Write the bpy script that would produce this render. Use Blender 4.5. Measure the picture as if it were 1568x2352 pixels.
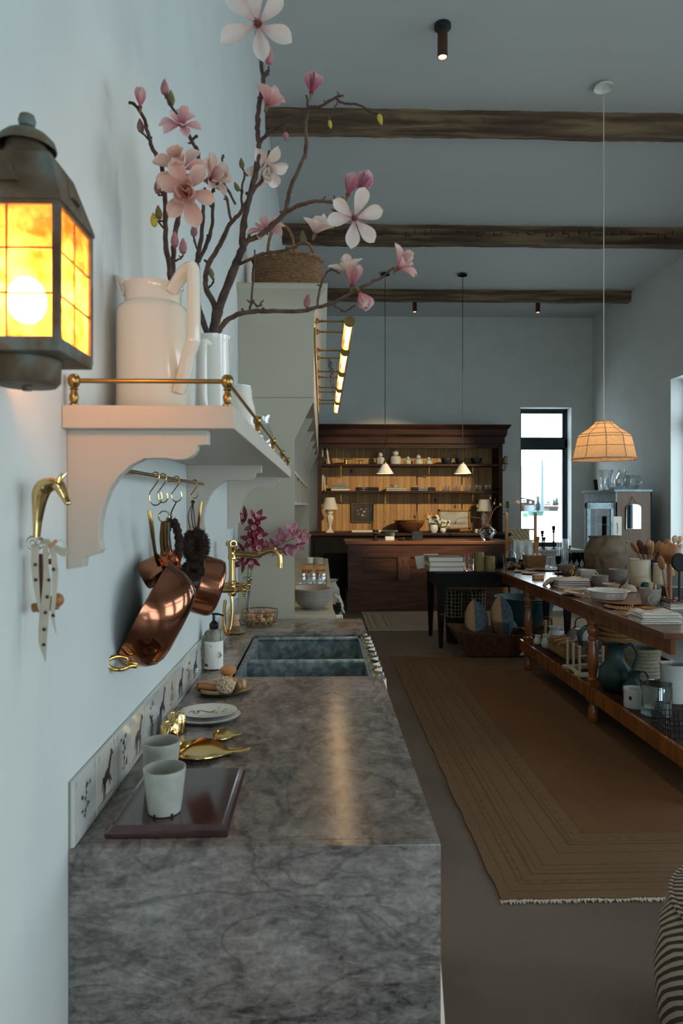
import bpy, bmesh, math, random
from mathutils import Vector as V, Matrix, Euler
for _o in list(bpy.data.objects): bpy.data.objects.remove(_o)
SC = bpy.context.scene; COL = SC.collection
rnd = random.Random(11)
PI = math.pi
# ---------------------------------------------------------------- camera
CX, CZ, F, HOR = .45, 1.48, 1568.0, 1160.0
YAW = math.atan(44 / F)
cd = bpy.data.cameras.new('camera'); cam = bpy.data.objects.new('camera', cd); COL.objects.link(cam)
cam.location = (CX, 0, CZ); cam.rotation_euler = (PI / 2, 0, -YAW)
cd.sensor_fit = 'HORIZONTAL'; cd.sensor_width = 24; cd.lens = 24
cd.shift_y = -(1176 - HOR) / F
cd.clip_start = .02; cd.clip_end = 2000
cd.dof.use_dof = True; cd.dof.focus_distance = 3.4; cd.dof.aperture_fstop = 6.3
SC.camera = cam
# ---------------------------------------------------------------- sky
w = bpy.data.worlds.new('overcast_sky'); SC.world = w; w.use_nodes = True
bg = w.node_tree.nodes['Background']; bg.inputs[0].default_value = (.80, .93, 1, 1); bg.inputs[1].default_value = 5.2
SC.view_settings.view_transform = 'Standard'; SC.view_settings.look = 'None'
SC.view_settings.exposure = 0.22; SC.view_settings.gamma = 1; SC.view_settings.use_curve_mapping = False
SC.cycles.use_denoising = True; SC.cycles.max_bounces = 9; SC.cycles.diffuse_bounces = 4
SC.cycles.transmission_bounces = 8; SC.cycles.transparent_max_bounces = 12; SC.cycles.glossy_bounces = 4
SC.cycles.sample_clamp_indirect = 6; SC.cycles.caustics_reflective = False; SC.cycles.caustics_refractive = False
SC.cycles.use_light_tree = True
# room size
DB, XR, ZC, YN = 11.3, 4.964, 4.61, -3.2
WIN_Z0, WIN_Z1 = .77, 3.11
BACK_WIN = (3.753, 4.61)
RIGHT_WINS = [(7.35, 8.73), (4.1, 5.0), (.8, 3.2), (-1.8, .2)]
REAR_WINS = [(.9, 2.5), (3.0, 4.6)]
# daylight portals, one in each window opening: they guide sampling of the sky and give no light of their own
def portal(name, loc, rot, sx, sy):
    l = bpy.data.lights.new(name, 'AREA'); l.shape = 'RECTANGLE'; l.size = sx; l.size_y = sy
    l.cycles.is_portal = True
    o = bpy.data.objects.new(name, l); o.location = loc; o.rotation_euler = rot; COL.objects.link(o)
zc, zh = (WIN_Z0 + WIN_Z1) / 2, WIN_Z1 - WIN_Z0
portal('sky_portal', ((BACK_WIN[0] + BACK_WIN[1]) / 2, DB + .29, zc), (-PI / 2, 0, 0), BACK_WIN[1] - BACK_WIN[0], zh)
for a, b in RIGHT_WINS: portal('sky_portal', (XR + .29, (a + b) / 2, zc), (PI / 2, 0, PI / 2), b - a, zh)
for a, b in REAR_WINS: portal('sky_portal', ((a + b) / 2, YN - .2, 1.1), (PI / 2, 0, 0), b - a, 2.0)

# ---------------------------------------------------------------- pixel helpers (real positions measured from the photograph)
_fw = V((math.sin(YAW), math.cos(YAW), 0)); _rt = V((math.cos(YAW), -math.sin(YAW), 0)); _cam = V((CX, 0, CZ))
def ray(u, v): return _fw + _rt * ((u - 784) / F) + V((0, 0, (HOR - v) / F))
def at(u, v, Y): d = ray(u, v); return _cam + d * (Y / d.y)
def on(u, v, z): d = ray(u, v); return _cam + d * ((z - CZ) / d.z)
def onx(u, v, x): d = ray(u, v); return _cam + d * ((x - CX) / d.x)
def px(Y): return Y / F

# ---------------------------------------------------------------- object helpers
MT = {}
def link(o, parent=None):
    COL.objects.link(o)
    if parent is not None: o.parent = parent
    MT[o.name] = (MT[parent.name] if parent is not None else Matrix()) @ Matrix.LocRotScale(o.location, o.rotation_euler, o.scale)
    return o
def tag(o, label=None, cat=None, group=None, kind=None):
    if label: o['label'] = label
    if cat: o['category'] = cat
    if group: o['group'] = group
    if kind: o['kind'] = kind
    return o
def thing(name, label, cat, loc=(0, 0, 0), rz=0, group=None, rot=None, scale=1):
    o = bpy.data.objects.new(name, None); o.empty_display_size = .05
    o.location = loc; o.rotation_euler = rot if rot else (0, 0, rz); o.scale = (scale,) * 3 if isinstance(scale, (int, float)) else scale
    link(o); return tag(o, label, cat, group)
def clone(o, loc=None, rz=None, label=None, group=None, parent=None, scale=None, rot=None):
    c = o.copy(); COL.objects.link(c); c.parent = parent
    if loc is not None: c.location = loc
    if rz is not None: c.rotation_euler = (0, 0, rz)
    if rot is not None: c.rotation_euler = rot
    if scale is not None: c.scale = (scale,) * 3 if isinstance(scale, (int, float)) else scale
    if label: c['label'] = label
    if group: c['group'] = group
    MT[c.name] = (MT[parent.name] if parent is not None else Matrix()) @ Matrix.LocRotScale(c.location, c.rotation_euler, c.scale)
    for ch in KIDS.get(o.name, []): KIDS.setdefault(c.name, []).append(clone(ch, parent=c))
    return c
KIDS = {}
def frame_to(d, up=(0, 0, 1)):
    z = V(d).normalized(); x = V(up).cross(z)
    if x.length < 1e-4: x = V((1, 0, 0))
    x.normalize(); y = z.cross(x)
    return Matrix(((x.x, y.x, z.x), (x.y, y.y, z.y), (x.z, y.z, z.z))).to_4x4()
def TR(loc, d=None): return Matrix.Translation(loc) @ (frame_to(d) if d is not None else Matrix())

class B:
    def __init__(s): s.bm = bmesh.new()
    def quad(s, *p):
        vs = [s.bm.verts.new(q) for q in p]; s.bm.faces.new(vs); return s
    def box(s, c, d, rot=None, M=None):
        m = Matrix.Translation(c) @ (Euler(rot).to_matrix().to_4x4() if rot else Matrix()) @ Matrix.Diagonal((d[0], d[1], d[2], 1))
        if M: m = M @ m
        bmesh.ops.create_cube(s.bm, size=1, matrix=m); return s
    def bb(s, a, b): # box from two corners
        return s.box([(p + q) / 2 for p, q in zip(a, b)], [abs(q - p) for p, q in zip(a, b)])
    def ring_loft(s, rings, cap0=True, cap1=True, close=True):
        R = [[s.bm.verts.new(p) for p in r] for r in rings]; n = len(R[0])
        for a, b in zip(R, R[1:]):
            for i in range(n if close else n - 1):
                j = (i + 1) % n
                try: s.bm.faces.new((a[i], a[j], b[j], b[i]))
                except ValueError: pass
        if close and cap0:
            try: s.bm.faces.new(R[0][::-1])
            except ValueError: pass
        if close and cap1:
            try: s.bm.faces.new(R[-1])
            except ValueError: pass
        return s
    def lathe(s, prof, n=24, M=None, sx=1, sy=1, fn=None, cap=False):
        M = M or Matrix(); rings = []
        for r, z in prof:
            r = max(r, 2e-4); ring = []
            for i in range(n):
                a = 2 * PI * i / n; rr = r * (fn(a, z) if fn else 1)
                ring.append(M @ V((rr * math.cos(a) * sx, rr * math.sin(a) * sy, z)))
            rings.append(ring)
        return s.ring_loft(rings, cap or prof[0][0] < .002, cap or prof[-1][0] < .002)
    def cyl(s, p0, p1, r0, r1=None, n=14):
        p0, p1 = V(p0), V(p1); L = (p1 - p0).length
        return s.lathe([(r0, 0), (r1 if r1 is not None else r0, L)], n, TR(p0, p1 - p0), cap=True)
    def tube(s, pts, r, n=8, closed=False, flat=None):
        pts = [V(p) for p in pts]; N = len(pts); rs = r if isinstance(r, (list, tuple)) else [r] * N
        tang = []
        for i in range(N):
            if closed: t = pts[(i + 1) % N] - pts[i - 1]
            else: t = pts[min(i + 1, N - 1)] - pts[max(i - 1, 0)]
            tang.append(t.normalized() if t.length > 1e-9 else V((0, 0, 1)))
        u = tang[0].orthogonal().normalized() if flat is None else (V(flat) - tang[0] * V(flat).dot(tang[0])).normalized()
        rings = []
        for i in range(N):
            t = tang[i]
            if flat is not None: u = V(flat) - t * V(flat).dot(t)
            else: u = u - t * u.dot(t)
            if u.length < 1e-6: u = t.orthogonal()
            u.normalize(); w_ = t.cross(u)
            ra, rb = rs[i] if isinstance(rs[i], (tuple, list)) else (rs[i], rs[i])
            rings.append([pts[i] + u * (ra * math.cos(2 * PI * k / n)) + w_ * (rb * math.sin(2 * PI * k / n)) for k in range(n)])
        if closed:
            rings.append(rings[0]); return s.ring_loft(rings, False, False)
        return s.ring_loft(rings)
    def ball(s, c, r, n=12, sc=(1, 1, 1), M=None):
        m = Matrix.Translation(c) @ (M or Matrix()) @ Matrix.Diagonal((sc[0], sc[1], sc[2], 1))
        bmesh.ops.create_uvsphere(s.bm, u_segments=n, v_segments=max(6, n * 2 // 3), radius=r, matrix=m); return s
    def prism(s, outline, axis, a, b): # outline (p,q) extruded along axis from a to b ; axis 'y': (x,z) ; 'x': (y,z) ; 'z': (x,y)
        f = {'y': lambda p, q, t: (p, t, q), 'x': lambda p, q, t: (t, p, q), 'z': lambda p, q, t: (p, q, t)}[axis]
        v0 = [s.bm.verts.new(f(p, q, a)) for p, q in outline]; v1 = [s.bm.verts.new(f(p, q, b)) for p, q in outline]
        n = len(outline)
        f0 = s.bm.faces.new(v0[::-1]); f1 = s.bm.faces.new(v1)
        for i in range(n): s.bm.faces.new((v0[i], v0[(i + 1) % n], v1[(i + 1) % n], v1[i]))
        return s
    def grid(s, fn, nu, nv):
        P = [[s.bm.verts.new(fn(i / nu, j / nv)) for j in range(nv + 1)] for i in range(nu + 1)]
        for i in range(nu):
            for j in range(nv): s.bm.faces.new((P[i][j], P[i + 1][j], P[i + 1][j + 1], P[i][j + 1]))
        return s
    def mesh(s, name, mat, smooth=True, bev=0, ang=38, solid=0):
        if bev: bmesh.ops.bevel(s.bm, geom=[e for e in s.bm.edges if len(e.link_faces) == 2 and e.calc_face_angle(0) > .6], offset=bev, segments=2, affect='EDGES', profile=.6)
        bmesh.ops.recalc_face_normals(s.bm, faces=s.bm.faces)
        if solid: bmesh.ops.solidify(s.bm, geom=s.bm.faces[:], thickness=solid)
        me = bpy.data.meshes.new(name); s.bm.to_mesh(me); s.bm.free()
        if smooth:
            me.polygons.foreach_set('use_smooth', [True] * len(me.polygons)); me.set_sharp_from_angle(angle=math.radians(ang))
        if mat: me.materials.append(mat if not isinstance(mat, str) else MAT[mat])
        return me
    def build(s, name, mat, parent=None, world=False, label=None, kind=None, **k):
        if world and parent is not None: bmesh.ops.transform(s.bm, matrix=MT[parent.name].inverted(), verts=s.bm.verts)
        return place(name, s.mesh(name, mat, **k), parent, label=label, kind=kind)
def place(name, me, parent=None, M=None, label=None, kind=None):
    o = bpy.data.objects.new(name, me)
    if M is not None:
        o.location, q, o.scale = M.decompose(); o.rotation_euler = q.to_euler()
    link(o, parent)
    if parent is not None: KIDS.setdefault(parent.name, []).append(o)
    return tag(o, label, kind=kind)
def struct(name, b, mat, parent=None, **k):
    o = b.build(name, mat, parent, **k)
    if parent is None: o['kind'] = 'structure'
    return o
def cat_path(pts, n=6): # Catmull-Rom resampling
    P = [V(p) for p in pts]; P = [P[0] * 2 - P[1]] + P + [P[-1] * 2 - P[-2]]; out = []
    for i in range(1, len(P) - 2):
        for k in range(n):
            t = k / n; a, b, c, d = P[i - 1:i + 3]
            out.append(.5 * ((2 * b) + (c - a) * t + (2 * a - 5 * b + 4 * c - d) * t * t + (3 * b - a - 3 * c + d) * t ** 3))
    out.append(P[-2]); return out
def lerp_list(vals, n): # values at control points resampled to n entries
    out = []
    for i in range(n):
        t = i * (len(vals) - 1) / (n - 1); k = min(int(t), len(vals) - 2); f = t - k; out.append(vals[k] * (1 - f) + vals[k + 1] * f)
    return out
def wall_prof(prof, t): # closed vessel profile: outer going up, inner coming down
    outer = list(prof); inner = [(max(r - t, .001), max(z, prof[0][1] + t)) for r, z in prof][::-1]
    return [(.0005, outer[0][1])] + outer + inner + [(.0005, outer[0][1] + t)]

# ---------------------------------------------------------------- materials
MAT = {}
def lin(h):
    h = h.lstrip('#'); c = [int(h[i:i + 2], 16) / 255 for i in (0, 2, 4)]
    return tuple(x / 12.92 if x <= .04045 else ((x + .055) / 1.055) ** 2.4 for x in c) + (1,)
def M(name, c1, c2=None, rough=.5, metal=0, scale=8, st=(1, 1, 1), bump=0, det=4, spec=.5, coat=0, trans=0, ior=1.45, lo=.35, hi=.65, dist=0, c3=None, bscale=None, sheen=0):
    m = bpy.data.materials.new(name); m.use_nodes = True; nt = m.node_tree; bs = nt.nodes['Principled BSDF']; L = nt.links.new
    bs.inputs['Roughness'].default_value = rough; bs.inputs['Metallic'].default_value = metal
    bs.inputs['Specular IOR Level'].default_value = spec; bs.inputs['IOR'].default_value = ior
    if coat: bs.inputs['Coat Weight'].default_value = coat; bs.inputs['Coat Roughness'].default_value = .08
    if trans: bs.inputs['Transmission Weight'].default_value = trans
    if sheen: bs.inputs['Sheen Weight'].default_value = sheen
    bs.inputs['Base Color'].default_value = lin(c1)
    if c2 or bump:
        tc = nt.nodes.new('ShaderNodeTexCoord'); mp = nt.nodes.new('ShaderNodeMapping'); mp.inputs['Scale'].default_value = st
        L(tc.outputs['Object'], mp.inputs[0]); no = nt.nodes.new('ShaderNodeTexNoise')
        no.inputs['Scale'].default_value = scale; no.inputs['Detail'].default_value = det; no.inputs['Distortion'].default_value = dist
        L(mp.outputs[0], no.inputs[0])
        if c2:
            cr = nt.nodes.new('ShaderNodeValToRGB'); cr.color_ramp.elements[0].position = lo; cr.color_ramp.elements[1].position = hi
            cr.color_ramp.elements[0].color = lin(c1); cr.color_ramp.elements[1].color = lin(c2)
            if c3: e = cr.color_ramp.elements.new((lo + hi) / 2); e.color = lin(c3)
            L(no.outputs[0], cr.inputs[0]); L(cr.outputs[0], bs.inputs['Base Color'])
        if bump:
            src = no
            if bscale:
                src = nt.nodes.new('ShaderNodeTexNoise'); src.inputs['Scale'].default_value = bscale; src.inputs['Detail'].default_value = 3
                L(mp.outputs[0], src.inputs[0])
            bp = nt.nodes.new('ShaderNodeBump'); bp.inputs['Strength'].default_value = bump; bp.inputs['Distance'].default_value = .01
            L(src.outputs[0], bp.inputs['Height']); L(bp.outputs[0], bs.inputs['Normal'])
    MAT[name] = m; return m
def glassy(name, tint=(1, 1, 1), gloss=.9, base=.06, rough=.02): # thin clear glass: light passes straight through
    m = bpy.data.materials.new(name); m.use_nodes = True; nt = m.node_tree; L = nt.links.new; nt.nodes.remove(nt.nodes['Principled BSDF'])
    t = nt.nodes.new('ShaderNodeBsdfTransparent'); t.inputs[0].default_value = (*tint, 1)
    g = nt.nodes.new('ShaderNodeBsdfGlossy'); g.inputs['Roughness'].default_value = rough; g.inputs[0].default_value = (.95, .97, 1, 1)
    lw = nt.nodes.new('ShaderNodeLayerWeight'); lw.inputs[0].default_value = .35
    mr = nt.nodes.new('ShaderNodeMapRange'); mr.inputs['To Min'].default_value = base; mr.inputs['To Max'].default_value = gloss
    mx = nt.nodes.new('ShaderNodeMixShader'); L(lw.outputs['Facing'], mr.inputs[0]); L(mr.outputs[0], mx.inputs[0]); L(t.outputs[0], mx.inputs[1]); L(g.outputs[0], mx.inputs[2])
    L(mx.outputs[0], nt.nodes['Material Output'].inputs[0]); MAT[name] = m; return m
def emis(name, col, s):
    m = bpy.data.materials.new(name); m.use_nodes = True; nt = m.node_tree; nt.nodes.remove(nt.nodes['Principled BSDF'])
    e = nt.nodes.new('ShaderNodeEmission'); e.inputs[0].default_value = (*col, 1); e.inputs[1].default_value = s
    nt.links.new(e.outputs[0], nt.nodes['Material Output'].inputs[0]); MAT[name] = m; return m
def translucent(name, c, c2=None, amount=.6, clear=0, scale=20, cl=(1, .75, .35)): # cloth or cloudy glass that lets light through
    m = bpy.data.materials.new(name); m.use_nodes = True; nt = m.node_tree; L = nt.links.new; bs = nt.nodes['Principled BSDF']
    bs.inputs['Roughness'].default_value = .6 if not clear else .25
    tr = nt.nodes.new('ShaderNodeBsdfTranslucent'); mx = nt.nodes.new('ShaderNodeMixShader'); mx.inputs[0].default_value = amount
    tc = nt.nodes.new('ShaderNodeTexCoord'); no = nt.nodes.new('ShaderNodeTexNoise'); no.inputs['Scale'].default_value = scale; no.inputs['Detail'].default_value = 4
    cr = nt.nodes.new('ShaderNodeValToRGB'); cr.color_ramp.elements[0].color = lin(c); cr.color_ramp.elements[1].color = lin(c2 or c)
    cr.color_ramp.elements[0].position = .35; cr.color_ramp.elements[1].position = .65
    L(tc.outputs['Object'], no.inputs[0]); L(no.outputs[0], cr.inputs[0]); L(cr.outputs[0], tr.inputs[0]); L(cr.outputs[0], bs.inputs['Base Color'])
    L(bs.outputs[0], mx.inputs[1]); L(tr.outputs[0], mx.inputs[2]); out = mx
    if clear:
        tp = nt.nodes.new('ShaderNodeBsdfTransparent'); tp.inputs[0].default_value = (*cl, 1)
        m2 = nt.nodes.new('ShaderNodeMixShader'); m2.inputs[0].default_value = clear; L(mx.outputs[0], m2.inputs[1]); L(tp.outputs[0], m2.inputs[2]); out = m2
    L(out.outputs[0], nt.nodes['Material Output'].inputs[0]); MAT[name] = m; return m

M('wall', '#d9dcd8', '#d3d6d2', rough=.9, scale=3, bump=.03, bscale=60)
M('ceiling', '#c4c6c4', rough=.95)
M('concrete', '#4f4842', '#665d55', rough=.45, scale=1.3, det=8, dist=.6, bump=.03)
M('beam', '#4a392b', '#8d7558', rough=.85, scale=5, st=(.25, 3, 3), det=8, bump=.9, c3='#66523f', dist=.5)
M('greige', '#bdb5a2', '#b8b09d', rough=.5, scale=2)
M('shelfpaint', '#c9c0b2', '#c4bbad', rough=.42, scale=2)
M('blackmetal', '#14191c', rough=.45, metal=.4)
M('frame', '#1a2a31', rough=.4, metal=.2)
M('reveal', '#dfe3e2', rough=.8)
M('brass', '#cfae77', '#c29f66', rough=.16, metal=1, scale=6)
M('oldbrass', '#b08f58', '#967746', rough=.28, metal=1, scale=10)
M('gold', '#d6b060', rough=.12, metal=1)
M('palebrass', '#d8b67a', rough=.12, metal=1)
M('copper', '#b67a5e', '#a96e53', rough=.13, metal=1, scale=5)
M('copperin', '#c4561f', rough=.2, metal=1)
M('steel', '#b9bcbb', rough=.15, metal=1)
M('verdigris', '#54432f', '#6f7b76', rough=.6, metal=.35, scale=18, det=7, bump=.3, c3='#6a5a49', dist=.4)
M('zinc', '#66767b', '#a3b0b3', rough=.4, metal=.3, scale=30, det=9, c3='#839399', dist=.3, lo=.38, hi=.64)
M('cream', '#e9ddca', rough=.12, coat=.6)
M('creamwhite', '#e9e6dd', rough=.13, coat=.6)
M('whitepot', '#dcdedb', '#d2d4d1', rough=.3, scale=10)
M('stoneware', '#a7a79c', '#b5b5aa', rough=.32, scale=40, det=6, bump=.05)
M('greybowl', '#857f76', '#99928a', rough=.6, scale=60, det=4, bump=.1)
M('bowlin', '#b7a792', rough=.6)
M('stone', '#b5b3a7', '#c6c4b9', rough=.8, scale=30, bump=.1)
M('redmarble', '#3b2527', '#56383a', rough=.1, scale=6, st=(1, .25, 1), det=6, c3='#492d2f', coat=.3, dist=.8)
M('marbleedge', '#4a2c2b', '#7a5148', rough=.12, scale=9, st=(1, .3, 1), det=6, coat=.3)
M('darkwood', '#2a1a13', '#45291c', rough=.5, spec=.22, scale=4, st=(.5, 4, 4), det=7, bump=.12)
M('counterwood', '#432a20', '#5f3d2d', rough=.45, spec=.3, scale=4, st=(.6, 5, 5), det=7, bump=.1)
M('countertop', '#6b4026', '#8a5633', rough=.35, scale=3, st=(.4, 5, 5), det=6)
M('wornwood', '#6a4630', '#4a2d20', rough=.6, scale=9, st=(3, 3, 1), det=6)
M('tablewood', '#5a3320', '#75472b', rough=.22, scale=3, st=(5, .4, 5), det=7, coat=.2)
M('turned', '#6e3f1e', '#8c5428', rough=.25, scale=6, st=(4, 4, .6), det=5, coat=.3)
M('pine', '#a67d4c', '#c39a62', rough=.6, scale=5, st=(5, 5, .5), det=6, bump=.06, c3='#b58a55')
M('pine2', '#987042', '#b58851', rough=.6, scale=6, st=(5, 5, .5), det=6, bump=.06)
M('knot', '#4a2c17', rough=.6)
M('blackwood', '#0c0b0b', '#17140f', rough=.5, scale=8, spec=.2)
M('scuff', '#7a756c', rough=.7)
M('wicker', '#6e4e33', '#8d6a48', rough=.75, scale=60, det=3, bump=.5)
M('wickerlight', '#9a7040', '#b98b55', rough=.7, scale=60, bump=.4)
M('bark', '#4a3a30', '#6a5646', rough=.85, scale=40, det=5, bump=.5)
M('barkdark', '#3a2a26', '#54413a', rough=.8, scale=40, bump=.4)
M('budgreen', '#7d7340', '#5c5533', rough=.6, scale=30)
M('budpink', '#a9757a', '#7d5a58', rough=.6, scale=20)
M('stamen', '#8c4a34', '#6b3426', rough=.7, scale=60)
M('yellowbud', '#b9a63c', rough=.6)
M('leafgreen', '#5d7a48', '#48633a', rough=.5, scale=20)
M('stemgreen', '#7f9150', '#65783f', rough=.5, scale=20)
M('coir', '#231710', '#3a271b', rough=.95, scale=120, bump=.6)
M('palewood', '#d0a587', '#c29473', rough=.55, scale=8, st=(3, 3, .5))
M('beech', '#c58a57', '#b57845', rough=.45, scale=10, st=(3, 3, .6))
M('bristle', '#cdb69a', '#b99f80', rough=.9, scale=80, bump=.4)
M('bristle_dark', '#a58a62', '#7d6340', rough=.9, scale=80, bump=.4)
M('spoonwood', '#8a5a38', '#a87247', rough=.45, scale=10, st=(3, 3, .7), det=5)
M('spoondark', '#54321f', '#6f4529', rough=.45, scale=10, st=(3, 3, .7), det=5)
M('lightwood', '#b78a5c', '#c99d6d', rough=.5, scale=9, st=(3, 3, .6))
M('linen', '#cfc6ba', '#bfb5a8', rough=.95, scale=90, bump=.2)
M('whitecloth', '#e2e4dd', '#d4d6cf', rough=.95, scale=60, bump=.2)
M('bluecloth', '#46596a', '#5f7384', rough=.95, scale=30, det=6, bump=.15)
M('tancloth', '#a98e72', '#9c8268', rough=.95, scale=80, bump=.15)
M('greencloth', '#3f5e52', '#56776a', rough=.95, scale=14, bump=.3)
M('teal', '#1c3a37', '#284844', rough=.45, scale=9)
M('tealtub', '#2f4b4e', '#3a5759', rough=.5, scale=8)
M('darkpot', '#1d2224', '#2b3133', rough=.5, scale=20)
M('olivewax', '#8a7a4c', '#7d6e44', rough=.55, scale=14, spec=.3)
M('creamwax', '#d8c9a4', rough=.5)
M('jar', '#8f8270', '#6d6152', rough=.85, scale=9, det=7, bump=.25, c3='#857866')
M('jar2', '#8a7a66', '#6f604f', rough=.85, scale=20, bump=.2)
M('ribbed', '#c9c0aa', '#bcb29c', rough=.45, scale=12)
M('paper', '#ded9cc', rough=.85)
M('paperwhite', '#eceae4', rough=.8)
M('kraft', '#b8955a', rough=.85)
M('bookblack', '#111214', rough=.5)
M('bookgrey', '#a7a89e', rough=.7)
M('bookcream', '#cfc8b4', rough=.7)
M('bookred', '#4a1f1c', rough=.7)
M('ink', '#2a2422', rough=.8)
M('inkred', '#7d2b26', rough=.8)
M('inkgrey', '#8a8782', rough=.8)
M('sepia', '#4c4240', '#6b5f5c', rough=.6, scale=60)
M('sepiadark', '#2e2827', '#443b39', rough=.6, scale=60)
M('tile', '#d4d3cc', '#cbc9c2', rough=.14, scale=9, coat=.4)
M('tilewarm', '#d6cec1', '#cdc5b8', rough=.16, scale=9, coat=.4)
M('grout', '#9a968d', rough=.9)
M('bottleplastic', '#dcdfcf', rough=.06, trans=.9, ior=1.25)
M('black', '#0d0e10', rough=.35)
M('blackmatte', '#141414', rough=.8)
M('crystal', '#f2f6f8', rough=.03, trans=1, ior=1.4)
glassy('pane', (.97, .99, 1), .5, .04); glassy('cabglass', (.75, .79, .8), .06, .01)
glassy('glass', (.96, .98, .98), .85, .08)
glassy('glassdark', (.72, .78, .76), .8, .08)
M('mirror', '#e8ecee', rough=.03, metal=1)
M('bluepaint', '#9fb3b8', '#7f949a', rough=.55, scale=14, det=6)
M('cabbrown', '#6f5a49', '#62503f', rough=.55, scale=5, st=(3, 3, .5), det=5)
M('gilt', '#8a6a38', '#5f4826', rough=.4, metal=.7, scale=30, bump=.3)
M('shadeplain', '#e4ded0', rough=.8)
M('plasterwhite', '#d9cfbb', '#c9bea9', rough=.6, scale=20)
M('snow', '#f2f6f8', rough=.9)
M('road', '#6f7b80', rough=.9)
M('pinegreen', '#2b342e', '#48524b', rough=.9, scale=2)
M('housewood', '#4a2f25', rough=.8); M('housewall', '#6f7a80', rough=.8); M('houseyellow', '#8a6a24', rough=.8)
M('hill', '#9aa4a9', '#8d999f', rough=1, scale=.05)
M('greenbox', '#2f5850', rough=.6); M('greenbin', '#3f7660', rough=.6)
M('galv', '#56666b', rough=.6)
M('leather', '#4a2f1c', '#5d3d26', rough=.5, scale=10)
M('ribbon', '#c9bda8', '#bfb29c', rough=.85, scale=30)
M('rope', '#8f8a74', '#a39d86', rough=.95, scale=70, bump=.4)
M('orchid_dark', '#7d2338', '#93324a', rough=.5, scale=30)
M('orchid_pink', '#c07a8c', '#b06a80', rough=.5, scale=30)
M('orchid_lip', '#e0c2b0', '#b3536a', rough=.5, scale=90)
M('rubber', '#2a2a2a', rough=.8)
M('flowerwhite', '#e8e6da', rough=.7)
emis('bulb_hot', (1, .58, .27), 400); emis('bulb_warm', (1, .66, .34), 17); emis('spot_face', (1, .85, .62), 14); emis('bulb_soft', (1, .70, .38), 45)
translucent('amber', '#dca868', '#86501e', .75, .40, 34, (1, .82, .56))
translucent('linenshade', '#ecc9a0', '#dfb88c', .55, 0, 60)
translucent('pleat', '#ece6d6', None, .35, 0, 20)
def petal_mat(name, base, mid, tip, L=1.0):
    m = bpy.data.materials.new(name); m.use_nodes = True; nt = m.node_tree; k = nt.links.new; bs = nt.nodes['Principled BSDF']; bs.inputs['Roughness'].default_value = .55
    tc = nt.nodes.new('ShaderNodeTexCoord'); sp = nt.nodes.new('ShaderNodeSeparateXYZ'); k(tc.outputs['Object'], sp.inputs[0])
    no = nt.nodes.new('ShaderNodeTexNoise'); no.inputs['Scale'].default_value = 5; k(tc.outputs['Object'], no.inputs[0])
    mr = nt.nodes.new('ShaderNodeMapRange'); mr.inputs['From Max'].default_value = L; k(sp.outputs[2], mr.inputs[0])
    ad = nt.nodes.new('ShaderNodeMath'); ad.operation = 'MULTIPLY_ADD'; ad.inputs[1].default_value = .25; k(no.outputs[0], ad.inputs[0]); k(mr.outputs[0], ad.inputs[2])
    cr = nt.nodes.new('ShaderNodeValToRGB'); e = cr.color_ramp.elements; e[0].position = .1; e[0].color = lin(base); e[1].position = 1; e[1].color = lin(tip)
    q = e.new(.5); q.color = lin(mid); k(ad.outputs[0], cr.inputs[0]); k(cr.outputs[0], bs.inputs['Base Color'])
    tr = nt.nodes.new('ShaderNodeBsdfTranslucent'); k(cr.outputs[0], tr.inputs[0]); mx = nt.nodes.new('ShaderNodeMixShader'); mx.inputs[0].default_value = .3
    k(bs.outputs[0], mx.inputs[1]); k(tr.outputs[0], mx.inputs[2]); k(mx.outputs[0], nt.nodes['Material Output'].inputs[0]); MAT[name] = m
petal_mat('petal_white', '#c99aa0', '#e6d3cc', '#ece2d8')
petal_mat('petal_pink', '#b85f78', '#d69aa2', '#e6c9c2')
petal_mat('petal_deep', '#a64a68', '#bf7088', '#dcb3b6')
petal_mat('petal_peach', '#b5566a', '#dcaca0', '#e8cdbe')
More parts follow.
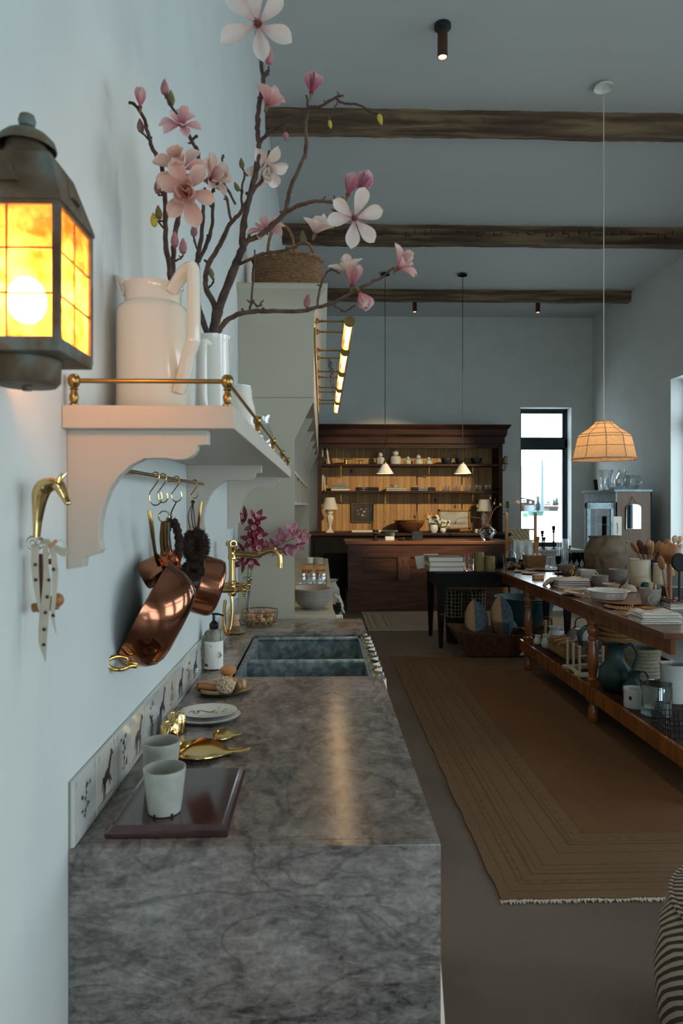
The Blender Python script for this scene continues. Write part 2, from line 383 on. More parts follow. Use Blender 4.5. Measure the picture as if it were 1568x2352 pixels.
# stone with flowing veins
def stone_mat(name):
    m = bpy.data.materials.new(name); m.use_nodes = True; nt = m.node_tree; k = nt.links.new; bs = nt.nodes['Principled BSDF']; N = nt.nodes.new
    tc = N('ShaderNodeTexCoord'); mp = N('ShaderNodeMapping'); mp.inputs['Rotation'].default_value = (.5, .35, .5); mp.inputs['Scale'].default_value = (1.1, .75, 2.6); k(tc.outputs['Object'], mp.inputs[0])
    n1 = N('ShaderNodeTexNoise'); n1.inputs['Scale'].default_value = 2.4; n1.inputs['Detail'].default_value = 9; n1.inputs['Distortion'].default_value = .9; n1.inputs['Roughness'].default_value = .62; k(mp.outputs[0], n1.inputs[0])
    n2 = N('ShaderNodeTexNoise'); n2.inputs['Scale'].default_value = 22; n2.inputs['Detail'].default_value = 9; n2.inputs['Distortion'].default_value = .5; n2.inputs['Roughness'].default_value = .7; k(mp.outputs[0], n2.inputs[0])
    n3 = N('ShaderNodeTexNoise'); n3.inputs['Scale'].default_value = 1.1; n3.inputs['Detail'].default_value = 3; k(tc.outputs['Object'], n3.inputs[0])
    mx = N('ShaderNodeMix'); mx.inputs[0].default_value = .55; k(n1.outputs[0], mx.inputs[2]); k(n2.outputs[0], mx.inputs[3])
    cr = N('ShaderNodeValToRGB'); e = cr.color_ramp.elements; e[0].position = .38; e[0].color = lin('#4a4644'); e[1].position = .66; e[1].color = lin('#a9a4a0')
    for p, c in ((.445, '#716c68'), (.51, '#86807b'), (.57, '#97918b')): q = e.new(p); q.color = lin(c)
    k(mx.outputs[0], cr.inputs[0])
    c2 = N('ShaderNodeValToRGB'); c2.color_ramp.elements[0].position = .45; c2.color_ramp.elements[0].color = (1, 1, 1, 1); c2.color_ramp.elements[1].position = .65; c2.color_ramp.elements[1].color = (1.06, .93, .91, 1); k(n3.outputs[0], c2.inputs[0])
    mu = N('ShaderNodeMix'); mu.data_type = 'RGBA'; mu.blend_type = 'MULTIPLY'; mu.inputs[0].default_value = 1; k(cr.outputs[0], mu.inputs[6]); k(c2.outputs[0], mu.inputs[7])
    n4 = N('ShaderNodeTexNoise'); n4.inputs['Scale'].default_value = 3.4; n4.inputs['Detail'].default_value = 7; n4.inputs['Distortion'].default_value = 1.4; k(mp.outputs[0], n4.inputs[0])
    sb = N('ShaderNodeMath'); sb.operation = 'SUBTRACT'; sb.inputs[1].default_value = .5; k(n4.outputs[0], sb.inputs[0]); ab = N('ShaderNodeMath'); ab.operation = 'ABSOLUTE'; k(sb.outputs[0], ab.inputs[0])
    vr = N('ShaderNodeMapRange'); vr.inputs['From Max'].default_value = .035; vr.inputs['To Min'].default_value = .62; vr.inputs['To Max'].default_value = 1.0; k(ab.outputs[0], vr.inputs[0])
    n5 = N('ShaderNodeTexNoise'); n5.inputs['Scale'].default_value = 95; n5.inputs['Detail'].default_value = 4; k(tc.outputs['Object'], n5.inputs[0]); gr = N('ShaderNodeMapRange'); gr.inputs['From Min'].default_value = .3; gr.inputs['From Max'].default_value = .7; gr.inputs['To Min'].default_value = .82; gr.inputs['To Max'].default_value = 1.15; k(n5.outputs[0], gr.inputs[0])
    pr = N('ShaderNodeMath'); pr.operation = 'MULTIPLY'; k(vr.outputs[0], pr.inputs[0]); k(gr.outputs[0], pr.inputs[1]); hs = N('ShaderNodeHueSaturation'); k(mu.outputs[2], hs.inputs['Color']); k(pr.outputs[0], hs.inputs['Value'])
    k(hs.outputs[0], bs.inputs['Base Color']); bs.inputs['Roughness'].default_value = .18; bs.inputs['Specular IOR Level'].default_value = .5
    bp = N('ShaderNodeBump'); bp.inputs['Strength'].default_value = .018; k(n2.outputs[0], bp.inputs['Height']); k(bp.outputs[0], bs.inputs['Normal']); MAT[name] = m
stone_mat('soapstone')
# ================================================================ THE ROOM
struct('floor', B().bb((-.2, YN - .2, -.12), (XR + .2, DB + .2, 0)), 'concrete', smooth=False)
struct('ceiling', B().bb((-.2, YN - .2, ZC), (XR + .2, DB + .2, ZC + .15)), 'ceiling', smooth=False)
struct('wall_left', B().bb((-.2, YN - .2, 0), (0, DB + .2, ZC)), 'wall', smooth=False)
def wall_with_holes(name, axis, a0, a1, t0, t1, holes, z0=WIN_Z0, z1=WIN_Z1):
    b = B(); f = (lambda p, q, r, s_, zz0, zz1: b.bb((p, r, zz0), (q, s_, zz1))) if axis == 'x' else (lambda p, q, r, s_, zz0, zz1: b.bb((r, p, zz0), (s_, q, zz1)))
    cur = a0
    for h0, h1 in sorted(holes):
        f(cur, h0, t0, t1, 0, ZC); f(h0, h1, t0, t1, 0, z0); f(h0, h1, t0, t1, z1, ZC); cur = h1
    f(cur, a1, t0, t1, 0, ZC)
    return struct(name, b, 'wall', smooth=False)
wall_with_holes('wall_back', 'x', 0, XR, DB, DB + .28, [BACK_WIN])
wall_with_holes('wall_right', 'y', YN, DB + .28, XR, XR + .28, RIGHT_WINS)
wall_with_holes('wall_rear', 'x', 0, XR, YN - .22, YN, REAR_WINS, .1, 2.1)
WN = [0]
def window(plane, a0, a1, t, z0, z1, bars):
    WN[0] += 1; r = bpy.data.objects.new('window_%d' % WN[0], None); link(r); r['kind'] = 'structure'
    f = (lambda p, q, d0, d1, y0, y1, b: b.bb((p, t + d0, y0), (q, t + d1, y1))) if plane == 'y' else (lambda p, q, d0, d1, y0, y1, b: b.bb((t + d0, p, y0), (t + d1, q, y1)))
    b = B(); w_ = .045
    f(a0, a0 + w_, -.035, .035, z0, z1, b); f(a1 - w_, a1, -.035, .035, z0, z1, b); f(a0, a1, -.035, .035, z0, z0 + w_, b); f(a0, a1, -.035, .035, z1 - w_, z1, b)
    for zb0, zb1 in bars: f(a0, a1, -.035, .035, zb0, zb1, b)
    b.build('window_frame', 'frame', r, bev=.004, smooth=False)
    b = B(); lo = [z0] + [q for p in bars for q in p] + [z1]
    for y0, y1 in zip(lo[::2], lo[1::2]):
        s_ = B(); e = w_ if y0 == z0 else 0; e1 = w_ if y1 == z1 else 0; y0 += e; y1 -= e1
        for p, q, m, n_ in ((a0 + w_, a0 + w_ + .03, y0, y1), (a1 - w_ - .03, a1 - w_, y0, y1), (a0 + w_, a1 - w_, y0, y0 + .03), (a0 + w_, a1 - w_, y1 - .03, y1)): f(p, q, -.02, .02, m, n_, s_)
        s_.build('sash', 'frame', r, smooth=False)
        g = B(); f(a0 + w_ + .02, a1 - w_ - .02, -.003, .003, y0 + .02, y1 - .02, g); g.build('glass_pane', 'pane', r, smooth=False)
    return r
window('y', BACK_WIN[0], BACK_WIN[1], DB + .23, WIN_Z0, WIN_Z1, [(2.45, 2.60)])
for a, b in RIGHT_WINS: window('x', a, b, XR + .23, WIN_Z0, WIN_Z1, [(2.45, 2.60)])
for a, b in REAR_WINS: window('y', a, b, YN - .12, .1, 2.1, [(1.55, 1.63)])
b = B().bb((BACK_WIN[0] - .02, DB - .03, WIN_Z0 - .03), (BACK_WIN[1] + .02, DB + .09, WIN_Z0)); struct('trim_1', b, 'reveal', bev=.004, smooth=False)

# ---- rough timber beams
def beam(name, Y, h, d, x0, x1, label, seed):
    r = random.Random(seed); o = thing(name, label, 'beam', (0, Y, ZC), group='hewn ceiling beams'); n = 90; rings = []
    base = [(0, 0), (0, -h * .33), (0, -h * .66), (.012, -h + .01), (d * .5, -h), (d - .012, -h + .01), (d, -h * .5), (d, 0)]
    off = [0] * len(base); offz = 0; offs = [0] * len(base)
    for i in range(n + 1):
        x = x0 + (x1 - x0) * i / n; ring = []
        offz = offz * .85 + r.uniform(-.004, .004)
        for k, (y, z) in enumerate(base):
            offs[k] = offs[k] * .7 + r.uniform(-.006, .006)
            ring.append((x, y + offs[k] * (1 if y == 0 else .4), z + (offz + offs[k] * .5 if z < -h * .6 else 0)))
        rings.append(ring)
    B().ring_loft(rings).build('timber', 'beam', o, ang=50)
    if seed == 2: # adze marks: short vertical cuts along the middle beam
        b = B()
        for k in range(46):
            x = x0 + .3 + k * .098 + r.uniform(-.02, .02); z = -h * r.uniform(.3, .55)
            b.box((x, .001, z), (.006, .02, h * r.uniform(.14, .3)), (0, r.uniform(-.2, .2), 0))
            if k % 2: b.box((x + .03, .001, z - .01), (.06, .02, .004), (0, r.uniform(-.1, .1), 0))
        b.build('adze_marks', 'ink', o, kind='stuff')
    return o
beam('ceiling_beam', 5.38, .165, .15, 0.0, XR, 'wide weathered timber beam nearest the camera under the ceiling', 1)
beam('ceiling_beam', 7.60, .20, .16, 0.0, XR, 'grey timber beam with short vertical axe cuts, middle of three', 2)
beam('ceiling_beam', 9.86, .155, .165, 0.0, XR, 'dark timber beam farthest back, above the two small spotlights', 3)

# ---- rugs
def rug_mat(name, hx, hy, field, ground, line, bands, fade=.5):
    m = bpy.data.materials.new(name); m.use_nodes = True; nt = m.node_tree; k = nt.links.new; bs = nt.nodes['Principled BSDF']; N = nt.nodes.new; bs.inputs['Roughness'].default_value = .95; bs.inputs['Specular IOR Level'].default_value = .15
    def mth(op, a, b_=None, c=None):
        n_ = N('ShaderNodeMath'); n_.operation = op
        for i, q in enumerate((a, b_, c)):
            if q is None: continue
            if isinstance(q, (int, float)): n_.inputs[i].default_value = q
            else: k(q, n_.inputs[i])
        return n_.outputs[0]
    tc = N('ShaderNodeTexCoord'); sp = N('ShaderNodeSeparateXYZ'); k(tc.outputs['Object'], sp.inputs[0])
    wob = N('ShaderNodeTexNoise'); wob.inputs['Scale'].default_value = 4; k(tc.outputs['Object'], wob.inputs[0])
    dx = mth('SUBTRACT', hx, mth('ABSOLUTE', sp.outputs[0])); dy = mth('SUBTRACT', hy, mth('ABSOLUTE', sp.outputs[1]))
    d = mth('ADD', mth('MINIMUM', dx, dy), mth('MULTIPLY', mth('SUBTRACT', wob.outputs[0], .5), .012))
    acc = None
    for p, w_ in bands:
        s_ = mth('LESS_THAN', mth('ABSOLUTE', mth('SUBTRACT', d, p)), w_); acc = s_ if acc is None else mth('MAXIMUM', acc, s_)
    # small woven motifs between the border lines
    along = mth('ADD', sp.outputs[0], sp.outputs[1]); mo = mth('GREATER_THAN', mth('SINE', mth('MULTIPLY', along, 90)), .55)
    for p, w_ in ((bands[1][0] + .02, .006), (bands[-2][0] + .025, .006)):
        acc = mth('MAXIMUM', acc, mth('MULTIPLY', mo, mth('LESS_THAN', mth('ABSOLUTE', mth('SUBTRACT', d, p)), w_)))
    wear = N('ShaderNodeTexNoise'); wear.inputs['Scale'].default_value = 1.6; wear.inputs['Detail'].default_value = 6; k(tc.outputs['Object'], wear.inputs[0])
    wf = mth('MULTIPLY', acc, mth('MULTIPLY_ADD', wear.outputs[0], 1.6, -.1)); wf = mth('MULTIPLY', wf, fade); 
    inner = mth('GREATER_THAN', d, bands[-1][0])
    def rgb(h): q = N('ShaderNodeRGB'); q.outputs[0].default_value = lin(h); return q.outputs[0]
    def mix(f_, a, b_):
        n_ = N('ShaderNodeMix'); n_.data_type = 'RGBA'; n_.clamp_factor = True; k(f_, n_.inputs[0]); k(a, n_.inputs[6]); k(b_, n_.inputs[7]); return n_.outputs[2]
    fine = N('ShaderNodeTexNoise'); fine.inputs['Scale'].default_value = 90; mpp = N('ShaderNodeMapping'); mpp.inputs['Scale'].default_value = (.3, 1.6, 1); k(tc.outputs['Object'], mpp.inputs[0]); k(mpp.outputs[0], fine.inputs[0])
    c = mix(inner, rgb(ground), rgb(field)); c = mix(wf, c, rgb(line))
    hs = N('ShaderNodeHueSaturation'); k(c, hs.inputs['Color']); k(mth('ADD', mth('MULTIPLY', fine.outputs[0], .5), mth('MULTIPLY_ADD', wear.outputs[0], .5, .5)), hs.inputs['Value'])
    k(hs.outputs[0], bs.inputs['Base Color'])
    bp = N('ShaderNodeBump'); bp.inputs['Strength'].default_value = .25; bp.inputs['Distance'].default_value = .004; k(fine.outputs[0], bp.inputs['Height']); k(bp.outputs[0], bs.inputs['Normal']); MAT[name] = m
def rug(name, label, x0, x1, y0, y1, mat, seed, fringe):
    r = random.Random(seed); cx, cy, hx, hy = (x0 + x1) / 2, (y0 + y1) / 2, (x1 - x0) / 2, (y1 - y0) / 2
    o = thing(name, label, 'rug', (cx, cy, 0)); pts = []; n = 40
    e = [r.uniform(-.006, .006) for _ in range(4 * n)]
    for i in range(n): pts.append((-hx + 2 * hx * i / n, -hy + e[i]))
    for i in range(n): pts.append((hx + e[n + i], -hy + 2 * hy * i / n))
    for i in range(n): pts.append((hx - 2 * hx * i / n, hy + e[2 * n + i]))
    for i in range(n): pts.append((-hx + e[3 * n + i], hy - 2 * hy * i / n))
    B().prism(pts, 'z', .0005, .009).build('pile', mat, o, smooth=False)
    b = B()
    for s_ in fringe:
        k = int(2 * hx / .006)
        for i in range(k):
            x = -hx + 2 * hx * i / k; L = r.uniform(.012, .028)
            b.box((x, s_ * (hy + L / 2 - .004), .004), (.0045, L, .005), (0, 0, r.uniform(-.4, .4)))
    b.build('fringe', 'linen', o, smooth=False, kind='stuff')
    return o
bands = [(.05, .003), (.10, .005), (.125, .003), (.17, .007), (.20, .003), (.235, .004), (.33, .004), (.40, .007), (.425, .004), (.50, .004)]
rug_mat('rug_main', 1.05, 2.05, '#694d37', '#6b5743', '#33261d', bands, .5)
rug('area_rug', 'large faded brown rug with dark border lines under the long table', 1.115, 3.215, 2.53, 6.63, 'rug_main', 1, (-1, 1))
b2 = [(.05, .006), (.12, .008), (.16, .004), (.25, .01), (.31, .005)]
rug_mat('rug_far', 1.5, .72, '#8a7a68', '#958672', '#453a30', b2, .8)
rug('area_rug', 'pale patterned rug in front of the dark wood shop counter', .99, 3.99, 8.02, 9.42, 'rug_far', 2, (-1, 1))

# ================================================================ OUTSIDE, seen through the window
GP = [(12.5, -.45), (30, .2), (50, .83), (80, .95), (260, 1.0)]
def gz_(Y):
    for (a, p), (b_, q_) in zip(GP, GP[1:]):
        if Y <= b_: return p + (q_ - p) * (Y - a) / (b_ - a)
    return GP[-1][1]
struct('snow_ground', B().prism(GP + [(260, -2), (12.5, -2)], 'x', -60, 220), 'snow', smooth=False)
struct('snow_ground_side', B().bb((XR + 1.5, -60, -.9), (160, 14, -.6)), 'snow', smooth=False)
struct('road', B().grid(lambda i, j: V((-20 + 100 * i, (24 - 3.5 * i) + (2.2 + 5 * max(0, .35 - i)) * j, gz_((24 - 3.5 * i) + (2.2 + 5 * max(0, .35 - i)) * j) + .03)), 30, 4), 'road', smooth=False)
hb = B()
for k, (x, y, rx, rz) in enumerate([(60, 330, 90, 26), (150, 360, 120, 30), (-10, 370, 110, 28), (105, 300, 60, 18)]): hb.ball((x, y, -6), 1, 24, (rx, 40, rz))
struct('hills', hb, 'hill')
def pine_tree(u, vb, Y, h, label):
    p = at(u, vb, Y); p.z = gz_(Y) - .02; o = thing('pine_tree', label, 'tree', (p.x, p.y, p.z), group='snowy conifers outside')
    B().cyl((0, 0, 0), (0, 0, h * .95), .12, .02, 6).build('trunk', 'bark', o)
    b = B(); n = 10
    for i in range(n):
        z = h * (.12 + .85 * i / n); r = h * .23 * (1 - i / n) + .12
        b.lathe([(r, z), (r * .45, z + h * .06), (.02, z + h * .14)], 9, fn=lambda a, z_: 1 + .28 * math.sin(a * 4 + i))
    b.build('foliage', 'pinegreen', o)
def outh(u, v0, v1, Y): return (v1 - v0) * Y * 1.02 / F
pine_tree(1235, 1172, 60, outh(0, 1136, 1172, 60), 'dark conifer just left of the street lamp outside')
pine_tree(1272, 1165, 70, outh(0, 1140, 1165, 70), 'tall bare-looking conifer right of the yellow-fronted house')
pine_tree(1278, 1165, 74, outh(0, 1137, 1165, 74), 'slim conifer at the right behind its neighbour outside')
p = at(1245, 1180, 50); p.z = gz_(50); o = thing('street_lamp', 'tall street lamp with curved arm in the snow outside', 'street lamp', p)
H = outh(0, 1052, 1180, 50)
B().cyl((0, 0, 0), (0, 0, H * .25), .14, .13, 10).cyl((0, 0, H * .25), (0, 0, H * .96), .1, .06, 10).build('pole', 'galv', o)
B().tube(cat_path([(0, 0, H * .95), (.25, 0, H * .985), (.7, 0, H), (.78, 0, H)]), .04, 6).build('arm', 'galv', o)
B().box((.8, 0, H), (.25, .2, .06)).build('lamp_head', 'galv', o, bev=.02)
p = at(1206, 1170, 64); p.z = gz_(64); o = thing('house', 'brown house with white-framed windows at the left outside', 'house', p); S = 64 * 1.02 / F
B().bb((-6, 0, -.5), (22 * S, 6, 29 * S)).build('wall', 'housewood', o, smooth=False)
B().prism([(-6.5, 31 * S + 1.3), (24 * S, 24 * S), (24 * S, 26 * S), (-6.5, 33 * S + 1.6)], 'y', -.8, 6.5).build('roof', 'snow', o, smooth=False)
for a, b_, c, d in ((-9, 2, 20, 28), (9, 14, 18, 23)):
    q = B().bb((a * S, -.06, c * S), (b_ * S, 0, d * S)).build('window', 'paperwhite', o, smooth=False); B().bb((a * S + .1, -.1, c * S + .1), (b_ * S - .1, -.06, d * S - .1)).build('pane', 'road', q, smooth=False)
B().bb((-3 * S, -2, -.5), (20 * S, 0, 14 * S)).build('garage', 'housewall', o, smooth=False)
p = at(1258, 1172, 72); p.z = gz_(72); o = thing('house', 'small house with a yellow and red front beside the lamp pole', 'house', p); S = 72 * 1.02 / F
B().bb((-8 * S, 0, -.5), (8 * S, 5, 14 * S)).build('wall', 'housewall', o, smooth=False)
B().prism([(-11 * S, 15 * S), (0, 23 * S), (11 * S, 15 * S), (11 * S, 17 * S), (0, 25 * S), (-11 * S, 17 * S)], 'y', -.6, 5.5).build('roof', 'snow', o, smooth=False)
B().bb((-3 * S, -.08, 9 * S), (3 * S, 0, 13 * S)).build('door_panel', 'houseyellow', o, smooth=False); B().bb((-2 * S, -.08, 16 * S), (2 * S, 0, 18 * S)).build('window', 'inkred', o, smooth=False)
p = at(1272, 1173, 66); p.z = gz_(66); o = thing('house', 'low reddish cabin with a dark base at the right outside', 'house', p); S = 66 * 1.02 / F
B().bb((-10 * S, 0, 5 * S), (10 * S, 4, 11 * S)).build('wall', 'housewood', o, smooth=False); B().bb((-10 * S, .1, -.3), (10 * S, 3.9, 5 * S)).build('base', 'frame', o, smooth=False)
B().bb((-10.5 * S, -.3, 11 * S), (10.5 * S, 4.3, 12.5 * S)).build('roof', 'snow', o, smooth=False)
p = at(1234, 1182, 47); p.z = gz_(47); o = thing('utility_box', 'wide green utility box at the foot of the street lamp', 'utility box', p); S = 47 * 1.02 / F
B().bb((-13 * S, 0, -.1), (13 * S, .9, 9 * S)).build('body', 'greenbox', o, bev=.03, smooth=False); B().bb((-13.5 * S, -.05, 9 * S), (13.5 * S, .95, 9.6 * S)).build('lid', 'greenbox', o, smooth=False)
p = at(1207, 1183, 45); p.z = gz_(45); o = thing('utility_box', 'small bright green box standing in the snow at the left', 'utility box', p)
B().bb((-.14, 0, -.1), (.14, .3, .24)).build('body', 'greenbin', o, bev=.02, smooth=False); B().bb((-.15, -.02, .24), (.15, .32, .27)).build('lid', 'greenbin', o, smooth=False)
# ================================================================ SINK COUNTER
ZT = .87; CW = .663; CY0, CY1, SY0, SY1 = 1.222, 3.66, 2.43, 3.30
o = thing('sink_counter', 'grey veined stone counter with waterfall end and built-in sink', 'counter', (0, CY0, 0))
def wb(a, b_): return B().bb(a, b_)
wb((0.001, CY0, 0), (CW, CY0 + .025, ZT)).build('waterfall_panel', 'soapstone', o, world=True, bev=.0015, smooth=False)
wb((0.001, CY0 + .025, ZT - .022), (CW, SY0, ZT)).build('worktop', 'soapstone', o, world=True, smooth=False)
wb((0.001, SY1, ZT - .022), (CW, CY1, ZT)).build('worktop', 'soapstone', o, world=True, smooth=False)
wb((0.001, SY0, ZT - .022), (.118, SY1, ZT)).build('worktop', 'soapstone', o, world=True, smooth=False)
wb((0.02, CY0 + .03, .02), (.56, SY0 - .02, ZT - .024)).build('cabinet_body', 'greige', o, world=True, smooth=False)
wb((0.02, SY1 + .02, .02), (.56, CY1 - .01, ZT - .024)).build('cabinet_body', 'greige', o, world=True, smooth=False)
wb((.02, CY1 - .01, 0), (.62, CY1, ZT - .024)).build('end_panel', 'greige', o, world=True, smooth=False)
# sink: two basins in mottled zinc
sx0, sx1, zt = .122, .645, ZT - .03
s = thing('double_sink', 'mottled zinc double sink set into the stone counter', 'sink', (sx0, SY0, 0))
ym = 2.80; t = .022; zb = .62
for y0, y1 in ((SY0 + .002, ym), (ym, SY1 - .002)):
    b = B(); b.bb((sx0, y0, zb), (sx0 + t, y1, zt)); b.bb((sx1 - t, y0, zb), (sx1, y1, zt)); b.bb((sx0 + t, y0, zb), (sx1 - t, y1, zb + .015))
    b.bb((sx0 + t, y0, zb), (sx1 - t, y0 + t * .6, zt - .006)); b.bb((sx0 + t, y1 - t * .6, zb), (sx1 - t, y1, zt - .006)); b.build('basin', 'zinc', s, world=True, smooth=False)
    B().lathe([(.03, 0), (.03, .004), (.02, .004), (.018, .001)], 18, TR(((sx0 + sx1) / 2, (y0 + y1) / 2, zb + .015))).build('drain', 'brass', s, world=True)
B().cyl((sx0 + t, ym, zt - .005), (sx1 - t, ym, zt - .005), .013, n=10).build('divider', 'zinc', s, world=True)
B().cyl((sx0 + t, SY1 - .012, zt - .004), (sx1 - t, SY1 - .012, zt - .004), .011, n=10).build('rim_bead', 'zinc', s, world=True)
wb((sx1 - .012, SY0, zt - .002), (sx1 + .004, SY1, zt + .006)).build('front_rim', 'zinc', s, world=True, smooth=False)
# skirt: printed curtain hung from a brass rod with rings along the counter front
def toile_mat(name):
    m = bpy.data.materials.new(name); m.use_nodes = True; nt = m.node_tree; k = nt.links.new; bs = nt.nodes['Principled BSDF']; N = nt.nodes.new; bs.inputs['Roughness'].default_value = .95
    tc = N('ShaderNodeTexCoord'); v = N('ShaderNodeTexVoronoi'); v.inputs['Scale'].default_value = 9; n1 = N('ShaderNodeTexNoise'); n1.inputs['Scale'].default_value = 38; n1.inputs['Detail'].default_value = 4
    k(tc.outputs['Object'], v.inputs[0]); k(tc.outputs['Object'], n1.inputs[0])
    a = N('ShaderNodeMath'); a.operation = 'LESS_THAN'; a.inputs[1].default_value = .42; k(v.outputs['Distance'], a.inputs[0])
    c = N('ShaderNodeMath'); c.operation = 'GREATER_THAN'; c.inputs[1].default_value = .54; k(n1.outputs[0], c.inputs[0])
    mu = N('ShaderNodeMath'); mu.operation = 'MULTIPLY'; k(a.outputs[0], mu.inputs[0]); k(c.outputs[0], mu.inputs[1])
    mx = N('ShaderNodeMix'); mx.data_type = 'RGBA'; k(mu.outputs[0], mx.inputs[0]); mx.inputs[6].default_value = lin('#d8c9b6'); mx.inputs[7].default_value = lin('#5a6a80'); k(mx.outputs[2], bs.inputs['Base Color']); MAT[name] = m
toile_mat('toile')
s = thing('sink_skirt', 'cream curtain with blue print hung along the counter front', 'curtain', (.66, SY0, 0))
def skirt(y0, y1, zt_, n, seed):
    r = random.Random(seed); L = y1 - y0; folds = max(3, int(L / .085))
    def f(i, j):
        y = y0 + L * i; z = zt_ - (zt_ - .012) * j; amp = (.016 if y0 == SY0 else .009) + .012 * j
        return V((.66 - .012 + (.014 if y0 == SY0 else 0) + .044 * j + amp * math.sin(2 * PI * folds * i + math.sin(i * 9) * .6), y, z))
    return B().grid(f, folds * 10, 8)
for y0, y1 in ((CY0 + .03, SY0 - .01), (SY0, SY1), (SY1 + .01, CY1 - .012)):
    skirt(y0, y1, ZT - .03 if y0 != SY0 else ZT - .012, 1, 3).build('curtain', 'toile', s, world=True, solid=.0015)
B().cyl((.652, SY0 + .002, ZT - .02), (.652, SY1 - .002, ZT - .02), .004, n=8).build('rod', 'brass', s, world=True)
for k in range(7):
    y = SY0 + .06 + k * .125
    B().tube([(.652 + .0095 * math.cos(a), y, ZT - .02 + .0095 * math.sin(a)) for a in [2 * PI * i / 14 for i in range(14)]], .0022, 6, True).build('ring', 'gold', s, world=True)

# ---- backsplash of hand-painted tiles
bs_ = thing('tile_backsplash', 'row of white tiles painted with brown animals and flowers along the wall', 'backsplash', (0, CY0, ZT))
TS = .1215
def poly_strip(b, pts, x): # flat print polygon on the tile face; pts (y,z)
    vs = [b.bm.verts.new((x, p, q)) for p, q in pts]
    try: b.bm.faces.new(vs)
    except ValueError: pass
def ellip(cy, cz, ry, rz, rot=0, n=10):
    c, s_ = math.cos(rot), math.sin(rot)
    return [(cy + ry * math.cos(a) * c - rz * math.sin(a) * s_, cz + ry * math.cos(a) * s_ + rz * math.sin(a) * c) for a in [2 * PI * i / n for i in range(n)]]
def limb(y0, z0, y1, z1, w0, w1):
    d = V((y1 - y0, z1 - z0)); nrm = V((-d.y, d.x)).normalized()
    return [(y0 + nrm.x * w0, z0 + nrm.y * w0), (y0 - nrm.x * w0, z0 - nrm.y * w0), (y1 - nrm.x * w1, z1 - nrm.y * w1), (y1 + nrm.x * w1, z1 + nrm.y * w1)]
def horse(b, v, rear=False):
    r = random.Random(v); t0 = .5
    P = lambda pts: poly_strip(b, [(.061 + (y - .061) * 1.0, z) for y, z in pts], 0)
    tilt = .35 if rear else 0
    P(ellip(.06, .058, .022, .012, tilt)); P(limb(.075, .062 + tilt * .02, .088, .09 + tilt * .01, .008, .005)); P(ellip(.093, .092 + tilt * .01, .010, .0045, -.7))
    P(limb(.087, .096 + tilt * .01, .089, .103 + tilt * .01, .0015, .0005))
    for y0, y1, z1 in ((.045, .040, .018), (.052, .050, .018), (.072, .070 + tilt * .03, .018 + tilt * .04), (.078, .082 + tilt * .03, .018 + tilt * .05)): P(limb(y0, .053, y1, z1, .005, .0018))
    P(limb(.039, .062, .03, .035, .004, .002)); P(limb(.02, .0165, .10, .0165, .001, .001))
def flower_print(b, v):
    r = random.Random(v + 50)
    P = lambda pts: poly_strip(b, pts, 0)
    P(limb(.06, .02, .062, .10, .0008, .0006))
    for k in range(11):
        a = r.uniform(0, 2 * PI); z = r.uniform(.028, .098); d = r.uniform(.006, .026); cy = .061 + d * math.cos(a)
        P(limb(.061, z - .006, cy, z, .0006, .0005)); P(ellip(cy, z, r.uniform(.003, .007), r.uniform(.0025, .005), r.uniform(0, 3)))
def corner_marks(b):
    for y in (.012, .11):
        for z in (.012, .108):
            for k in range(3): poly_strip(b, limb(y - .003, z - .004 + k * .004, y + .003, z - .003 + k * .004, .0006, .0006), 0)
prints = []
for k in range(8):
    b = B(); (horse(b, k, k % 4 == 1) if k % 2 else flower_print(b, k)); corner_marks(b); prints.append(b.mesh('painted_motif', 'sepiadark' if k % 3 else 'sepia', smooth=False))
tm = [B().box((.0055, TS / 2, .0595), (.0085, TS - .0016, .118)).mesh('tile', m_, bev=.0012, smooth=False) for m_ in ('tile', 'tilewarm')]
B().bb((.0003, CY0 + .001, ZT), (.0045, CY1 - .03, ZT + .1185)).build('mortar', 'grout', bs_, world=True, smooth=False)
for k in range(int((CY1 - .03 - CY0) / TS)):
    r = rnd.uniform
    q = place('tile', tm[1 if k % 5 in (1, 3) else 0], bs_, Matrix.Translation((r(0, .0012), k * TS + .0005, r(0, .0012))))
    place('painted_motif', prints[k % 8], q, Matrix.Translation((.0101, 0, 0)), kind='stuff')

# ================================================================ WALL SHELF WITH GALLERY RAIL
SZ, ST, SXW, WY0, WY1 = 1.653, .040, .297, 1.192, 3.33
sh = thing('wall_shelf', 'cream painted wall shelf on scrolled brackets with brass gallery rail', 'shelf', (0, WY0, SZ - ST))
B().bb((.0005, WY0, SZ - ST), (SXW, WY1, SZ)).build('board', 'shelfpaint', sh, world=True, bev=.002, smooth=False)
def bracket(y0, y1):
    def q(u, v): p = at(u, v, 1.216); return (p.x, p.z)
    arc = [(460, 1045), (420, 1056), (378, 1052), (330, 1053), (300, 1068), (270, 1095), (250, 1125), (235, 1165), (228, 1200), (227, 1240), (232, 1262), (226, 1272), (205, 1277), (192, 1281)]
    pts = [q(477, 988), q(477, 1021), q(453, 1023), q(450, 1034), q(445, 1043), q(436, 1050), q(422, 1055), q(405, 1056)] + [q(*a) for a in arc[2:]] + [q(191, 1302)]
    pts = [(x, min(z, SZ - ST)) for x, z in pts] + [(.0005, q(191, 1307)[1]), (.0005, SZ - ST)]
    pts[0] = (pts[0][0], SZ - ST)
    return B().prism(pts, 'y', y0, y1)
for y in (1.216, 2.28, 3.25): bracket(y, y + .028).build('bracket', 'shelfpaint', sh, world=True, bev=.0015, smooth=False)
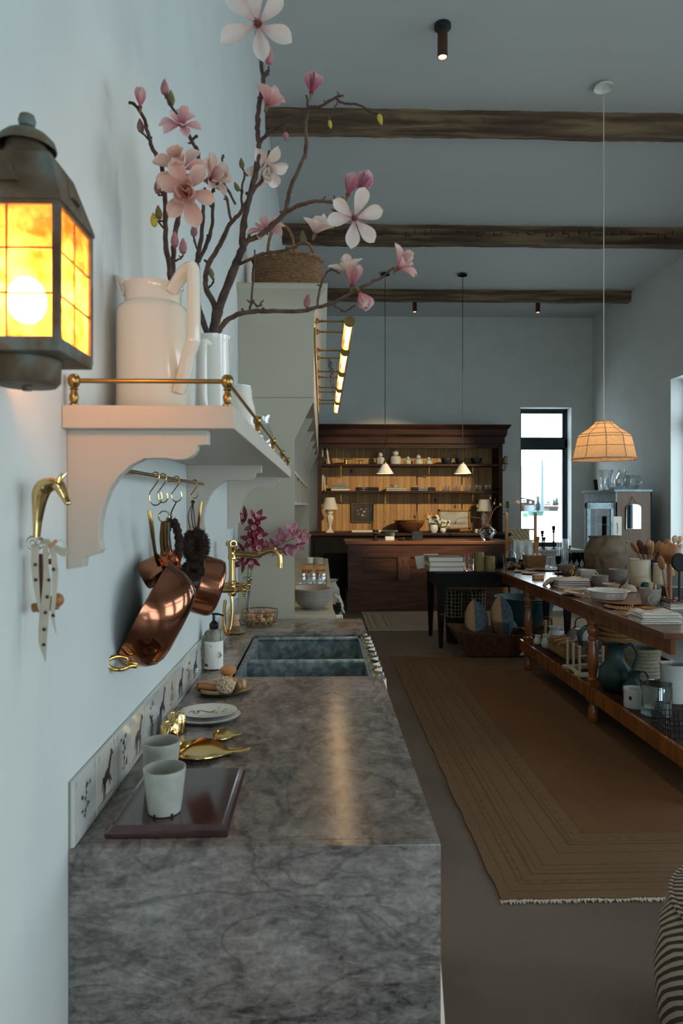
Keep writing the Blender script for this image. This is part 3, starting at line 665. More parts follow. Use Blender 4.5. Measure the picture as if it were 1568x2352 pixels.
# brass gallery
gz = SZ + .0395; gx = SXW - .014
def post(x, y):
    B().lathe([(.0085, 0), (.0085, .003), (.0055, .006), (.0075, .012), (.0078, .018), (.0055, .024), (.0052, .027), (.0075, .030), (.0052, .032), (.0072, .0345), (.0098, .0385), (.0112, .045), (.0100, .051), (.0065, .0555), (.0005, .057)], 18, TR((x, y, SZ))).build('rail_post', 'oldbrass', sh, world=True)
YP = [WY0 + .015, 1.76, 2.31, 2.84, WY1 - .015]
for y in YP: post(gx, y)
post(.016, YP[0]); post(.016, YP[-1])
B().cyl((.016, YP[0], gz + .005), (gx, YP[0], gz + .005), .0042, n=10).build('rail', 'oldbrass', sh, world=True)
B().cyl((gx, YP[0], gz + .005), (gx, YP[-1], gz + .005), .0042, n=10).build('rail', 'oldbrass', sh, world=True)
B().cyl((.016, YP[-1], gz + .005), (gx, YP[-1], gz + .005), .0042, n=10).build('rail', 'oldbrass', sh, world=True)

# ================================================================ CERAMICS ON THE SHELF
def lathe_thing(name, label, cat, loc, prof, mat, wall=None, n=32, part='body', rz=0, group=None, fn=None, sx=1, sy=1, scale=1):
    o = thing(name, label, cat, loc, rz, group, scale=scale)
    B().lathe(wall_prof(prof, wall) if wall else prof, n, fn=fn, sx=sx, sy=sy).build(part, mat, o)
    return o
pc = at(352, 900, 1.47)
p = lathe_thing('enamel_pitcher', 'tall cream pitcher with angular handle at the near end of the shelf', 'pitcher', (pc.x, 1.47, SZ),
    [(.074, 0), (.079, .004), (.080, .024), (.0775, .030), (.0765, .10), (.0765, .228), (.076, .236), (.070, .246), (.060, .254), (.0585, .262), (.0585, .280), (.0605, .288), (.064, .292)], 'cream', .004, 40)
hp = [(.058, 0, .275), (.092, 0, .306), (.112, 0, .312), (.121, 0, .298), (.122, 0, .18), (.119, 0, .158), (.104, 0, .128), (.088, 0, .085), (.077, 0, .062)]
hd = (math.cos(-.62), math.sin(-.62))
B().tube([(x * hd[0], x * hd[1], z) for x, _, z in cat_path(hp, 4)], [(.0155, .012)] * 33, 12, flat=(-hd[1], hd[0], 0)).build('handle', 'cream', p)
sd = (math.cos(2.9), math.sin(2.9))
def spout(i, j):
    a = (j - .5) * 1.0; r = .060 + .022 * i * (1 - (2 * j - 1) ** 2); z = .272 + .030 * i + .022 * i * (1 - (2 * j - 1) ** 2)
    return V((r * math.cos(2.9 + a), r * math.sin(2.9 + a), z))
B().grid(spout, 6, 12).build('spout', 'cream', p, solid=.003)
pc2 = at(489, 900, 1.70)
p2 = lathe_thing('handled_vase', 'slim white pitcher holding magnolia branches on the shelf', 'pitcher', (pc2.x, 1.70, SZ),
    [(.043, 0), (.045, .004), (.0445, .06), (.043, .15), (.0415, .225), (.0425, .238), (.0435, .243)], 'creamwhite', .004, 32)
hd = (math.cos(-1.75), math.sin(-1.75))
B().tube([(x * hd[0], x * hd[1], z) for x, _, z in cat_path([(.040, 0, .218), (.062, 0, .217), (.072, 0, .205), (.073, 0, .15), (.07, 0, .08), (.058, 0, .05), (.043, 0, .04)], 4)], [(.011, .009)] * 25, 12, flat=(-hd[1], hd[0], 0)).build('handle', 'creamwhite', p2)
pc3 = at(556, 960, 2.02)
p3 = lathe_thing('glazed_bottle', 'white glazed waisted bottle beside the slim pitcher on the shelf', 'bottle', (pc3.x, 2.02, SZ),
    [(.038, 0), (.042, .004), (.043, .05), (.0425, .085), (.037, .115), (.031, .135), (.028, .155), (.027, .17), (.0255, .176)], 'creamwhite', .003, 32)
B().lathe([(.0255, .172), (.026, .178), (.012, .183), (.0005, .184)], 32).build('lid', 'creamwhite', p3)
pc4 = at(602, 985, 2.42)
p4 = lathe_thing('glass_carafe', 'clear glass carafe at the far end of the shelf', 'carafe', (pc4.x, 2.42, SZ), [(.032, 0), (.04, .01), (.042, .05), (.036, .085), (.026, .105), (.024, .125), (.029, .145)], 'glass', .0015, 28)
p5 = lathe_thing('glass_tumbler', 'small clear tumbler behind the carafe on the shelf', 'tumbler', (pc4.x - .04, 2.6, SZ), [(.026, 0), (.028, .05), (.031, .09)], 'glass', .0015, 24)

# ================================================================ LANTERN
lx0, lx1, ly0, ly1 = .008, .128, .838, .952; zg0, zg1 = 1.683, 1.846
cxL, cyL = (lx0 + lx1) / 2, (ly0 + ly1) / 2
L = thing('wall_lantern', 'aged metal wall lantern with glowing amber panes', 'lantern', (0, cyL, 1.66))
fw = .009; b = B()
for x in (lx0, lx1):
    for y in (ly0, ly1): B().box((x, y, (zg0 + zg1) / 2), (fw, fw, zg1 - zg0 + .02)).build('corner_post', 'verdigris', L, world=True, bev=.001)

B().bb((lx0 - .004, ly0 - .004, 1.667), (lx1 + .004, ly1 + .004, 1.6845)).build('base_frame', 'verdigris', L, world=True, bev=.002, smooth=False)
b = B()
for a, b_ in (((lx0 - .004, ly0 - .004), (lx1 + .004, ly0 + .004)), ((lx0 - .004, ly1 - .004), (lx1 + .004, ly1 + .004)), ((lx0 - .004, ly0), (lx0 + .004, ly1)), ((lx1 - .004, ly0), (lx1 + .004, ly1))): b.bb((*a, zg1 - .002), (*b_, zg1 + .006))
b.build('top_frame', 'verdigris', L, world=True, smooth=False)
# panes: two columns by three rows on every side, each pane its own piece, with thin lead bars between
for side in range(4):
    bars = B()
    for c in range(2):
        for r_ in range(3):
            z0 = zg0 + (zg1 - zg0) * r_ / 3 + .001; z1 = zg0 + (zg1 - zg0) * (r_ + 1) / 3 - .001
            if side < 2:
                y = (ly0, ly1)[side]; x0 = lx0 + .004 + (lx1 - lx0 - .008) * c / 2; x1 = x0 + (lx1 - lx0 - .008) / 2
                B().bb((x0, y - .0008, z0), (x1, y + .0008, z1)).build('amber_pane', 'amber', L, world=True, smooth=False)
            else:
                x = (lx0, lx1)[side - 2]; y0 = ly0 + .004 + (ly1 - ly0 - .008) * c / 2; y1 = y0 + (ly1 - ly0 - .008) / 2
                B().bb((x - .0008, y0, z0), (x + .0008, y1, z1)).build('amber_pane', 'amber', L, world=True, smooth=False)
    for r_ in (1, 2):
        z = zg0 + (zg1 - zg0) * r_ / 3
        if side < 2: bars.bb((lx0, (ly0, ly1)[side] - .0016, z - .001), (lx1, (ly0, ly1)[side] + .0016, z + .001))
        else: bars.bb(((lx0, lx1)[side - 2] - .0016, ly0, z - .001), ((lx0, lx1)[side - 2] + .0016, ly1, z + .001))
    if side < 2: bars.bb((cxL - .001, (ly0, ly1)[side] - .0016, zg0), (cxL + .001, (ly0, ly1)[side] + .0016, zg1))
    else: bars.bb(((lx0, lx1)[side - 2] - .0016, cyL - .001, zg0), ((lx0, lx1)[side - 2] + .0016, cyL + .001, zg1))
    bars.build('lead_bars', 'verdigris', L, world=True, smooth=False)
def rect(o_, z): return [(lx0 - .006 + o_, ly0 - .006 + o_, z), (lx1 + .006 - o_, ly0 - .006 + o_, z), (lx1 + .006 - o_, ly1 + .006 - o_, z), (lx0 - .006 + o_, ly1 + .006 - o_, z)]
B().ring_loft([rect(0, zg1 + .004), rect(0, zg1 + .009), rect(.021, zg1 + .071), rect(.03, zg1 + .076)]).build('roof', 'verdigris', L, world=True, smooth=False)
# raised triangular vents on two roof slopes
def vent(c, u_, v_, n_, s_):
    c, u_, v_, n_ = V(c), V(u_), V(v_).normalized(), V(n_).normalized(); tri = [c - u_ * s_, c + u_ * s_, c + v_ * s_ * 2.0]
    return B().ring_loft([[q for q in tri], [q + n_ * .0035 for q in [c + (q - c) * .75 for q in tri]]])
vent((cxL, ly0 - .0010, zg1 + .026), (1, 0, 0), (0, .32, .95), (0, -.95, .32), .015).build('vent', 'verdigris', L, world=True, smooth=False)
vent((lx1 + .0010, cyL, zg1 + .026), (0, 1, 0), (-.32, 0, .95), (.95, 0, .32), .015).build('vent', 'verdigris', L, world=True, smooth=False)
zr = zg1 + .074
B().lathe([(.030, 0), (.029, .012), (.026, .016), (.0255, .024)], 28, TR((cxL, cyL, zr))).build('neck', 'verdigris', L, world=True)
B().lathe([(.0355, .020), (.0365, .022), (.034, .030), (.026, .038), (.015, .043), (.006, .045), (.0005, .045)], 32, TR((cxL, cyL, zr))).build('cap', 'verdigris', L, world=True)
B().lathe([(.004, .043), (.005, .047), (.0095, .050), (.011, .057), (.009, .064), (.004, .067), (.0005, .0675)], 18, TR((cxL, cyL, zr))).build('finial', 'verdigris', L, world=True)
B().lathe([(.042, 1.667), (.041, 1.640), (.036, 1.634), (.012, 1.633), (.0005, 1.633)], 28, TR((cxL, cyL, 0))).build('base_cup', 'verdigris', L, world=True)
B().cyl((cxL, cyL, 1.634), (cxL, cyL, 1.628), .006, n=10).build('screw', 'verdigris', L, world=True)
B().bb((0.0005, cyL - .04, 1.63), (.009, cyL + .04, 1.86)).build('back_plate', 'verdigris', L, world=True, smooth=False)
B().cyl((.009, cyL, 1.648), (cxL - .03, cyL, 1.648), .008).build('wall_arm', 'verdigris', L, world=True)
B().lathe([(.011, 0), (.011, .03)], 14, TR((cxL, cyL, zg0))).build('socket', 'paper', L, world=True)
B().ball((cxL, cyL, zg0 + .062), .024, 18, (1, 1, 1.25)).build('bulb', 'bulb_hot', L, world=True)
def lamp(kind, name, loc, e, col, size=.03, parent=None, **k):
    l = bpy.data.lights.new(name, kind); l.energy = e; l.color = col
    if kind in ('POINT', 'SPOT'): l.shadow_soft_size = size
    for a, v_ in k.items():
        if a != 'rot': setattr(l, a, v_)
    o_ = bpy.data.objects.new(name, l); o_.location = loc
    if 'rot' in k: o_.rotation_euler = k['rot']
    COL.objects.link(o_)
    if parent is not None: o_.parent = parent; o_.matrix_parent_inverse = MT[parent.name].inverted()
    return o_
# ================================================================ HORSE-HEAD HOOK AND RIBBON
def q3(u, v, x): return onx(u, v, x)
hk = thing('horse_head_hook', 'polished brass horse-head wall hook with a ribbon tied on', 'hook', (0, 1.06, 1.45))
Yh = 1.035
def hp_(u, v, dx=0): p = at(u, v, Yh + dx); return V((max(p.x, .004), p.y, p.z))
def tube_r(pts, rads, n=6, seg=16, flatk=.8): P = cat_path(pts, n); return B().tube(P, [(r_, r_ * flatk) for r_ in lerp_list(rads, len(P))], seg)
tube_r([hp_(84, 1234), hp_(86, 1200), hp_(89, 1165), hp_(93, 1136), hp_(101, 1120), hp_(115, 1113), hp_(128, 1111)], [.0052, .0066, .0095, .0128, .0136, .0118, .0100]).build('neck', 'palebrass', hk, world=True)
tube_r([hp_(126, 1110), hp_(134, 1113), hp_(141, 1126), hp_(149, 1143), hp_(156, 1156), hp_(158, 1160)], [.0092, .0098, .0080, .0058, .0052, .0030]).build('head', 'palebrass', hk, world=True)
for d in (-.006, .006):
    a, c = hp_(134, 1108, d), hp_(148 + d * 900, 1086, d)
    B().tube([a, a.lerp(c, .5) + V((-.001, 0, 0)), c], [.0035, .003, .0006], 8).build('ear', 'palebrass', hk, world=True)
    B().ball(hp_(139, 1120, d * 1.3), .0022, 8).build('eye', 'oldbrass', hk, world=True)
rb = thing('printed_ribbon', 'cream ribbon printed with small dark birds tied below the brass hook', 'ribbon', (.02, 1.03, 1.2))
def strip(pts, wd, name='tail', mat='ribbon', parent=rb, wdir=(1, .2, 0)):
    P = cat_path(pts, 6); wl = lerp_list(wd, len(P)) if isinstance(wd, list) else [wd] * len(P); wv = V(wdir).normalized()
    b = B(); A = [b.bm.verts.new(p + wv * wl[i]) for i, p in enumerate(P)]; C = [b.bm.verts.new(p - wv * wl[i]) for i, p in enumerate(P)]
    for i in range(len(P) - 1): b.bm.faces.new((A[i], A[i + 1], C[i + 1], C[i]))
    return b.build(name, mat, parent, world=True, solid=.0007)
r1 = strip([hp_(82, 1250), hp_(80, 1290), hp_(83, 1340), hp_(88, 1380), hp_(91, 1408)], [.0052, .0055, .0045, .0028, .0004])
r2 = strip([hp_(104, 1252), hp_(106, 1300), hp_(108, 1345), hp_(103, 1400), hp_(99, 1450), hp_(99, 1482), hp_(105, 1520)], [.0045, .0040, .0068, .0078, .0075, .0062, .0004], wdir=(1, -.2, 0))
r3 = strip([hp_(121, 1256), hp_(126, 1310), hp_(124, 1370), hp_(121, 1415), hp_(129, 1456)], [.0036, .0045, .0032, .0030, .0004])
for k, (u, v) in enumerate([(81, 1297), (82, 1332), (112, 1332), (108, 1371), (104, 1407), (101, 1446), (100, 1481), (123, 1308), (122, 1414)]):
    p = hp_(u, v, -.0035); b = B()
    for a in (0, 1.05, 2.1): b.box(p, (.006, .0004, .0013), (0, a + k, 0))
    b.build('bird_print', 'ink', r2, world=True, smooth=False)
def bow(cu, cv, ru, rv, n=1, t0=0, t1=2 * PI, dy=0): return [hp_(cu + ru * math.cos(t0 + (t1 - t0) * k / 10), cv + rv * math.sin(t0 + (t1 - t0) * k / 10), dy + .004 * math.sin(k)) for k in range(11)]
VD = (.35, -.94, .2)
strip(bow(74, 1247, 14, 15), .0058, 'bow_loop', wdir=VD); strip(bow(75, 1248, 7, 8), .0045, 'bow_loop', wdir=VD); strip(bow(91, 1248, 10, 12, t0=1), .0052, 'bow_loop', wdir=(.6, -.7, .4))
strip([hp_(92, 1246), hp_(108, 1244), hp_(118, 1258), hp_(112, 1276), hp_(102, 1262)], [.004, .0052, .005, .0042, .003], 'bow_loop', wdir=(.5, -.3, .8))
strip([hp_(118, 1250), hp_(132, 1262), hp_(145, 1268), hp_(158, 1266), hp_(163, 1262)], [.0035, .0062, .0070, .0060, .0005], 'bow_loop', wdir=(.1, -.3, 1)); strip([hp_(122, 1254), hp_(135, 1240), hp_(146, 1244), hp_(148, 1258)], [.0008, .001, .001, .0008], 'thread', wdir=VD)
B().tube([hp_(112, 1256), hp_(130, 1242)], .0028, 8).build('twig', 'lightwood', rb, world=True)
wd = thing('wooden_ornament', 'carved brown wooden ornament hanging behind the ribbon', 'ornament', (.03, 1.05, 1.25))
B().tube(cat_path([hp_(98, 1272, .012), hp_(99, 1320, .012), hp_(100, 1385, .012)], 4), .0065, 10).build('stem', 'spoondark', wd, world=True)
B().tube(cat_path([hp_(76, 1396, .012), hp_(88, 1394, .012), hp_(104, 1392, .012), hp_(122, 1388, .012), hp_(135, 1386, .012)], 4), [.007] * 4 + [.009] * 9 + [.009] * 3 + [.006], 12).build('crossbar', 'spoonwood', wd, world=True)
B().ball(hp_(131, 1378, .012), .0105, 14).build('knob', 'spoonwood', wd, world=True)
B().tube(cat_path([hp_(98, 1285, .012), hp_(114, 1290, .012), hp_(124, 1286, .012)], 4), .0045, 8).build('crosspiece', 'spoondark', wd, world=True)

# ================================================================ HANGING RAIL, S-HOOKS, PANS
RX = .055; RZ = 1.549
rl = thing('hanging_rail', 'thin brass rail between the shelf brackets', 'rail', (RX, 1.25, RZ))
B().cyl((RX, 1.245, RZ), (RX, 2.279, RZ), .0045, n=10).build('rod', 'oldbrass', rl, world=True)
for y in (1.5, 2.0): B().cyl((0.0005, y, RZ), (RX, y, RZ), .003).build('standoff', 'oldbrass', rl, world=True)
def railY(u): # depth on the rail seen at pixel column u
    d = ray(u, 1100); return d.y * ((RX - CX) / d.x)
def s_hook(u, drop=.068, w_=.020, ang=0, label=''):
    y = railY(u); o = thing('s_hook', label, 'hook', (RX, y, RZ), ang, 'brass hooks on the rail')
    pts = []
    for i in range(11): a = PI * (1.05 - 1.15 * i / 10); pts.append((.0, .0085 * math.cos(a), .0005 + .0085 * math.sin(a)))
    pts += [(0, .006, -.012), (0, -.004, -.026), (0, -.013, -.038)]
    for i in range(13): a = PI * (1.0 + 1.2 * i / 12); pts.append((0, w_ * .62 * math.cos(a), -drop + .024 + w_ * .75 * math.sin(a)))
    B().tube([V((y_ * .85, y_ * .45, z)) for _, y_, z in pts], .0017, 6).build('wire', 'palebrass', o)
    return V((RX, y, RZ - drop + .010))
hk1 = s_hook(357, .074, .026, label='brass hook holding the largest copper pan')
hk2 = s_hook(374, .072, .020, label='brass hook carrying the ring of measuring cups')
hk3 = s_hook(405, .066, .024, label='brass hook holding the dark braided coir loop')
hk4 = s_hook(447, .060, .016, label='brass hook holding the round coir brush')
hk5 = s_hook(468, .062, .020, label='end brass hook nearest the second bracket')
def pan_axes(ax): return frame_to(ax)
# large pan: rim faces the wall, flat base turned to the room
c_rim = at(330, 1403, 1.60); ax = V((.87, .10, -.455)).normalized()
pan = thing('copper_saute_pan', 'large polished copper pan hanging with its base outward', 'pan', c_rim)
prof = [(.126, 0), (.1295, .001), (.1285, .004), (.126, .018), (.120, .042), (.110, .066), (.096, .083), (.078, .092), (.055, .0955), (.0005, .097)]
inner = [(.0005, .0945), (.054, .093), (.0765, .0895), (.094, .081), (.1075, .0645), (.1175, .042), (.1235, .018), (.126, 0)]
Mp = TR(c_rim, ax)
B().lathe(prof, 56, Mp).build('body', 'copper', pan, world=True, ang=60)
B().lathe(inner, 56, Mp).build('tin_lining', 'steel', pan, world=True, ang=60)
hpts = [at(343, 1172, 1.535), at(347, 1200, 1.54), at(352, 1240, 1.56), at(360, 1285, 1.60), at(374, 1312, 1.66), at(388, 1323, 1.70)]
B().tube(cat_path(hpts, 5), [(.0055, .0025)] * 10 + [(.0045, .003)] * 8 + [(.006, .003)] * 8, 8).build('handle', 'oldbrass', pan, world=True)
B().box(at(390, 1328, 1.70), (.045, .006, .026), (0, .6, .25)).build('handle_plate', 'oldbrass', pan, world=True, bev=.003)
for d in (-10, 10): B().ball(at(392 + d, 1330 + d * .6, 1.692), .0035, 8).build('rivet', 'gold', pan, world=True)
rc = at(276, 1523, 1.47); rcs = [at(300, 1524, 1.50), at(290, 1512, 1.50), at(270, 1508, 1.48), at(250, 1514, 1.46), at(245, 1526, 1.455), at(258, 1536, 1.46), at(280, 1537, 1.47), at(298, 1530, 1.49), at(310, 1530, 1.50)]
B().tube(cat_path(rcs, 4), .0048, 10).build('loop_handle', 'gold', pan, world=True)
B().box(at(305, 1527, 1.50), (.02, .006, .014), (0, .2, .2)).build('loop_plate', 'oldbrass', pan, world=True, bev=.002)
# second pan behind it
c2 = at(447, 1338, 2.02); ax2 = V((.90, .30, -.30)).normalized()
pan2 = thing('copper_saucepan', 'smaller copper saucepan hanging at the far end of the rail', 'pan', c2)
M2 = TR(c2, ax2)
B().lathe([(.084, 0), (.087, .001), (.0865, .004), (.086, .055), (.083, .066), (.074, .071), (.0005, .072)], 44, M2).build('body', 'copper', pan2, world=True, ang=60)
B().lathe([(.0005, .069), (.073, .068), (.081, .064), (.0835, .055), (.084, 0)], 44, M2).build('tin_lining', 'steel', pan2, world=True, ang=60)
B().tube(cat_path([at(463, 1152, 2.22), at(458, 1190, 2.21), at(452, 1230, 2.15), at(449, 1275, 2.06)], 5), [(.006, .0025)] * 16, 8).build('handle', 'oldbrass', pan2, world=True)
# ring of three nested copper measuring cups
mc = thing('copper_measuring_cups', 'nest of small copper measuring cups on a brass ring', 'measuring cups', at(372, 1300, 1.68))
rp = at(376, 1186, 1.62)
B().tube([rp + V((.0125 * math.cos(a), .004 * math.sin(a), .0125 * math.sin(a))) for a in [2 * PI * i / 20 for i in range(20)]], .0016, 6, True).build('ring', 'palebrass', mc, world=True)
for k in range(3):
    c = at(372 + k * 12, 1304 - k * 6, 1.66 + k * .02); axk = V((-.80, -.1, -.38 + k * .05)).normalized(); s_ = 1 - k * .1
    cup = B().lathe(wall_prof([(.032 * s_, 0), (.034 * s_, .003), (.037 * s_, .052)], .0018), 30, TR(c + axk * .048 * s_, -axk)).build('cup', 'copper', mc, world=True, ang=60)
    B().lathe([(.0352 * s_, .0505), (.0005, .0505 * .2)], 24, TR(c + axk * .048 * s_, -axk)).build('inside', 'copperin', cup, world=True)
    B().tube(cat_path([at(373 + k * 7, 1199, 1.625 + k * .01), at(370 + k * 9, 1235, 1.64 + k * .01), at(374 + k * 10, 1282, 1.665 + k * .015)], 4), [(.0045, .0015)] * 9, 8).build('handle', ('oldbrass', 'brass', 'steel')[k], mc, world=True)
# coir brushes
def fuzzy(b, pts, r, n, seed, L=.008):
    rr = random.Random(seed); P = cat_path(pts, 8)
    for i in range(n):
        p = P[int(rr.random() * (len(P) - 1))]; d = V((rr.gauss(0, 1), rr.gauss(0, 1), rr.gauss(0, 1))).normalized(); rad = r if not callable(r) else r(p)
        a = p + d * rad * .9; c = p + d * (rad + L * rr.uniform(.5, 1)); s_ = d.orthogonal().normalized() * .0009
        vs = [b.bm.verts.new(q) for q in (a + s_, a - s_, c)]; b.bm.faces.new(vs)
bl = thing('coir_loop_brush', 'dark brown braided coir loop hanging in the middle of the rail', 'brush', at(395, 1250, 1.80))
lp = [at(393, 1192, 1.80), at(383, 1215, 1.80), at(379, 1255, 1.80), at(380, 1300, 1.80), at(391, 1322, 1.80), at(404, 1300, 1.80), at(411, 1250, 1.80), at(406, 1215, 1.80), at(396, 1193, 1.80)]
b = B(); P = cat_path(lp, 10); b.tube(P, [.0105 + .0018 * math.sin(i * 1.4) for i in range(len(P))], 10); fuzzy(b, lp, .010, 1500, 3, .005); b.build('braid', 'coir', bl, world=True, kind='stuff')
B().tube(cat_path([hk3 + V((0, 0, -.004)), at(393, 1178, 1.79), at(394, 1196, 1.80)], 4), .0018, 6).build('cord', 'coir', bl, world=True)
br = thing('coir_round_brush', 'fluffy dark coir brush of two stacked pads on a twisted cord', 'brush', at(445, 1290, 1.98))
b = B(); cA = at(449, 1254, 1.95); ringA = [cA + V((.020 * math.cos(a) * .97, .006 * math.cos(a), .033 * math.sin(a))) for a in [2 * PI * i / 16 for i in range(17)]]
b.tube(ringA, .0175, 12, False); fuzzy(b, ringA, .017, 4500, 5, .011); b.build('pad', 'coir', br, world=True, kind='stuff')
b = B(); cB = at(441, 1312, 1.94); ringB = [cB + V((.0175 * math.cos(a) * .97, .006 * math.cos(a), .0145 * math.sin(a))) for a in [2 * PI * i / 16 for i in range(17)]]
b.tube(ringB, .0145, 12, False); fuzzy(b, ringB, .014, 3500, 6, .009); b.build('pad', 'coir', br, world=True, kind='stuff')
for du in (-10, 0, 7): B().tube(cat_path([at(443, 1153, 1.98), at(440 + du * .8, 1185, 1.97), at(445 + du * .7, 1218, 1.95)], 4), .0016, 6).build('cord', 'barkdark', br, world=True)
B().ball(at(443, 1153, 1.98), .006, 10).build('knot', 'barkdark', br, world=True)
B().ball(at(440, 1215, 1.94), .0055, 10).build('wooden_bead', 'palewood', br, world=True)

# ================================================================ FAUCET
fy = 2.86; fx = .062
fc = thing('bridge_faucet', 'brass wall-mounted bridge faucet with swan spout and hand spray', 'faucet', (0, fy, 1.1))
G = 'brass'
def fp(u, v, dy=0): return at(u, v, fy + dy)
zv = fp(520, 1352).z
B().lathe([(.015, -.03), (.0185, -.02), (.0165, -.01), (.015, 0), (.015, .02), (.0185, .022), (.0185, .03), (.0145, .034), (.0135, .09), (.014, .12), (.0185, .124), (.0185, .135), (.0165, .14), (.0165, .165), (.0185, .168), (.0185, .180), (.012, .184), (.007, .19), (.0005, .191)], 20, TR((fx + .012, fy, zv))).build('column', G, fc, world=True)
sp = [fp(530, 1272), fp(560, 1273), fp(588, 1275), fp(602, 1270), fp(618, 1264), fp(632, 1265), fp(641, 1275), fp(643, 1290), fp(643, 1302)]
B().tube(cat_path(sp, 5), [.0135] * 6 + [.0125] * 12 + [.0122] * 30, 18).build('spout', G, fc, world=True)
B().cyl(fp(643, 1297), fp(643, 1304), .0142, n=20).build('aerator', G, fc, world=True)
B().cyl(fp(526, 1262), fp(531, 1248), .006).build('cradle_stem', G, fc, world=True)
hs = B(); c = fp(534, 1249); hs.cyl(c + V((-.022, .03, -.001)), c + V((.006, -.012, 0)), .0135, .0155, 20); hs.build('spray_head', G, fc, world=True)
B().cyl(c + V((.0055, -.0115, 0)), c + V((.0068, -.0135, 0)), .0105, n=18).build('spray_face', 'black', fc, world=True)
# bridge bars and valves
for dy, hv in ((-.085, 1343), (.085, 1347)):
    zc_ = zv + .005
    B().cyl((.002, fy + dy, zc_), (fx + .03, fy + dy, zc_), .0125, .0115, 16).build('valve_body', G, fc, world=True)
    B().lathe([(.024, 0), (.024, .004), (.017, .010), (.012, .014)], 22, TR((.0008, fy + dy, zc_), (1, 0, 0))).build('wall_flange', G, fc, world=True)
    B().lathe([(.0085, 0), (.0115, .006), (.0115, .016), (.007, .02), (.007, .03), (.0125, .034), (.0135, .042), (.008, .05), (.0005, .051)], 18, TR((fx + .03, fy + dy, zc_), (1, 0, 0))).build('valve_cap', G, fc, world=True)
    kx = fx + .07
    for a in range(4):
        an = a * PI / 2 + .4; e = V((kx, fy + dy + .026 * math.cos(an), zc_ + .026 * math.sin(an)))
        B().cyl((kx, fy + dy, zc_), e, .0035, .0045).ball(e, .006, 10).build('cross_handle', G, fc, world=True)
B().cyl((fx + .012, fy - .085, zv + .005), (fx + .012, fy + .085, zv + .005), .0105, n=14).build('bridge_bar', G, fc, world=True)
hose = cat_path([fp(517, 1378), fp(514, 1410), fp(515, 1440), fp(521, 1457, .0), fp(528, 1440, .02), fp(532, 1400, .05), fp(531, 1360, .06), fp(530, 1300, .05), fp(527, 1262, .03)], 10)
hose = [V((max(p.x, .022), p.y, max(p.z, ZT + .012))) for p in hose]
rr_ = []; hh = []
for i in range(len(hose) - 1):
    for k in range(3): hh.append(hose[i].lerp(hose[i + 1], k / 3)); rr_.append(.0078 if (i * 3 + k) % 2 else .0064)
B().tube(hh, rr_, 10).build('hose', G, fc, world=True, ang=80)

# ================================================================ THINGS ON THE COUNTER
# marble board with a moulded edge
bo = thing('marble_board', 'dark red marble serving board with a moulded edge near the front', 'board', (.165, 1.405, ZT))
bw, bl_ = .112, .148
def rr(o_, z): return [(-bw + o_, -bl_ + o_, z), (bw - o_, -bl_ + o_, z), (bw - o_, bl_ - o_, z), (-bw + o_, bl_ - o_, z)]
B().ring_loft([rr(.003, 0), rr(0, .003), rr(0, .009), rr(.006, .011), rr(.011, .0175), rr(.0135, .0195)]).build('slab', 'redmarble', bo, bev=.0008, smooth=False)
def cup(name, label, u, vb, Y, zb, s_=1, crack=True):
    p = at(u, vb, Y); o = thing(name, label, 'cup', (p.x, Y, zb), group='grey stoneware cups', scale=s_)
    B().lathe(wall_prof([(.027, 0), (.0305, .002), (.0345, .03), (.039, .07), (.0405, .083), (.0402, .085)], .003), 40).build('body', 'stoneware', o)
    if crack:
        for a in (-2.0, -.9): B().box((.0292 * math.cos(a), .0292 * math.sin(a), .0035), (.004, .006, .007), (0, 0, a)).build('foot_notch', 'ink', o, bev=.001)
    return o
cup('stoneware_cup', 'grey stoneware cup standing on the red marble board, nearest', 378, 1850, 1.325, ZT + .0196)
cup('stoneware_cup', 'grey stoneware cup half hidden behind the front cup', 370, 1800, 1.475, ZT + .0196, crack=False)
# gold dishes shaped like a bird
def bird_dish(label, u, v, L_, rz, s_=1):
    p = on(u, v, ZT); o = thing('bird_dish', label, 'dish', (p.x, p.y, ZT), rz, 'gold bird dishes', scale=s_)
    def f(i, j):
        t = i; x = -.5 * L_ + L_ * t; s__ = (j - .5) * 2; wl = [.006, .042, .058, .067, .071, .070, .063, .051, .036, .022, .014, .011, .012, .014]
        q_ = t * 13; k_ = min(int(q_), 12); wdt = wl[k_] * (1 - q_ + k_) + wl[k_ + 1] * (q_ - k_); rim = [.008, .010, .011, .012, .012, .011, .010, .008, .006, .005, .004, .003, .003, .002]; rh = rim[k_] * (1 - q_ + k_) + rim[k_ + 1] * (q_ - k_)
        z = .003 + rh * abs(s__) ** 2.2 + .012 * max(0, t - .68) / .32 + .010 * max(0, .12 - t) / .12
        return V((x, s__ * wdt, z))
    B().grid(f, 28, 10).build('dish', 'gold', o, solid=.002)
    return o
bird_dish('larger gold bird-shaped dish behind the cups', 488, 1732, .185, -.08)
bird_dish('smaller gold bird-shaped dish behind the larger one', 520, 1694, .13, .0, .6)
# gold crumpled holders
def holder(label, u, v, seed):
    p = on(u, v, ZT); r = random.Random(seed); ph = [r.uniform(0, 6) for _ in range(3)]
    fn = lambda a, z: 1 + .06 * math.sin(3 * a + ph[0] + z * 60) + .05 * math.sin(5 * a + ph[1] - z * 90)
    o = thing('gold_candle_holder', label, 'candle holder', (p.x, p.y, ZT), group='gold crumpled holders')
    B().lathe([(.0005, 0), (.024, 0), (.0265, .004), (.0255, .03), (.0235, .046), (.020, .052), (.0135, .053), (.0115, .050), (.0105, .03), (.0005, .029)], 36, fn=fn).build('body', 'palebrass', o)
holder('crumpled gold candle holder, front of two', 390, 1704, 1); holder('crumpled gold candle holder, rear of two beside the plates', 404, 1682, 2)
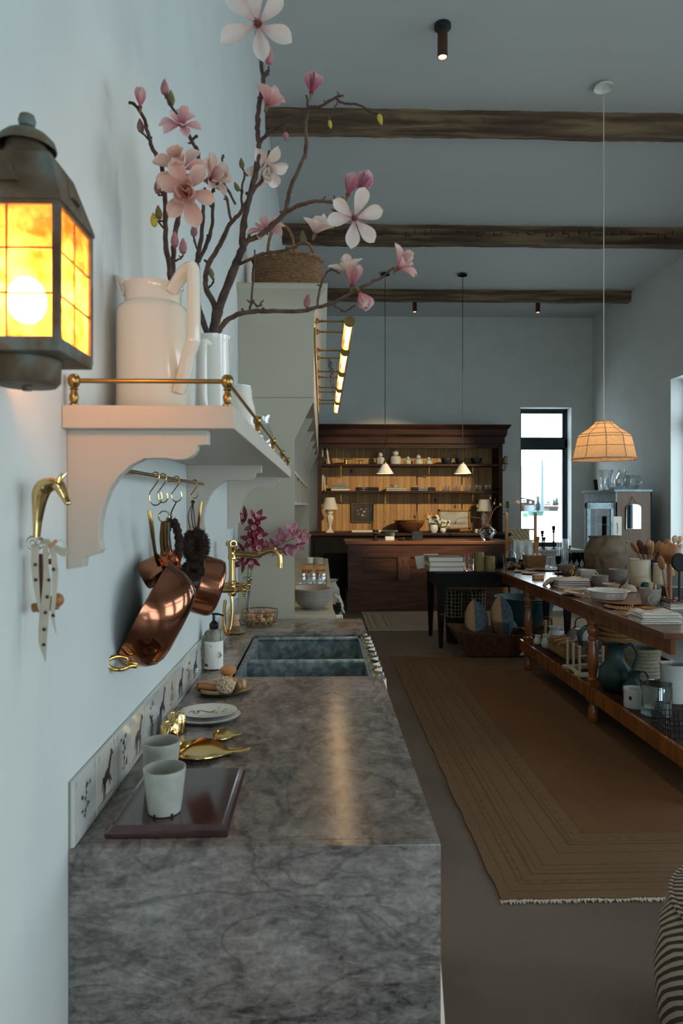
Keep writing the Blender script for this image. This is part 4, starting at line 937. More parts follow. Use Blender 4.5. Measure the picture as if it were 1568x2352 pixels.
# plates
p = on(476, 1650, ZT)
o = thing('scalloped_plate', 'white oval plate with dark scalloped rim at the bottom of the pair', 'plate', (p.x, p.y, ZT), .12)
pf = [(.0005, .001), (.05, .001), (.058, .004), (.095, .0095), (.0965, .011), (.094, .0115), (.057, .0065), (.0005, .0055)]
B().lathe(pf, 64, fn=lambda a, z: 1 + (.018 * abs(math.sin(a * 8)) if z > .008 else 0), sy=.86).build('body', 'tile', o)
B().tube([(.0955 * (1 + .018 * abs(math.sin(a * 8))) * math.cos(a), .86 * .0955 * (1 + .018 * abs(math.sin(a * 8))) * math.sin(a), .0112) for a in [2 * PI * i / 96 for i in range(96)]], .0009, 5, True).build('painted_rim', 'ink', o)
p = on(479, 1638, ZT + .012)
o = thing('painted_plate', 'white oval plate with a curling dark painted drawing, on top', 'plate', (p.x, p.y, ZT + .0118), .1)
B().lathe([(.0005, 0), (.05, 0), (.058, .003), (.080, .008), (.0815, .0095), (.079, .0098), (.056, .0048), (.0005, .0045)], 56, sy=.84).build('body', 'tile', o)
curl = [(-.055, -.005), (-.05, .008), (-.04, .006), (-.042, -.008), (-.032, -.012), (-.026, -.002), (-.034, .006), (-.020, .010), (-.008, .0), (.006, -.006), (.016, .004)]
B().tube([(x, y, .0052) for x, y, _ in cat_path([(x, y, 0) for x, y in curl], 5)], (.0008), 5).build('painted_drawing', 'ink', o)
b = B()
for k in range(9): b.box((.02 + rnd.uniform(-.006, .03), rnd.uniform(-.03, .035), .0055), (.007, .0016, .0006), (0, 0, rnd.uniform(0, 3)))
b.build('painted_leaves', 'inkgrey', o, smooth=False)
# brass dish with brushes
p = on(512, 1590, ZT); dc = V((p.x, p.y, ZT))
o = thing('brass_dish', 'shallow round brass dish holding wooden brushes beside the sink', 'dish', dc)
B().lathe([(.0005, 0), (.062, 0), (.075, .004), (.090, .015), (.0925, .017), (.091, .0175), (.074, .0065), (.061, .0025), (.0005, .0025)], 56).build('body', 'oldbrass', o)
def dpt(x, y, z): return dc + V((x, y, z))
o = thing('pot_scrubber', 'round wooden knob scrubber at the back of the brass dish', 'brush', dpt(.012, .035, .004))
B().lathe([(.03, .012), (.036, .016), (.034, .024), (.022, .030), (.0145, .036), (.0145, .044), (.024, .050), (.0275, .058), (.0265, .066), (.018, .072), (.0005, .073)], 28).build('knob', 'beech', o)
B().lathe([(.027, 0), (.031, .012), (.0005, .0125)], 28).build('bristles', 'bristle', o)
o = thing('dish_brush', 'wooden brush with pale fluffy bristle head lying in the brass dish', 'brush', dpt(-.02, -.02, .012))
hc = dpt(.012, -.040, .031); b = B(); b.ball(hc, .026, 16); r = random.Random(4)
for i in range(130):
    d = V((r.gauss(0, 1), r.gauss(0, 1), r.gauss(0, 1))).normalized(); b.ball(hc + d * .0255, .0062, 6)
b.build('bristle_head', 'bristle', o, world=True, kind='stuff')
B().tube([dpt(-.085, .022, .026), dpt(-.05, .005, .028), dpt(-.005, -.025, .03)], [.0075, .008, .0075], 12).build('handle', 'palewood', o, world=True)
B().tube(cat_path([dpt(-.084, .024, .026), dpt(-.102, .02, .016), dpt(-.112, .028, .008), dpt(-.104, .03, .02)], 4), .0008, 5).build('hanging_loop', 'whitecloth', o, world=True)
o = thing('vegetable_brush', 'second wooden brush with brown bristles at the right of the dish', 'brush', dpt(.05, -.015, .01))
B().tube([dpt(-.078, .006, .017), dpt(-.03, -.012, .017), dpt(.01, -.02, .018)], [.009, .0105, .010], 12).build('handle', 'beech', o, world=True)
B().ball(dpt(.056, -.02, .028), .019, 14, (.7, 1, .9)).build('bristle_head', 'bristle_dark', o, world=True)
B().ball(dpt(.068, -.018, .031), .016, 14, (.6, 1, .95)).build('wooden_back', 'palewood', o, world=True)
B().box(dpt(.03, .012, .024), (.05, .03, .012), (0, .3, -.6)).build('block', 'paperwhite', o, world=True, bev=.003)
# soap bottle
p = on(491, 1540, ZT); o = thing('soap_bottle', 'clear pump bottle of soap with a white printed label', 'bottle', (p.x, p.y, ZT))
B().lathe([(.0005, 0), (.030, 0), (.0345, .004), (.0355, .012), (.0355, .128), (.0345, .138), (.030, .146), (.022, .151), (.0145, .153), (.0145, .158), (.0005, .158)], 40).build('bottle', 'bottleplastic', o)
a0 = -2.75
def lab(i, j): a = a0 + 2.55 * i; return V((.0360 * math.cos(a), .0360 * math.sin(a), .014 + .098 * j))
lb = B().grid(lab, 28, 4).build('label', 'paperwhite', o, solid=.0003)
def on_label(a, z, w_, h, mat, parent, name='print'):
    b = B(); n = max(2, int(w_ / .004))
    def f(i, j): t_ = a + (i - .5) * w_ / .0366; return V((.0366 * math.cos(t_), .0366 * math.sin(t_), z + (j - .5) * h))
    b.grid(f, n, 1); return b.build(name, mat, parent)
for k in range(11): on_label(-2.28 + (k % 3) * .03, .100 - k * .0062, .03 - (k % 3) * .004, .0011, 'inkgrey', lb, 'text_line')
for k in range(16): on_label(-2.58 + k * .036, .0265, .0004 + .0005 * (k % 3), .010, 'ink', lb, 'barcode')
on_label(-1.72, .096, .005, .003, 'inkred', lb, 'emblem')
for k in range(5):
    a = -.75 + .25 * math.cos(k * .9 + 2); z = .062 + .014 * math.sin(k * .9 + 2)
    B().tube([V((.0368 * math.cos(t_), .0368 * math.sin(t_), zz)) for t_, zz in ((-.62, .064), ((a - .62) / 2, (z + .064) / 2 + .003), (a - .2, z))], [.0003, .0016, .0003], 5).build('leaf_print', 'leafgreen', lb)
B().lathe([(.0155, .155), (.0165, .157), (.0165, .172), (.0125, .177), (.0095, .180), (.0055, .186), (.0048, .205), (.0005, .205)], 24).build('pump_collar', 'black', o)
B().tube(cat_path([(-.008, 0, .209), (0, 0, .2085), (.018, -.006, .2085), (.034, -.012, .205), (.037, -.013, .201)], 4), [.004] * 5 + [.0042] * 4 + [.0035] * 8, 8).build('pump_nozzle', 'black', o)
# bottle brush on small brass dish
p = on(539, 1455, ZT); o = thing('scrub_brush', 'pale wooden scrub brush standing beside the faucet hose', 'brush', (p.x, p.y, ZT + .006))
B().lathe([(.022, .032), (.0235, .036), (.0225, .046), (.018, .050), (.0175, .056), (.0215, .060), (.022, .078), (.020, .084), (.0005, .085)], 24).build('knob', 'palewood', o)
b = B()
for i in range(26): a = 2 * PI * i / 26; b.cyl((.019 * math.cos(a), .019 * math.sin(a), .034), (.029 * math.cos(a), .029 * math.sin(a), .004), .0018, .0022, 5)
for i in range(14): a = 2 * PI * i / 14; b.cyl((.010 * math.cos(a), .010 * math.sin(a), .034), (.016 * math.cos(a), .016 * math.sin(a), .004), .0018, .0022, 5)
b.build('bristles', 'bristle_dark', o, kind='stuff')
o = thing('brass_saucer', 'tiny brass saucer under the standing scrub brush', 'dish', (p.x + .008, p.y, ZT))
B().lathe([(.0005, 0), (.033, 0), (.041, .006), (.040, .007), (.032, .0025), (.0005, .0025)], 32).build('body', 'gold', o)
# wire basket with scrub brushes
p = on(595, 1440, ZT); o = thing('wire_basket', 'round wire basket full of wooden brushes at the far end of the counter', 'basket', (p.x, p.y + .02, ZT))
levels = [(.060, .004), (.075, .016), (.086, .034), (.0905, .058), (.093, .080)]
for i, (r_, z) in enumerate(levels): B().tube([(r_ * math.cos(a), r_ * math.sin(a), z) for a in [2 * PI * k / 40 for k in range(40)]], .0026 if i == 4 else .0013, 6, True).build('hoop', 'oldbrass', o)
b = B()
for k in range(22): a = 2 * PI * k / 22; b.tube([(r_ * math.cos(a), r_ * math.sin(a), z) for r_, z in levels], .0011, 5)
for k in range(7): x = -.05 + k * .0167; hL = math.sqrt(.06 ** 2 - x * x); b.tube([(x, -hL, .004), (x, hL, .004)], .0011, 5)
b.build('upright_wires', 'oldbrass', o)
bc = V((p.x, p.y + .02, ZT)); r = random.Random(9)
spots = [(-.045, -.03, .036, .3), (-.02, -.045, .034, 1.3), (.02, -.04, .034, 2.2), (.05, -.015, .036, 3.0), (-.04, .02, .045, 4.0), (0, 0, .052, 5.0), (.035, .025, .05, .8)]
names = ['leftmost in front', 'second from the left in front', 'right of centre in front', 'rightmost', 'upright one at the back left', 'topmost in the middle', 'back right']
for (x, y, z, a), nm in zip(spots, names):
    q = thing('nail_brush', 'small wooden scrub brush in the wire basket, ' + nm, 'brush', bc + V((x, y, z)), group='brushes in the wire basket', rot=(r.uniform(-.7, .7), r.uniform(-.7, .7), a), scale=.9)
    B().lathe([(.017, 0), (.018, .006), (.011, .012), (.0105, .02), (.016, .026), (.016, .036), (.0005, .039)], 16).build('knob', 'palewood', q)
    B().lathe([(.019, -.02), (.016, 0), (.0005, .0005)], 16, fn=lambda a_, z_: 1 + .06 * math.sin(a_ * 8)).build('bristles', 'bristle_dark', q)
# trumpet vase with orchids
p = at(569, 1400, 3.52); vx, vy = p.x, 3.52
o = thing('trumpet_vase', 'slender silver trumpet vase holding orchids', 'vase', (vx, vy, ZT))
zt_ = at(569, 1326, 3.52).z - ZT
B().lathe([(.0005, 0), (.03, 0), (.031, .004), (.012, .010), (.008, .02), (.0095, .08), (.0115, .15), (.014, zt_ - .05), (.018, zt_ - .02), (.029, zt_ - .002), (.0285, zt_), (.0165, zt_ - .02), (.0125, zt_ - .05), (.0005, zt_ - .055)], 28).build('body', 'steel', o)
# ================================================================ MAGNOLIA BRANCHES
def petal_mesh(name, mat, wmax, peak, bend, cup, tip=.0):
    def f(i, j):
        t = i; s_ = (j - .5) * 2
        wd_ = wmax * (math.sin(PI * min(t ** (math.log(.5) / math.log(peak)), 1)) ** .62) if 0 < t < 1 else 0.0
        wd_ = max(wd_, .035 * (1 - t)); z = t * (1 - .25 * abs(bend) * t)
        return V((s_ * wd_, bend * t * t * .6 + cup * (s_ * s_) * wd_ * 1.3, z))
    return B().grid(f, 9, 5).mesh(name, mat, ang=180)
PET = {}
for mt in ('petal_white', 'petal_pink', 'petal_deep', 'petal_peach'):
    PET[mt] = [petal_mesh('petal', mt, .26, .68, -.3, .5), petal_mesh('petal', mt, .29, .62, .35, .7), petal_mesh('petal', mt, .25, .68, .02, .45)]
def petal_matrix(c, A, phi, th, s_, roll=0):
    A = V(A).normalized(); R1 = A.orthogonal().normalized(); R2 = A.cross(R1)
    Rr = R1 * math.cos(phi) + R2 * math.sin(phi); d = A * math.cos(th) + Rr * math.sin(th); n_ = A * math.sin(th) - Rr * math.cos(th)
    x = n_.cross(d); m = Matrix(((x.x, n_.x, d.x), (x.y, n_.y, d.y), (x.z, n_.z, d.z))).to_4x4()
    return Matrix.Translation(V(c) + d * .003) @ m @ Matrix.Diagonal((s_, s_, s_, 1))
def blossom(br_, c, A, r, style, mt, seed):
    rr_ = random.Random(seed); c = V(c); inv = MT[br_.name].inverted(); cl = inv @ c; A = V(A).normalized()
    core = B().ball((0, 0, .3 * .25), .25, 10, (.7, .7, 1.3))
    for k in range(16): a = k * 2.4; core.cyl((0, 0, .1), (.28 * math.cos(a), .28 * math.sin(a), .15 + .25 * (k / 16)), .035, .03, 5)
    o = place('blossom', core.mesh('blossom', 'stamen'), br_, Matrix.Translation(cl) @ frame_to(A) @ Matrix.Diagonal((r * .42,) * 3 + (1,)))
    sets = {'open': [(6, 1.42, 1.0, 0), (3, .95, .8, 1)], 'star': [(6, 1.45, 1.0, 2)], 'half': [(6, .85, 1.0, 0), (3, .3, .85, 1)], 'cup': [(5, .34, 1.0, 1), (3, .16, .95, 1)], 'tulip': [(4, .22, 1.0, 1), (2, .08, 1.0, 1)], 'wide': [(6, 1.25, 1.0, 0), (5, .75, .8, 1), (3, .3, .6, 1)]}[style]
    loc = Matrix.LocRotScale(o.location, o.rotation_euler, o.scale).inverted()
    for n_, th, sc_, var in sets:
        ph = rr_.uniform(0, 6)
        for k in range(n_):
            m = petal_matrix(cl, A, ph + 2 * PI * k / n_ + rr_.uniform(-.18, .18), th + rr_.uniform(-.16, .16), r * sc_ * rr_.uniform(.85, 1.08) * (1 if style != 'star' else 1))
            place('petal', PET[mt][var], o, loc @ m)
    B().cyl((0, 0, -.5), (0, 0, 0), .09, .2, 8).build('calyx', 'budgreen', o)
def bud(br_, c, A, L_, mat):
    b = B(); b.lathe([(.0005, 0), (.18 * L_, .12 * L_), (.25 * L_, .38 * L_), (.19 * L_, .66 * L_), (.07 * L_, .92 * L_), (.0005, L_)], 10, TR(c, A)); b.build('bud', mat, br_, world=True)
def stems(br_, lines, mat='bark'):
    b = B(); r = random.Random(len(lines) * 7)
    for pts, r0, r1 in lines:
        P3 = cat_path([at(*p) for p in pts], 6); n = len(P3)
        P3 = [V((max(p.x, .006), p.y, p.z)) + V((r.uniform(-.0012, .0012), 0, r.uniform(-.0012, .0012))) for p in P3]
        rad = [(r0 + (r1 - r0) * i / n) * (1.25 if i % 11 == 5 else 1) * r.uniform(.92, 1.08) for i in range(n)]
        b.tube(P3, rad, 8)
        for i in range(5, n - 3, 7): # spur twigs and nodes
            d = V((r.uniform(-1, 1), r.uniform(-.3, .3), r.uniform(.0, 1))).normalized(); b.tube([P3[i], P3[i] + d * r.uniform(.006, .016)], [rad[i] * .8, rad[i] * .45], 6)
    return b.build('stem', mat, br_, world=True, ang=60)
def im(du, dv, tow=0): # direction given as right / down / towards the viewer
    return _rt * du + V((0, 0, -dv)) - _fw * tow
def pv(p): return p * px(1.6)
base2 = (489, 724, 1.70)
def mk(label, base): return thing('magnolia_branch', label, 'branch', at(*base), group='magnolia branches')
# A: tallest branch
A_ = mk('tallest magnolia branch with a white star flower at the top', base2)
stems(A_, [([(486, 770, 1.70), (500, 711, 1.70), (537, 612, 1.69), (556, 571, 1.68), (556, 548, 1.68), (565, 484, 1.66), (585, 406, 1.64), (594, 337, 1.62), (591, 285, 1.61), (597, 230, 1.60), (604, 184, 1.59), (597, 120, 1.58), (592, 72, 1.58)], .0095, .0035),
  ([(593, 330, 1.62), (620, 303, 1.60), (666, 275, 1.58), (707, 250, 1.57), (739, 243, 1.56), (771, 223, 1.55), (789, 220, 1.55)], .0045, .0022),
  ([(771, 223, 1.55), (785, 236, 1.55), (826, 241, 1.54), (849, 257, 1.54), (868, 262, 1.54)], .0026, .0018), ([(775, 235, 1.55), (760, 262, 1.55), (756, 276, 1.55)], .002, .0015), ([(650, 284, 1.585), (655, 307, 1.6)], .0022, .0018), ([(604, 184, 1.59), (616, 168, 1.59), (617, 152, 1.59)], .0024, .0018)], 'barkdark')
blossom(A_, at(592, 58, 1.57), im(.05, .1, 1), 88 * px(1.57), 'star', 'petal_white', 1)
blossom(A_, at(612, 246, 1.60), im(.45, -1, .2), 55 * px(1.6), 'half', 'petal_pink', 2)
bud(A_, at(869, 262, 1.54), im(.3, 1), .026, 'yellowbud'); bud(A_, at(756, 276, 1.55), im(.2, 1), .02, 'yellowbud'); bud(A_, at(655, 305, 1.6), im(.2, 1, .4), .028, 'budpink')
bud(A_, at(617, 150, 1.59), im(.1, -1), .04, 'budpink')
# A3/A4
A3 = mk('curving magnolia branch with deep pink buds and a white star at the right', base2)
stems(A3, [([(494, 760, 1.705), (506, 711, 1.705), (543, 612, 1.70), (566, 557, 1.69), (601, 539, 1.67), (647, 497, 1.65), (656, 481, 1.64), (670, 424, 1.62), (700, 355, 1.60), (702, 285, 1.59), (707, 250, 1.58), (704, 218, 1.58)], .0085, .0025),
  ([(654, 487, 1.64), (693, 470, 1.60), (739, 461, 1.57), (766, 465, 1.55), (788, 455, 1.54)], .005, .003), ([(775, 462, 1.55), (772, 490, 1.54), (790, 498, 1.53)], .003, .002),
  ([(545, 608, 1.70), (601, 585, 1.66), (666, 571, 1.62), (695, 556, 1.60)], .004, .0025)], 'bark')
blossom(A3, at(714, 218, 1.575), im(.15, -1, .1), 50 * px(1.58), 'tulip', 'petal_deep', 3)
blossom(A3, at(797, 452, 1.53), im(.35, -1, .25), 52 * px(1.53), 'cup', 'petal_deep', 4); blossom(A3, at(822, 446, 1.56), im(.5, -1, .1), 54 * px(1.55), 'cup', 'petal_deep', 5)
blossom(A3, at(813, 502, 1.52), im(.15, .2, 1), 66 * px(1.52), 'star', 'petal_white', 6)
blossom(A3, at(722, 540, 1.58), im(.35, -.8, .45), 58 * px(1.58), 'half', 'petal_white', 7)
bud(A3, at(697, 562, 1.59), im(-.1, -1), .034, 'budgreen')
# B
B_ = mk('middle magnolia branch with side twigs and green buds', base2)
stems(B_, [([(484, 770, 1.72), (494, 711, 1.72), (473, 658, 1.72), (477, 612, 1.71), (500, 571, 1.70), (528, 516, 1.70), (555, 484, 1.69), (580, 440, 1.68), (610, 400, 1.67), (618, 345, 1.67)], .008, .0028),
  ([(530, 505, 1.70), (519, 451, 1.68), (496, 429, 1.66), (474, 420, 1.64)], .0035, .0025), ([(555, 478, 1.69), (556, 433, 1.68), (562, 400, 1.67), (556, 385, 1.67)], .003, .002), ([(507, 385, 1.68), (513, 355, 1.68)], .0025, .003), ([(540, 470, 1.69), (505, 400, 1.68), (507, 385, 1.68)], .003, .0025)], 'bark')
blossom(B_, at(478, 412, 1.62), im(.8, -.1, .55), 62 * px(1.62), 'half', 'petal_peach', 8)
blossom(B_, at(606, 380, 1.66), im(.4, .75, .45), 56 * px(1.66), 'wide', 'petal_white', 9)
blossom(B_, at(612, 530, 1.69), im(-.2, -.7, .7), 48 * px(1.69), 'open', 'petal_pink', 10)
bud(B_, at(556, 388, 1.67), im(-.1, -1), .028, 'budgreen'); bud(B_, at(548, 440, 1.68), im(-.4, -.9), .026, 'budgreen'); bud(B_, at(566, 405, 1.67), im(.5, -.9), .022, 'budgreen')
# C
C_ = mk('left magnolia branch in the slim pitcher carrying small buds', base2)
stems(C_, [([(478, 770, 1.69), (459, 715, 1.69), (450, 658, 1.66), (454, 594, 1.63), (464, 530, 1.60), (467, 470, 1.58), (470, 430, 1.57)], .0075, .003), ([(457, 600, 1.63), (482, 539, 1.63), (489, 479, 1.62), (486, 445, 1.62), (500, 420, 1.62)], .005, .003), ([(456, 580, 1.62), (446, 553, 1.62), (442, 535, 1.62)], .0025, .0018), ([(478, 660, 1.66), (490, 648, 1.65), (487, 635, 1.65)], .0025, .002)], 'barkdark')
bud(C_, at(444, 545, 1.62), im(.1, -1), .034, 'budpink'); bud(C_, at(487, 640, 1.65), im(-.1, -1), .026, 'budgreen')
# D
D_ = mk('long low magnolia branch reaching right with pink cup flowers', base2)
stems(D_, [([(500, 765, 1.71), (523, 734, 1.71), (560, 718, 1.70), (601, 715, 1.69), (679, 715, 1.68), (730, 706, 1.66), (776, 690, 1.65), (822, 663, 1.63), (868, 642, 1.62), (905, 614, 1.61)], .0068, .0026),
  ([(728, 704, 1.66), (739, 649, 1.66), (757, 621, 1.66), (780, 628, 1.65)], .003, .002), ([(572, 712, 1.70), (578, 690, 1.70), (583, 621, 1.69), (585, 575, 1.69)], .0032, .002), ([(580, 690, 1.70), (592, 703, 1.69), (604, 690, 1.69)], .003, .002), ([(760, 697, 1.65), (790, 715, 1.65), (815, 700, 1.64)], .0028, .002)], 'bark')
blossom(D_, at(797, 628, 1.64), im(-.15, -1, .35), 52 * px(1.64), 'half', 'petal_white', 11); blossom(D_, at(808, 660, 1.63), im(.2, -1, .5), 52 * px(1.63), 'cup', 'petal_pink', 12)
blossom(D_, at(823, 668, 1.62), im(.45, 1, .35), 52 * px(1.62), 'cup', 'petal_pink', 13); blossom(D_, at(912, 618, 1.60), im(.75, -.55, .5), 58 * px(1.6), 'half', 'petal_pink', 14)
bud(D_, at(703, 708, 1.66), im(.15, -1), .036, 'budpink')
# E, F in the tall pitcher
E_ = mk('leftmost magnolia branch in the tall cream pitcher', (390, 625, 1.48))
stems(E_, [([(396, 690, 1.48), (390, 621, 1.48), (381, 557, 1.48), (379, 461, 1.47), (374, 392, 1.46), (349, 337, 1.46), (338, 300, 1.46), (330, 271, 1.46), (308, 239, 1.46), (295, 237, 1.46)], .0062, .0028), ([(382, 530, 1.48), (360, 505, 1.47), (354, 500, 1.47)], .0022, .0018), ([(340, 318, 1.46), (326, 305, 1.46)], .002, .002), ([(378, 446, 1.468), (364, 449, 1.465)], .0022, .0018), ([(380, 508, 1.475), (366, 507, 1.466)], .0022, .0018)], 'barkdark')
blossom(E_, at(322, 250, 1.45), im(.15, -1, .45), 42 * px(1.45), 'cup', 'petal_pink', 15)
for u, v, m_ in ((324, 306, 'budpink'), (363, 447, 'budpink'), (366, 505, 'budgreen'), (355, 522, 'yellowbud')): bud(E_, at(u, v, 1.465), im(-.1, -1), .032, m_)
F_ = mk('magnolia branch with large peach flowers in the tall cream pitcher', (400, 625, 1.49))
stems(F_, [([(404, 690, 1.49), (397, 621, 1.49), (400, 557, 1.49), (411, 493, 1.48), (420, 440, 1.47), (450, 380, 1.46), (455, 350, 1.46), (436, 317, 1.45), (420, 285, 1.45), (395, 245, 1.45), (380, 220, 1.45)], .006, .0026), ([(402, 600, 1.49), (418, 590, 1.48), (420, 580, 1.48)], .0022, .0018), ([(440, 320, 1.45), (455, 312, 1.45)], .003, .003)], 'barkdark')
blossom(F_, at(418, 392, 1.44), im(-.1, -.35, 1), 70 * px(1.44), 'wide', 'petal_peach', 16); blossom(F_, at(430, 440, 1.43), im(.1, .45, 1), 76 * px(1.43), 'wide', 'petal_peach', 17)
blossom(F_, at(416, 288, 1.44), im(.1, -.4, .9), 50 * px(1.44), 'open', 'petal_pink', 18)
for u, v, m_ in ((378, 220, 'budpink'), (392, 245, 'budgreen'), (420, 585, 'budpink'), (401, 570, 'budpink')): bud(F_, at(u, v, 1.455), im(0, -1), .036, m_)

# ================================================================ ORCHIDS
TEP = {m_: B().grid(lambda i, j: V(((j - .5) * 2 * .26 * math.sin(PI * min(max(i * .92 + .06, 0), 1)) ** .8, .12 * i * i - .1 * (2 * j - 1) ** 2 * .26, i)), 6, 4).mesh('petal', m_, ang=180) for m_ in ('orchid_dark', 'orchid_pink')}
def orchid(st, u, v, Y, A, r, m_, seed):
    rr_ = random.Random(seed); cl = MT[st.name].inverted() @ at(u, v, Y); A = V(A).normalized()
    lip = B().lathe([(.0005, -.05), (.12, .05), (.2, .25), (.26, .42), (.2, .40), (.12, .2), (.0005, .1)], 12).mesh('blossom', 'orchid_lip')
    o = place('blossom', lip, st, Matrix.Translation(cl) @ frame_to(A) @ Matrix.Diagonal((r,) * 3 + (1,)))
    loc = Matrix.LocRotScale(o.location, o.rotation_euler, o.scale).inverted(); ph = rr_.uniform(0, 6)
    for k in range(5): place('petal', TEP[m_], o, loc @ petal_matrix(cl, A, ph + 2 * PI * k / 5, 1.15 + rr_.uniform(-.25, .2), r * rr_.uniform(.9, 1.1)))
def orchid_stem(label, pts, r0): 
    o = thing('orchid_stem', label, 'orchid', at(*pts[0]), group='orchid stems'); B().tube(cat_path([at(*p) for p in pts], 6), r0, 8).build('stem', 'stemgreen', o, world=True); return o
O1 = orchid_stem('upright dark red orchid spray in the trumpet vase', [(568, 1350, 3.52), (570, 1310, 3.52), (572, 1280, 3.51), (566, 1245, 3.50), (572, 1215, 3.50), (578, 1190, 3.50)], .0035)
for k, (u, v, a) in enumerate([(562, 1190, (-.5, -.3, .7)), (588, 1192, (.4, -.6, .6)), (582, 1210, (.2, .1, 1)), (590, 1230, (.7, .2, .7)), (578, 1240, (-.3, .2, .9)), (562, 1268, (-.7, .1, .6)), (592, 1258, (.3, 0, 1)), (575, 1285, (.2, .6, .7)), (558, 1290, (-.6, .6, .5))]): orchid(O1, u, v, 3.47 + (k % 3) * .02, im(*a), 25 * px(3.5), 'orchid_dark', k)
O2 = orchid_stem('arching pink orchid spray leaning over the spout', [(570, 1350, 3.53), (580, 1305, 3.55), (602, 1275, 3.56), (640, 1252, 3.58), (680, 1235, 3.60), (700, 1228, 3.60)], .003)
for k, (u, v, a) in enumerate([(648, 1236, (-.3, -.3, .9)), (672, 1222, (.2, -.4, .9)), (692, 1232, (.6, -.1, .8)), (628, 1252, (-.4, .2, .9)), (660, 1254, (.1, .6, .8)), (682, 1250, (.4, .6, .7)), (644, 1262, (-.1, .7, .7)), (612, 1256, (-.6, 0, .8))]): orchid(O2, u, v, 3.55 + (k % 3) * .02, im(*a), 24 * px(3.55), 'orchid_pink', 40 + k)

# ================================================================ TALL PAINTED CABINET
KY0, KY1 = 3.672, 7.62
cb = thing('display_cabinet', 'tall greige painted cabinet with crown moulding and open cubbies', 'cabinet', (0, KY0, 0))
prof = [(.001, .885), (.300, .885), (.300, 1.833), (.404, 2.044), (.404, 2.50), (.001, 2.50)]
def sidep(y0, y1, name, mat='greige'): B().prism(prof, 'y', y0, y1).build(name, mat, cb, world=True, smooth=False)
sidep(KY0, KY0 + .022, 'side_panel'); sidep(KY1 - .022, KY1, 'side_panel')
nd = 5; dv = (KY1 - KY0) / nd
for k in range(1, nd): B().prism([(.001, 1.49), (.285, 1.49), (.285, 1.833), (.39, 2.044), (.001, 2.044)], 'y', KY0 + k * dv - .009, KY0 + k * dv + .009).build('divider', 'greige', cb, world=True, smooth=False)
B().bb((.001, KY0 + .022, 2.044), (.402, KY1 - .022, 2.50)).build('upper_box', 'greige', cb, world=True, smooth=False)
B().bb((.001, KY0 - .0015, 2.055), (.400, KY0, 2.06)).build('panel_line', 'grout', cb, world=True, smooth=False)
for z in (1.49, 1.68): B().bb((.001, KY0 + .022, z - .01), (.284, KY1 - .022, z + .01)).build('cubby_shelf', 'greige', cb, world=True, smooth=False)
B().bb((.001, KY0 + .022, .885), (.012, KY1 - .022, 2.044)).build('back_panel', 'greige', cb, world=True, smooth=False)
rings = []
for o_, z in [(0, 2.44), (.002, 2.445), (.002, 2.52), (.008, 2.525), (.010, 2.535), (.018, 2.56), (.034, 2.59), (.056, 2.612), (.066, 2.622), (.068, 2.645), (.074, 2.65)]:
    rings.append([(.001, KY0 - o_, z), (.404 + o_, KY0 - o_, z), (.404 + o_, KY1 + o_, z), (.001, KY1 + o_, z)])
B().ring_loft(rings).build('crown_moulding', 'greige', cb, world=True, ang=25)
B().bb((.404, KY0 + .02, 2.36), (.414, KY1 - .02, 2.44)).build('light_rail', 'oldbrass', cb, world=True, smooth=False)
B().bb((.001, KY0, .862), (.512, KY1, .885)).build('worktop', 'greige', cb, world=True, bev=.003, smooth=False)
B().bb((.001, KY0 + .002, .44), (.47, KY1 - .02, .862)).build('base_body', 'greige', cb, world=True, smooth=False)
B().bb((.001, KY0 + .002, .0), (.625, KY1 - .02, .41)).build('plinth', 'greige', cb, world=True, smooth=False)
B().bb((.001, KY0 + .002, .41), (.64, KY1 - .01, .44)).build('lower_shelf', 'greige', cb, world=True, bev=.003, smooth=False)
for k in range(4):
    y = KY0 + .9 + k * .9; B().prism([(.47, .44), (.625, .44), (.47, .80)], 'y', y, y + .02).build('bracket', 'greige', cb, world=True, smooth=False)
# picture lights
PLC = []
for k in range(5):
    yc_ = 4.02 + .735 * k; nm = ['nearest', 'second', 'middle', 'fourth', 'farthest'][k]
    o = thing('picture_light', 'brass picture light with glowing tube on the cabinet, %s of five' % nm, 'picture light', (.414, yc_, 2.50), group='brass picture lights')
    for d in (-.12, .12):
        B().lathe([(.020, 0), (.020, .006), (.012, .010), (.009, .02)], 16, TR((0, d, .03), (1, 0, 0))).build('wall_plate', 'oldbrass', o)
        B().cyl((.01, d, .03), (.17, d, .03), .0055, n=10).build('arm', 'oldbrass', o)
        B().ball((.172, d, .028), .011, 10).build('knuckle', 'oldbrass', o)
        [B().cyl((q_, d, .03), (q_ + .006, d, .03), .009, n=10).build('collar', 'oldbrass', o) for q_ in (.030, .15)]
    R_ = .03; cxx, czz = .186, -.015; op = math.atan2(-.80, -.60)
    def hs_(i, j): a = op + PI * .36 + (2 * PI - PI * .72) * j; return V((cxx + R_ * math.cos(a), -.28 + .56 * i, czz + R_ * math.sin(a)))
    sdm = B().grid(hs_, 2, 18).build('shade', 'oldbrass', o, solid=.0012)
    for y in (-.28, .28): B().cyl((cxx, y - .0015, czz), (cxx, y + .0015, czz), R_, n=24).build('end_cap', 'oldbrass', o)
    B().cyl((cxx, -.26, czz - .003), (cxx, .26, czz - .003), .012, n=14).build('tube_bulb', 'bulb_warm', o)
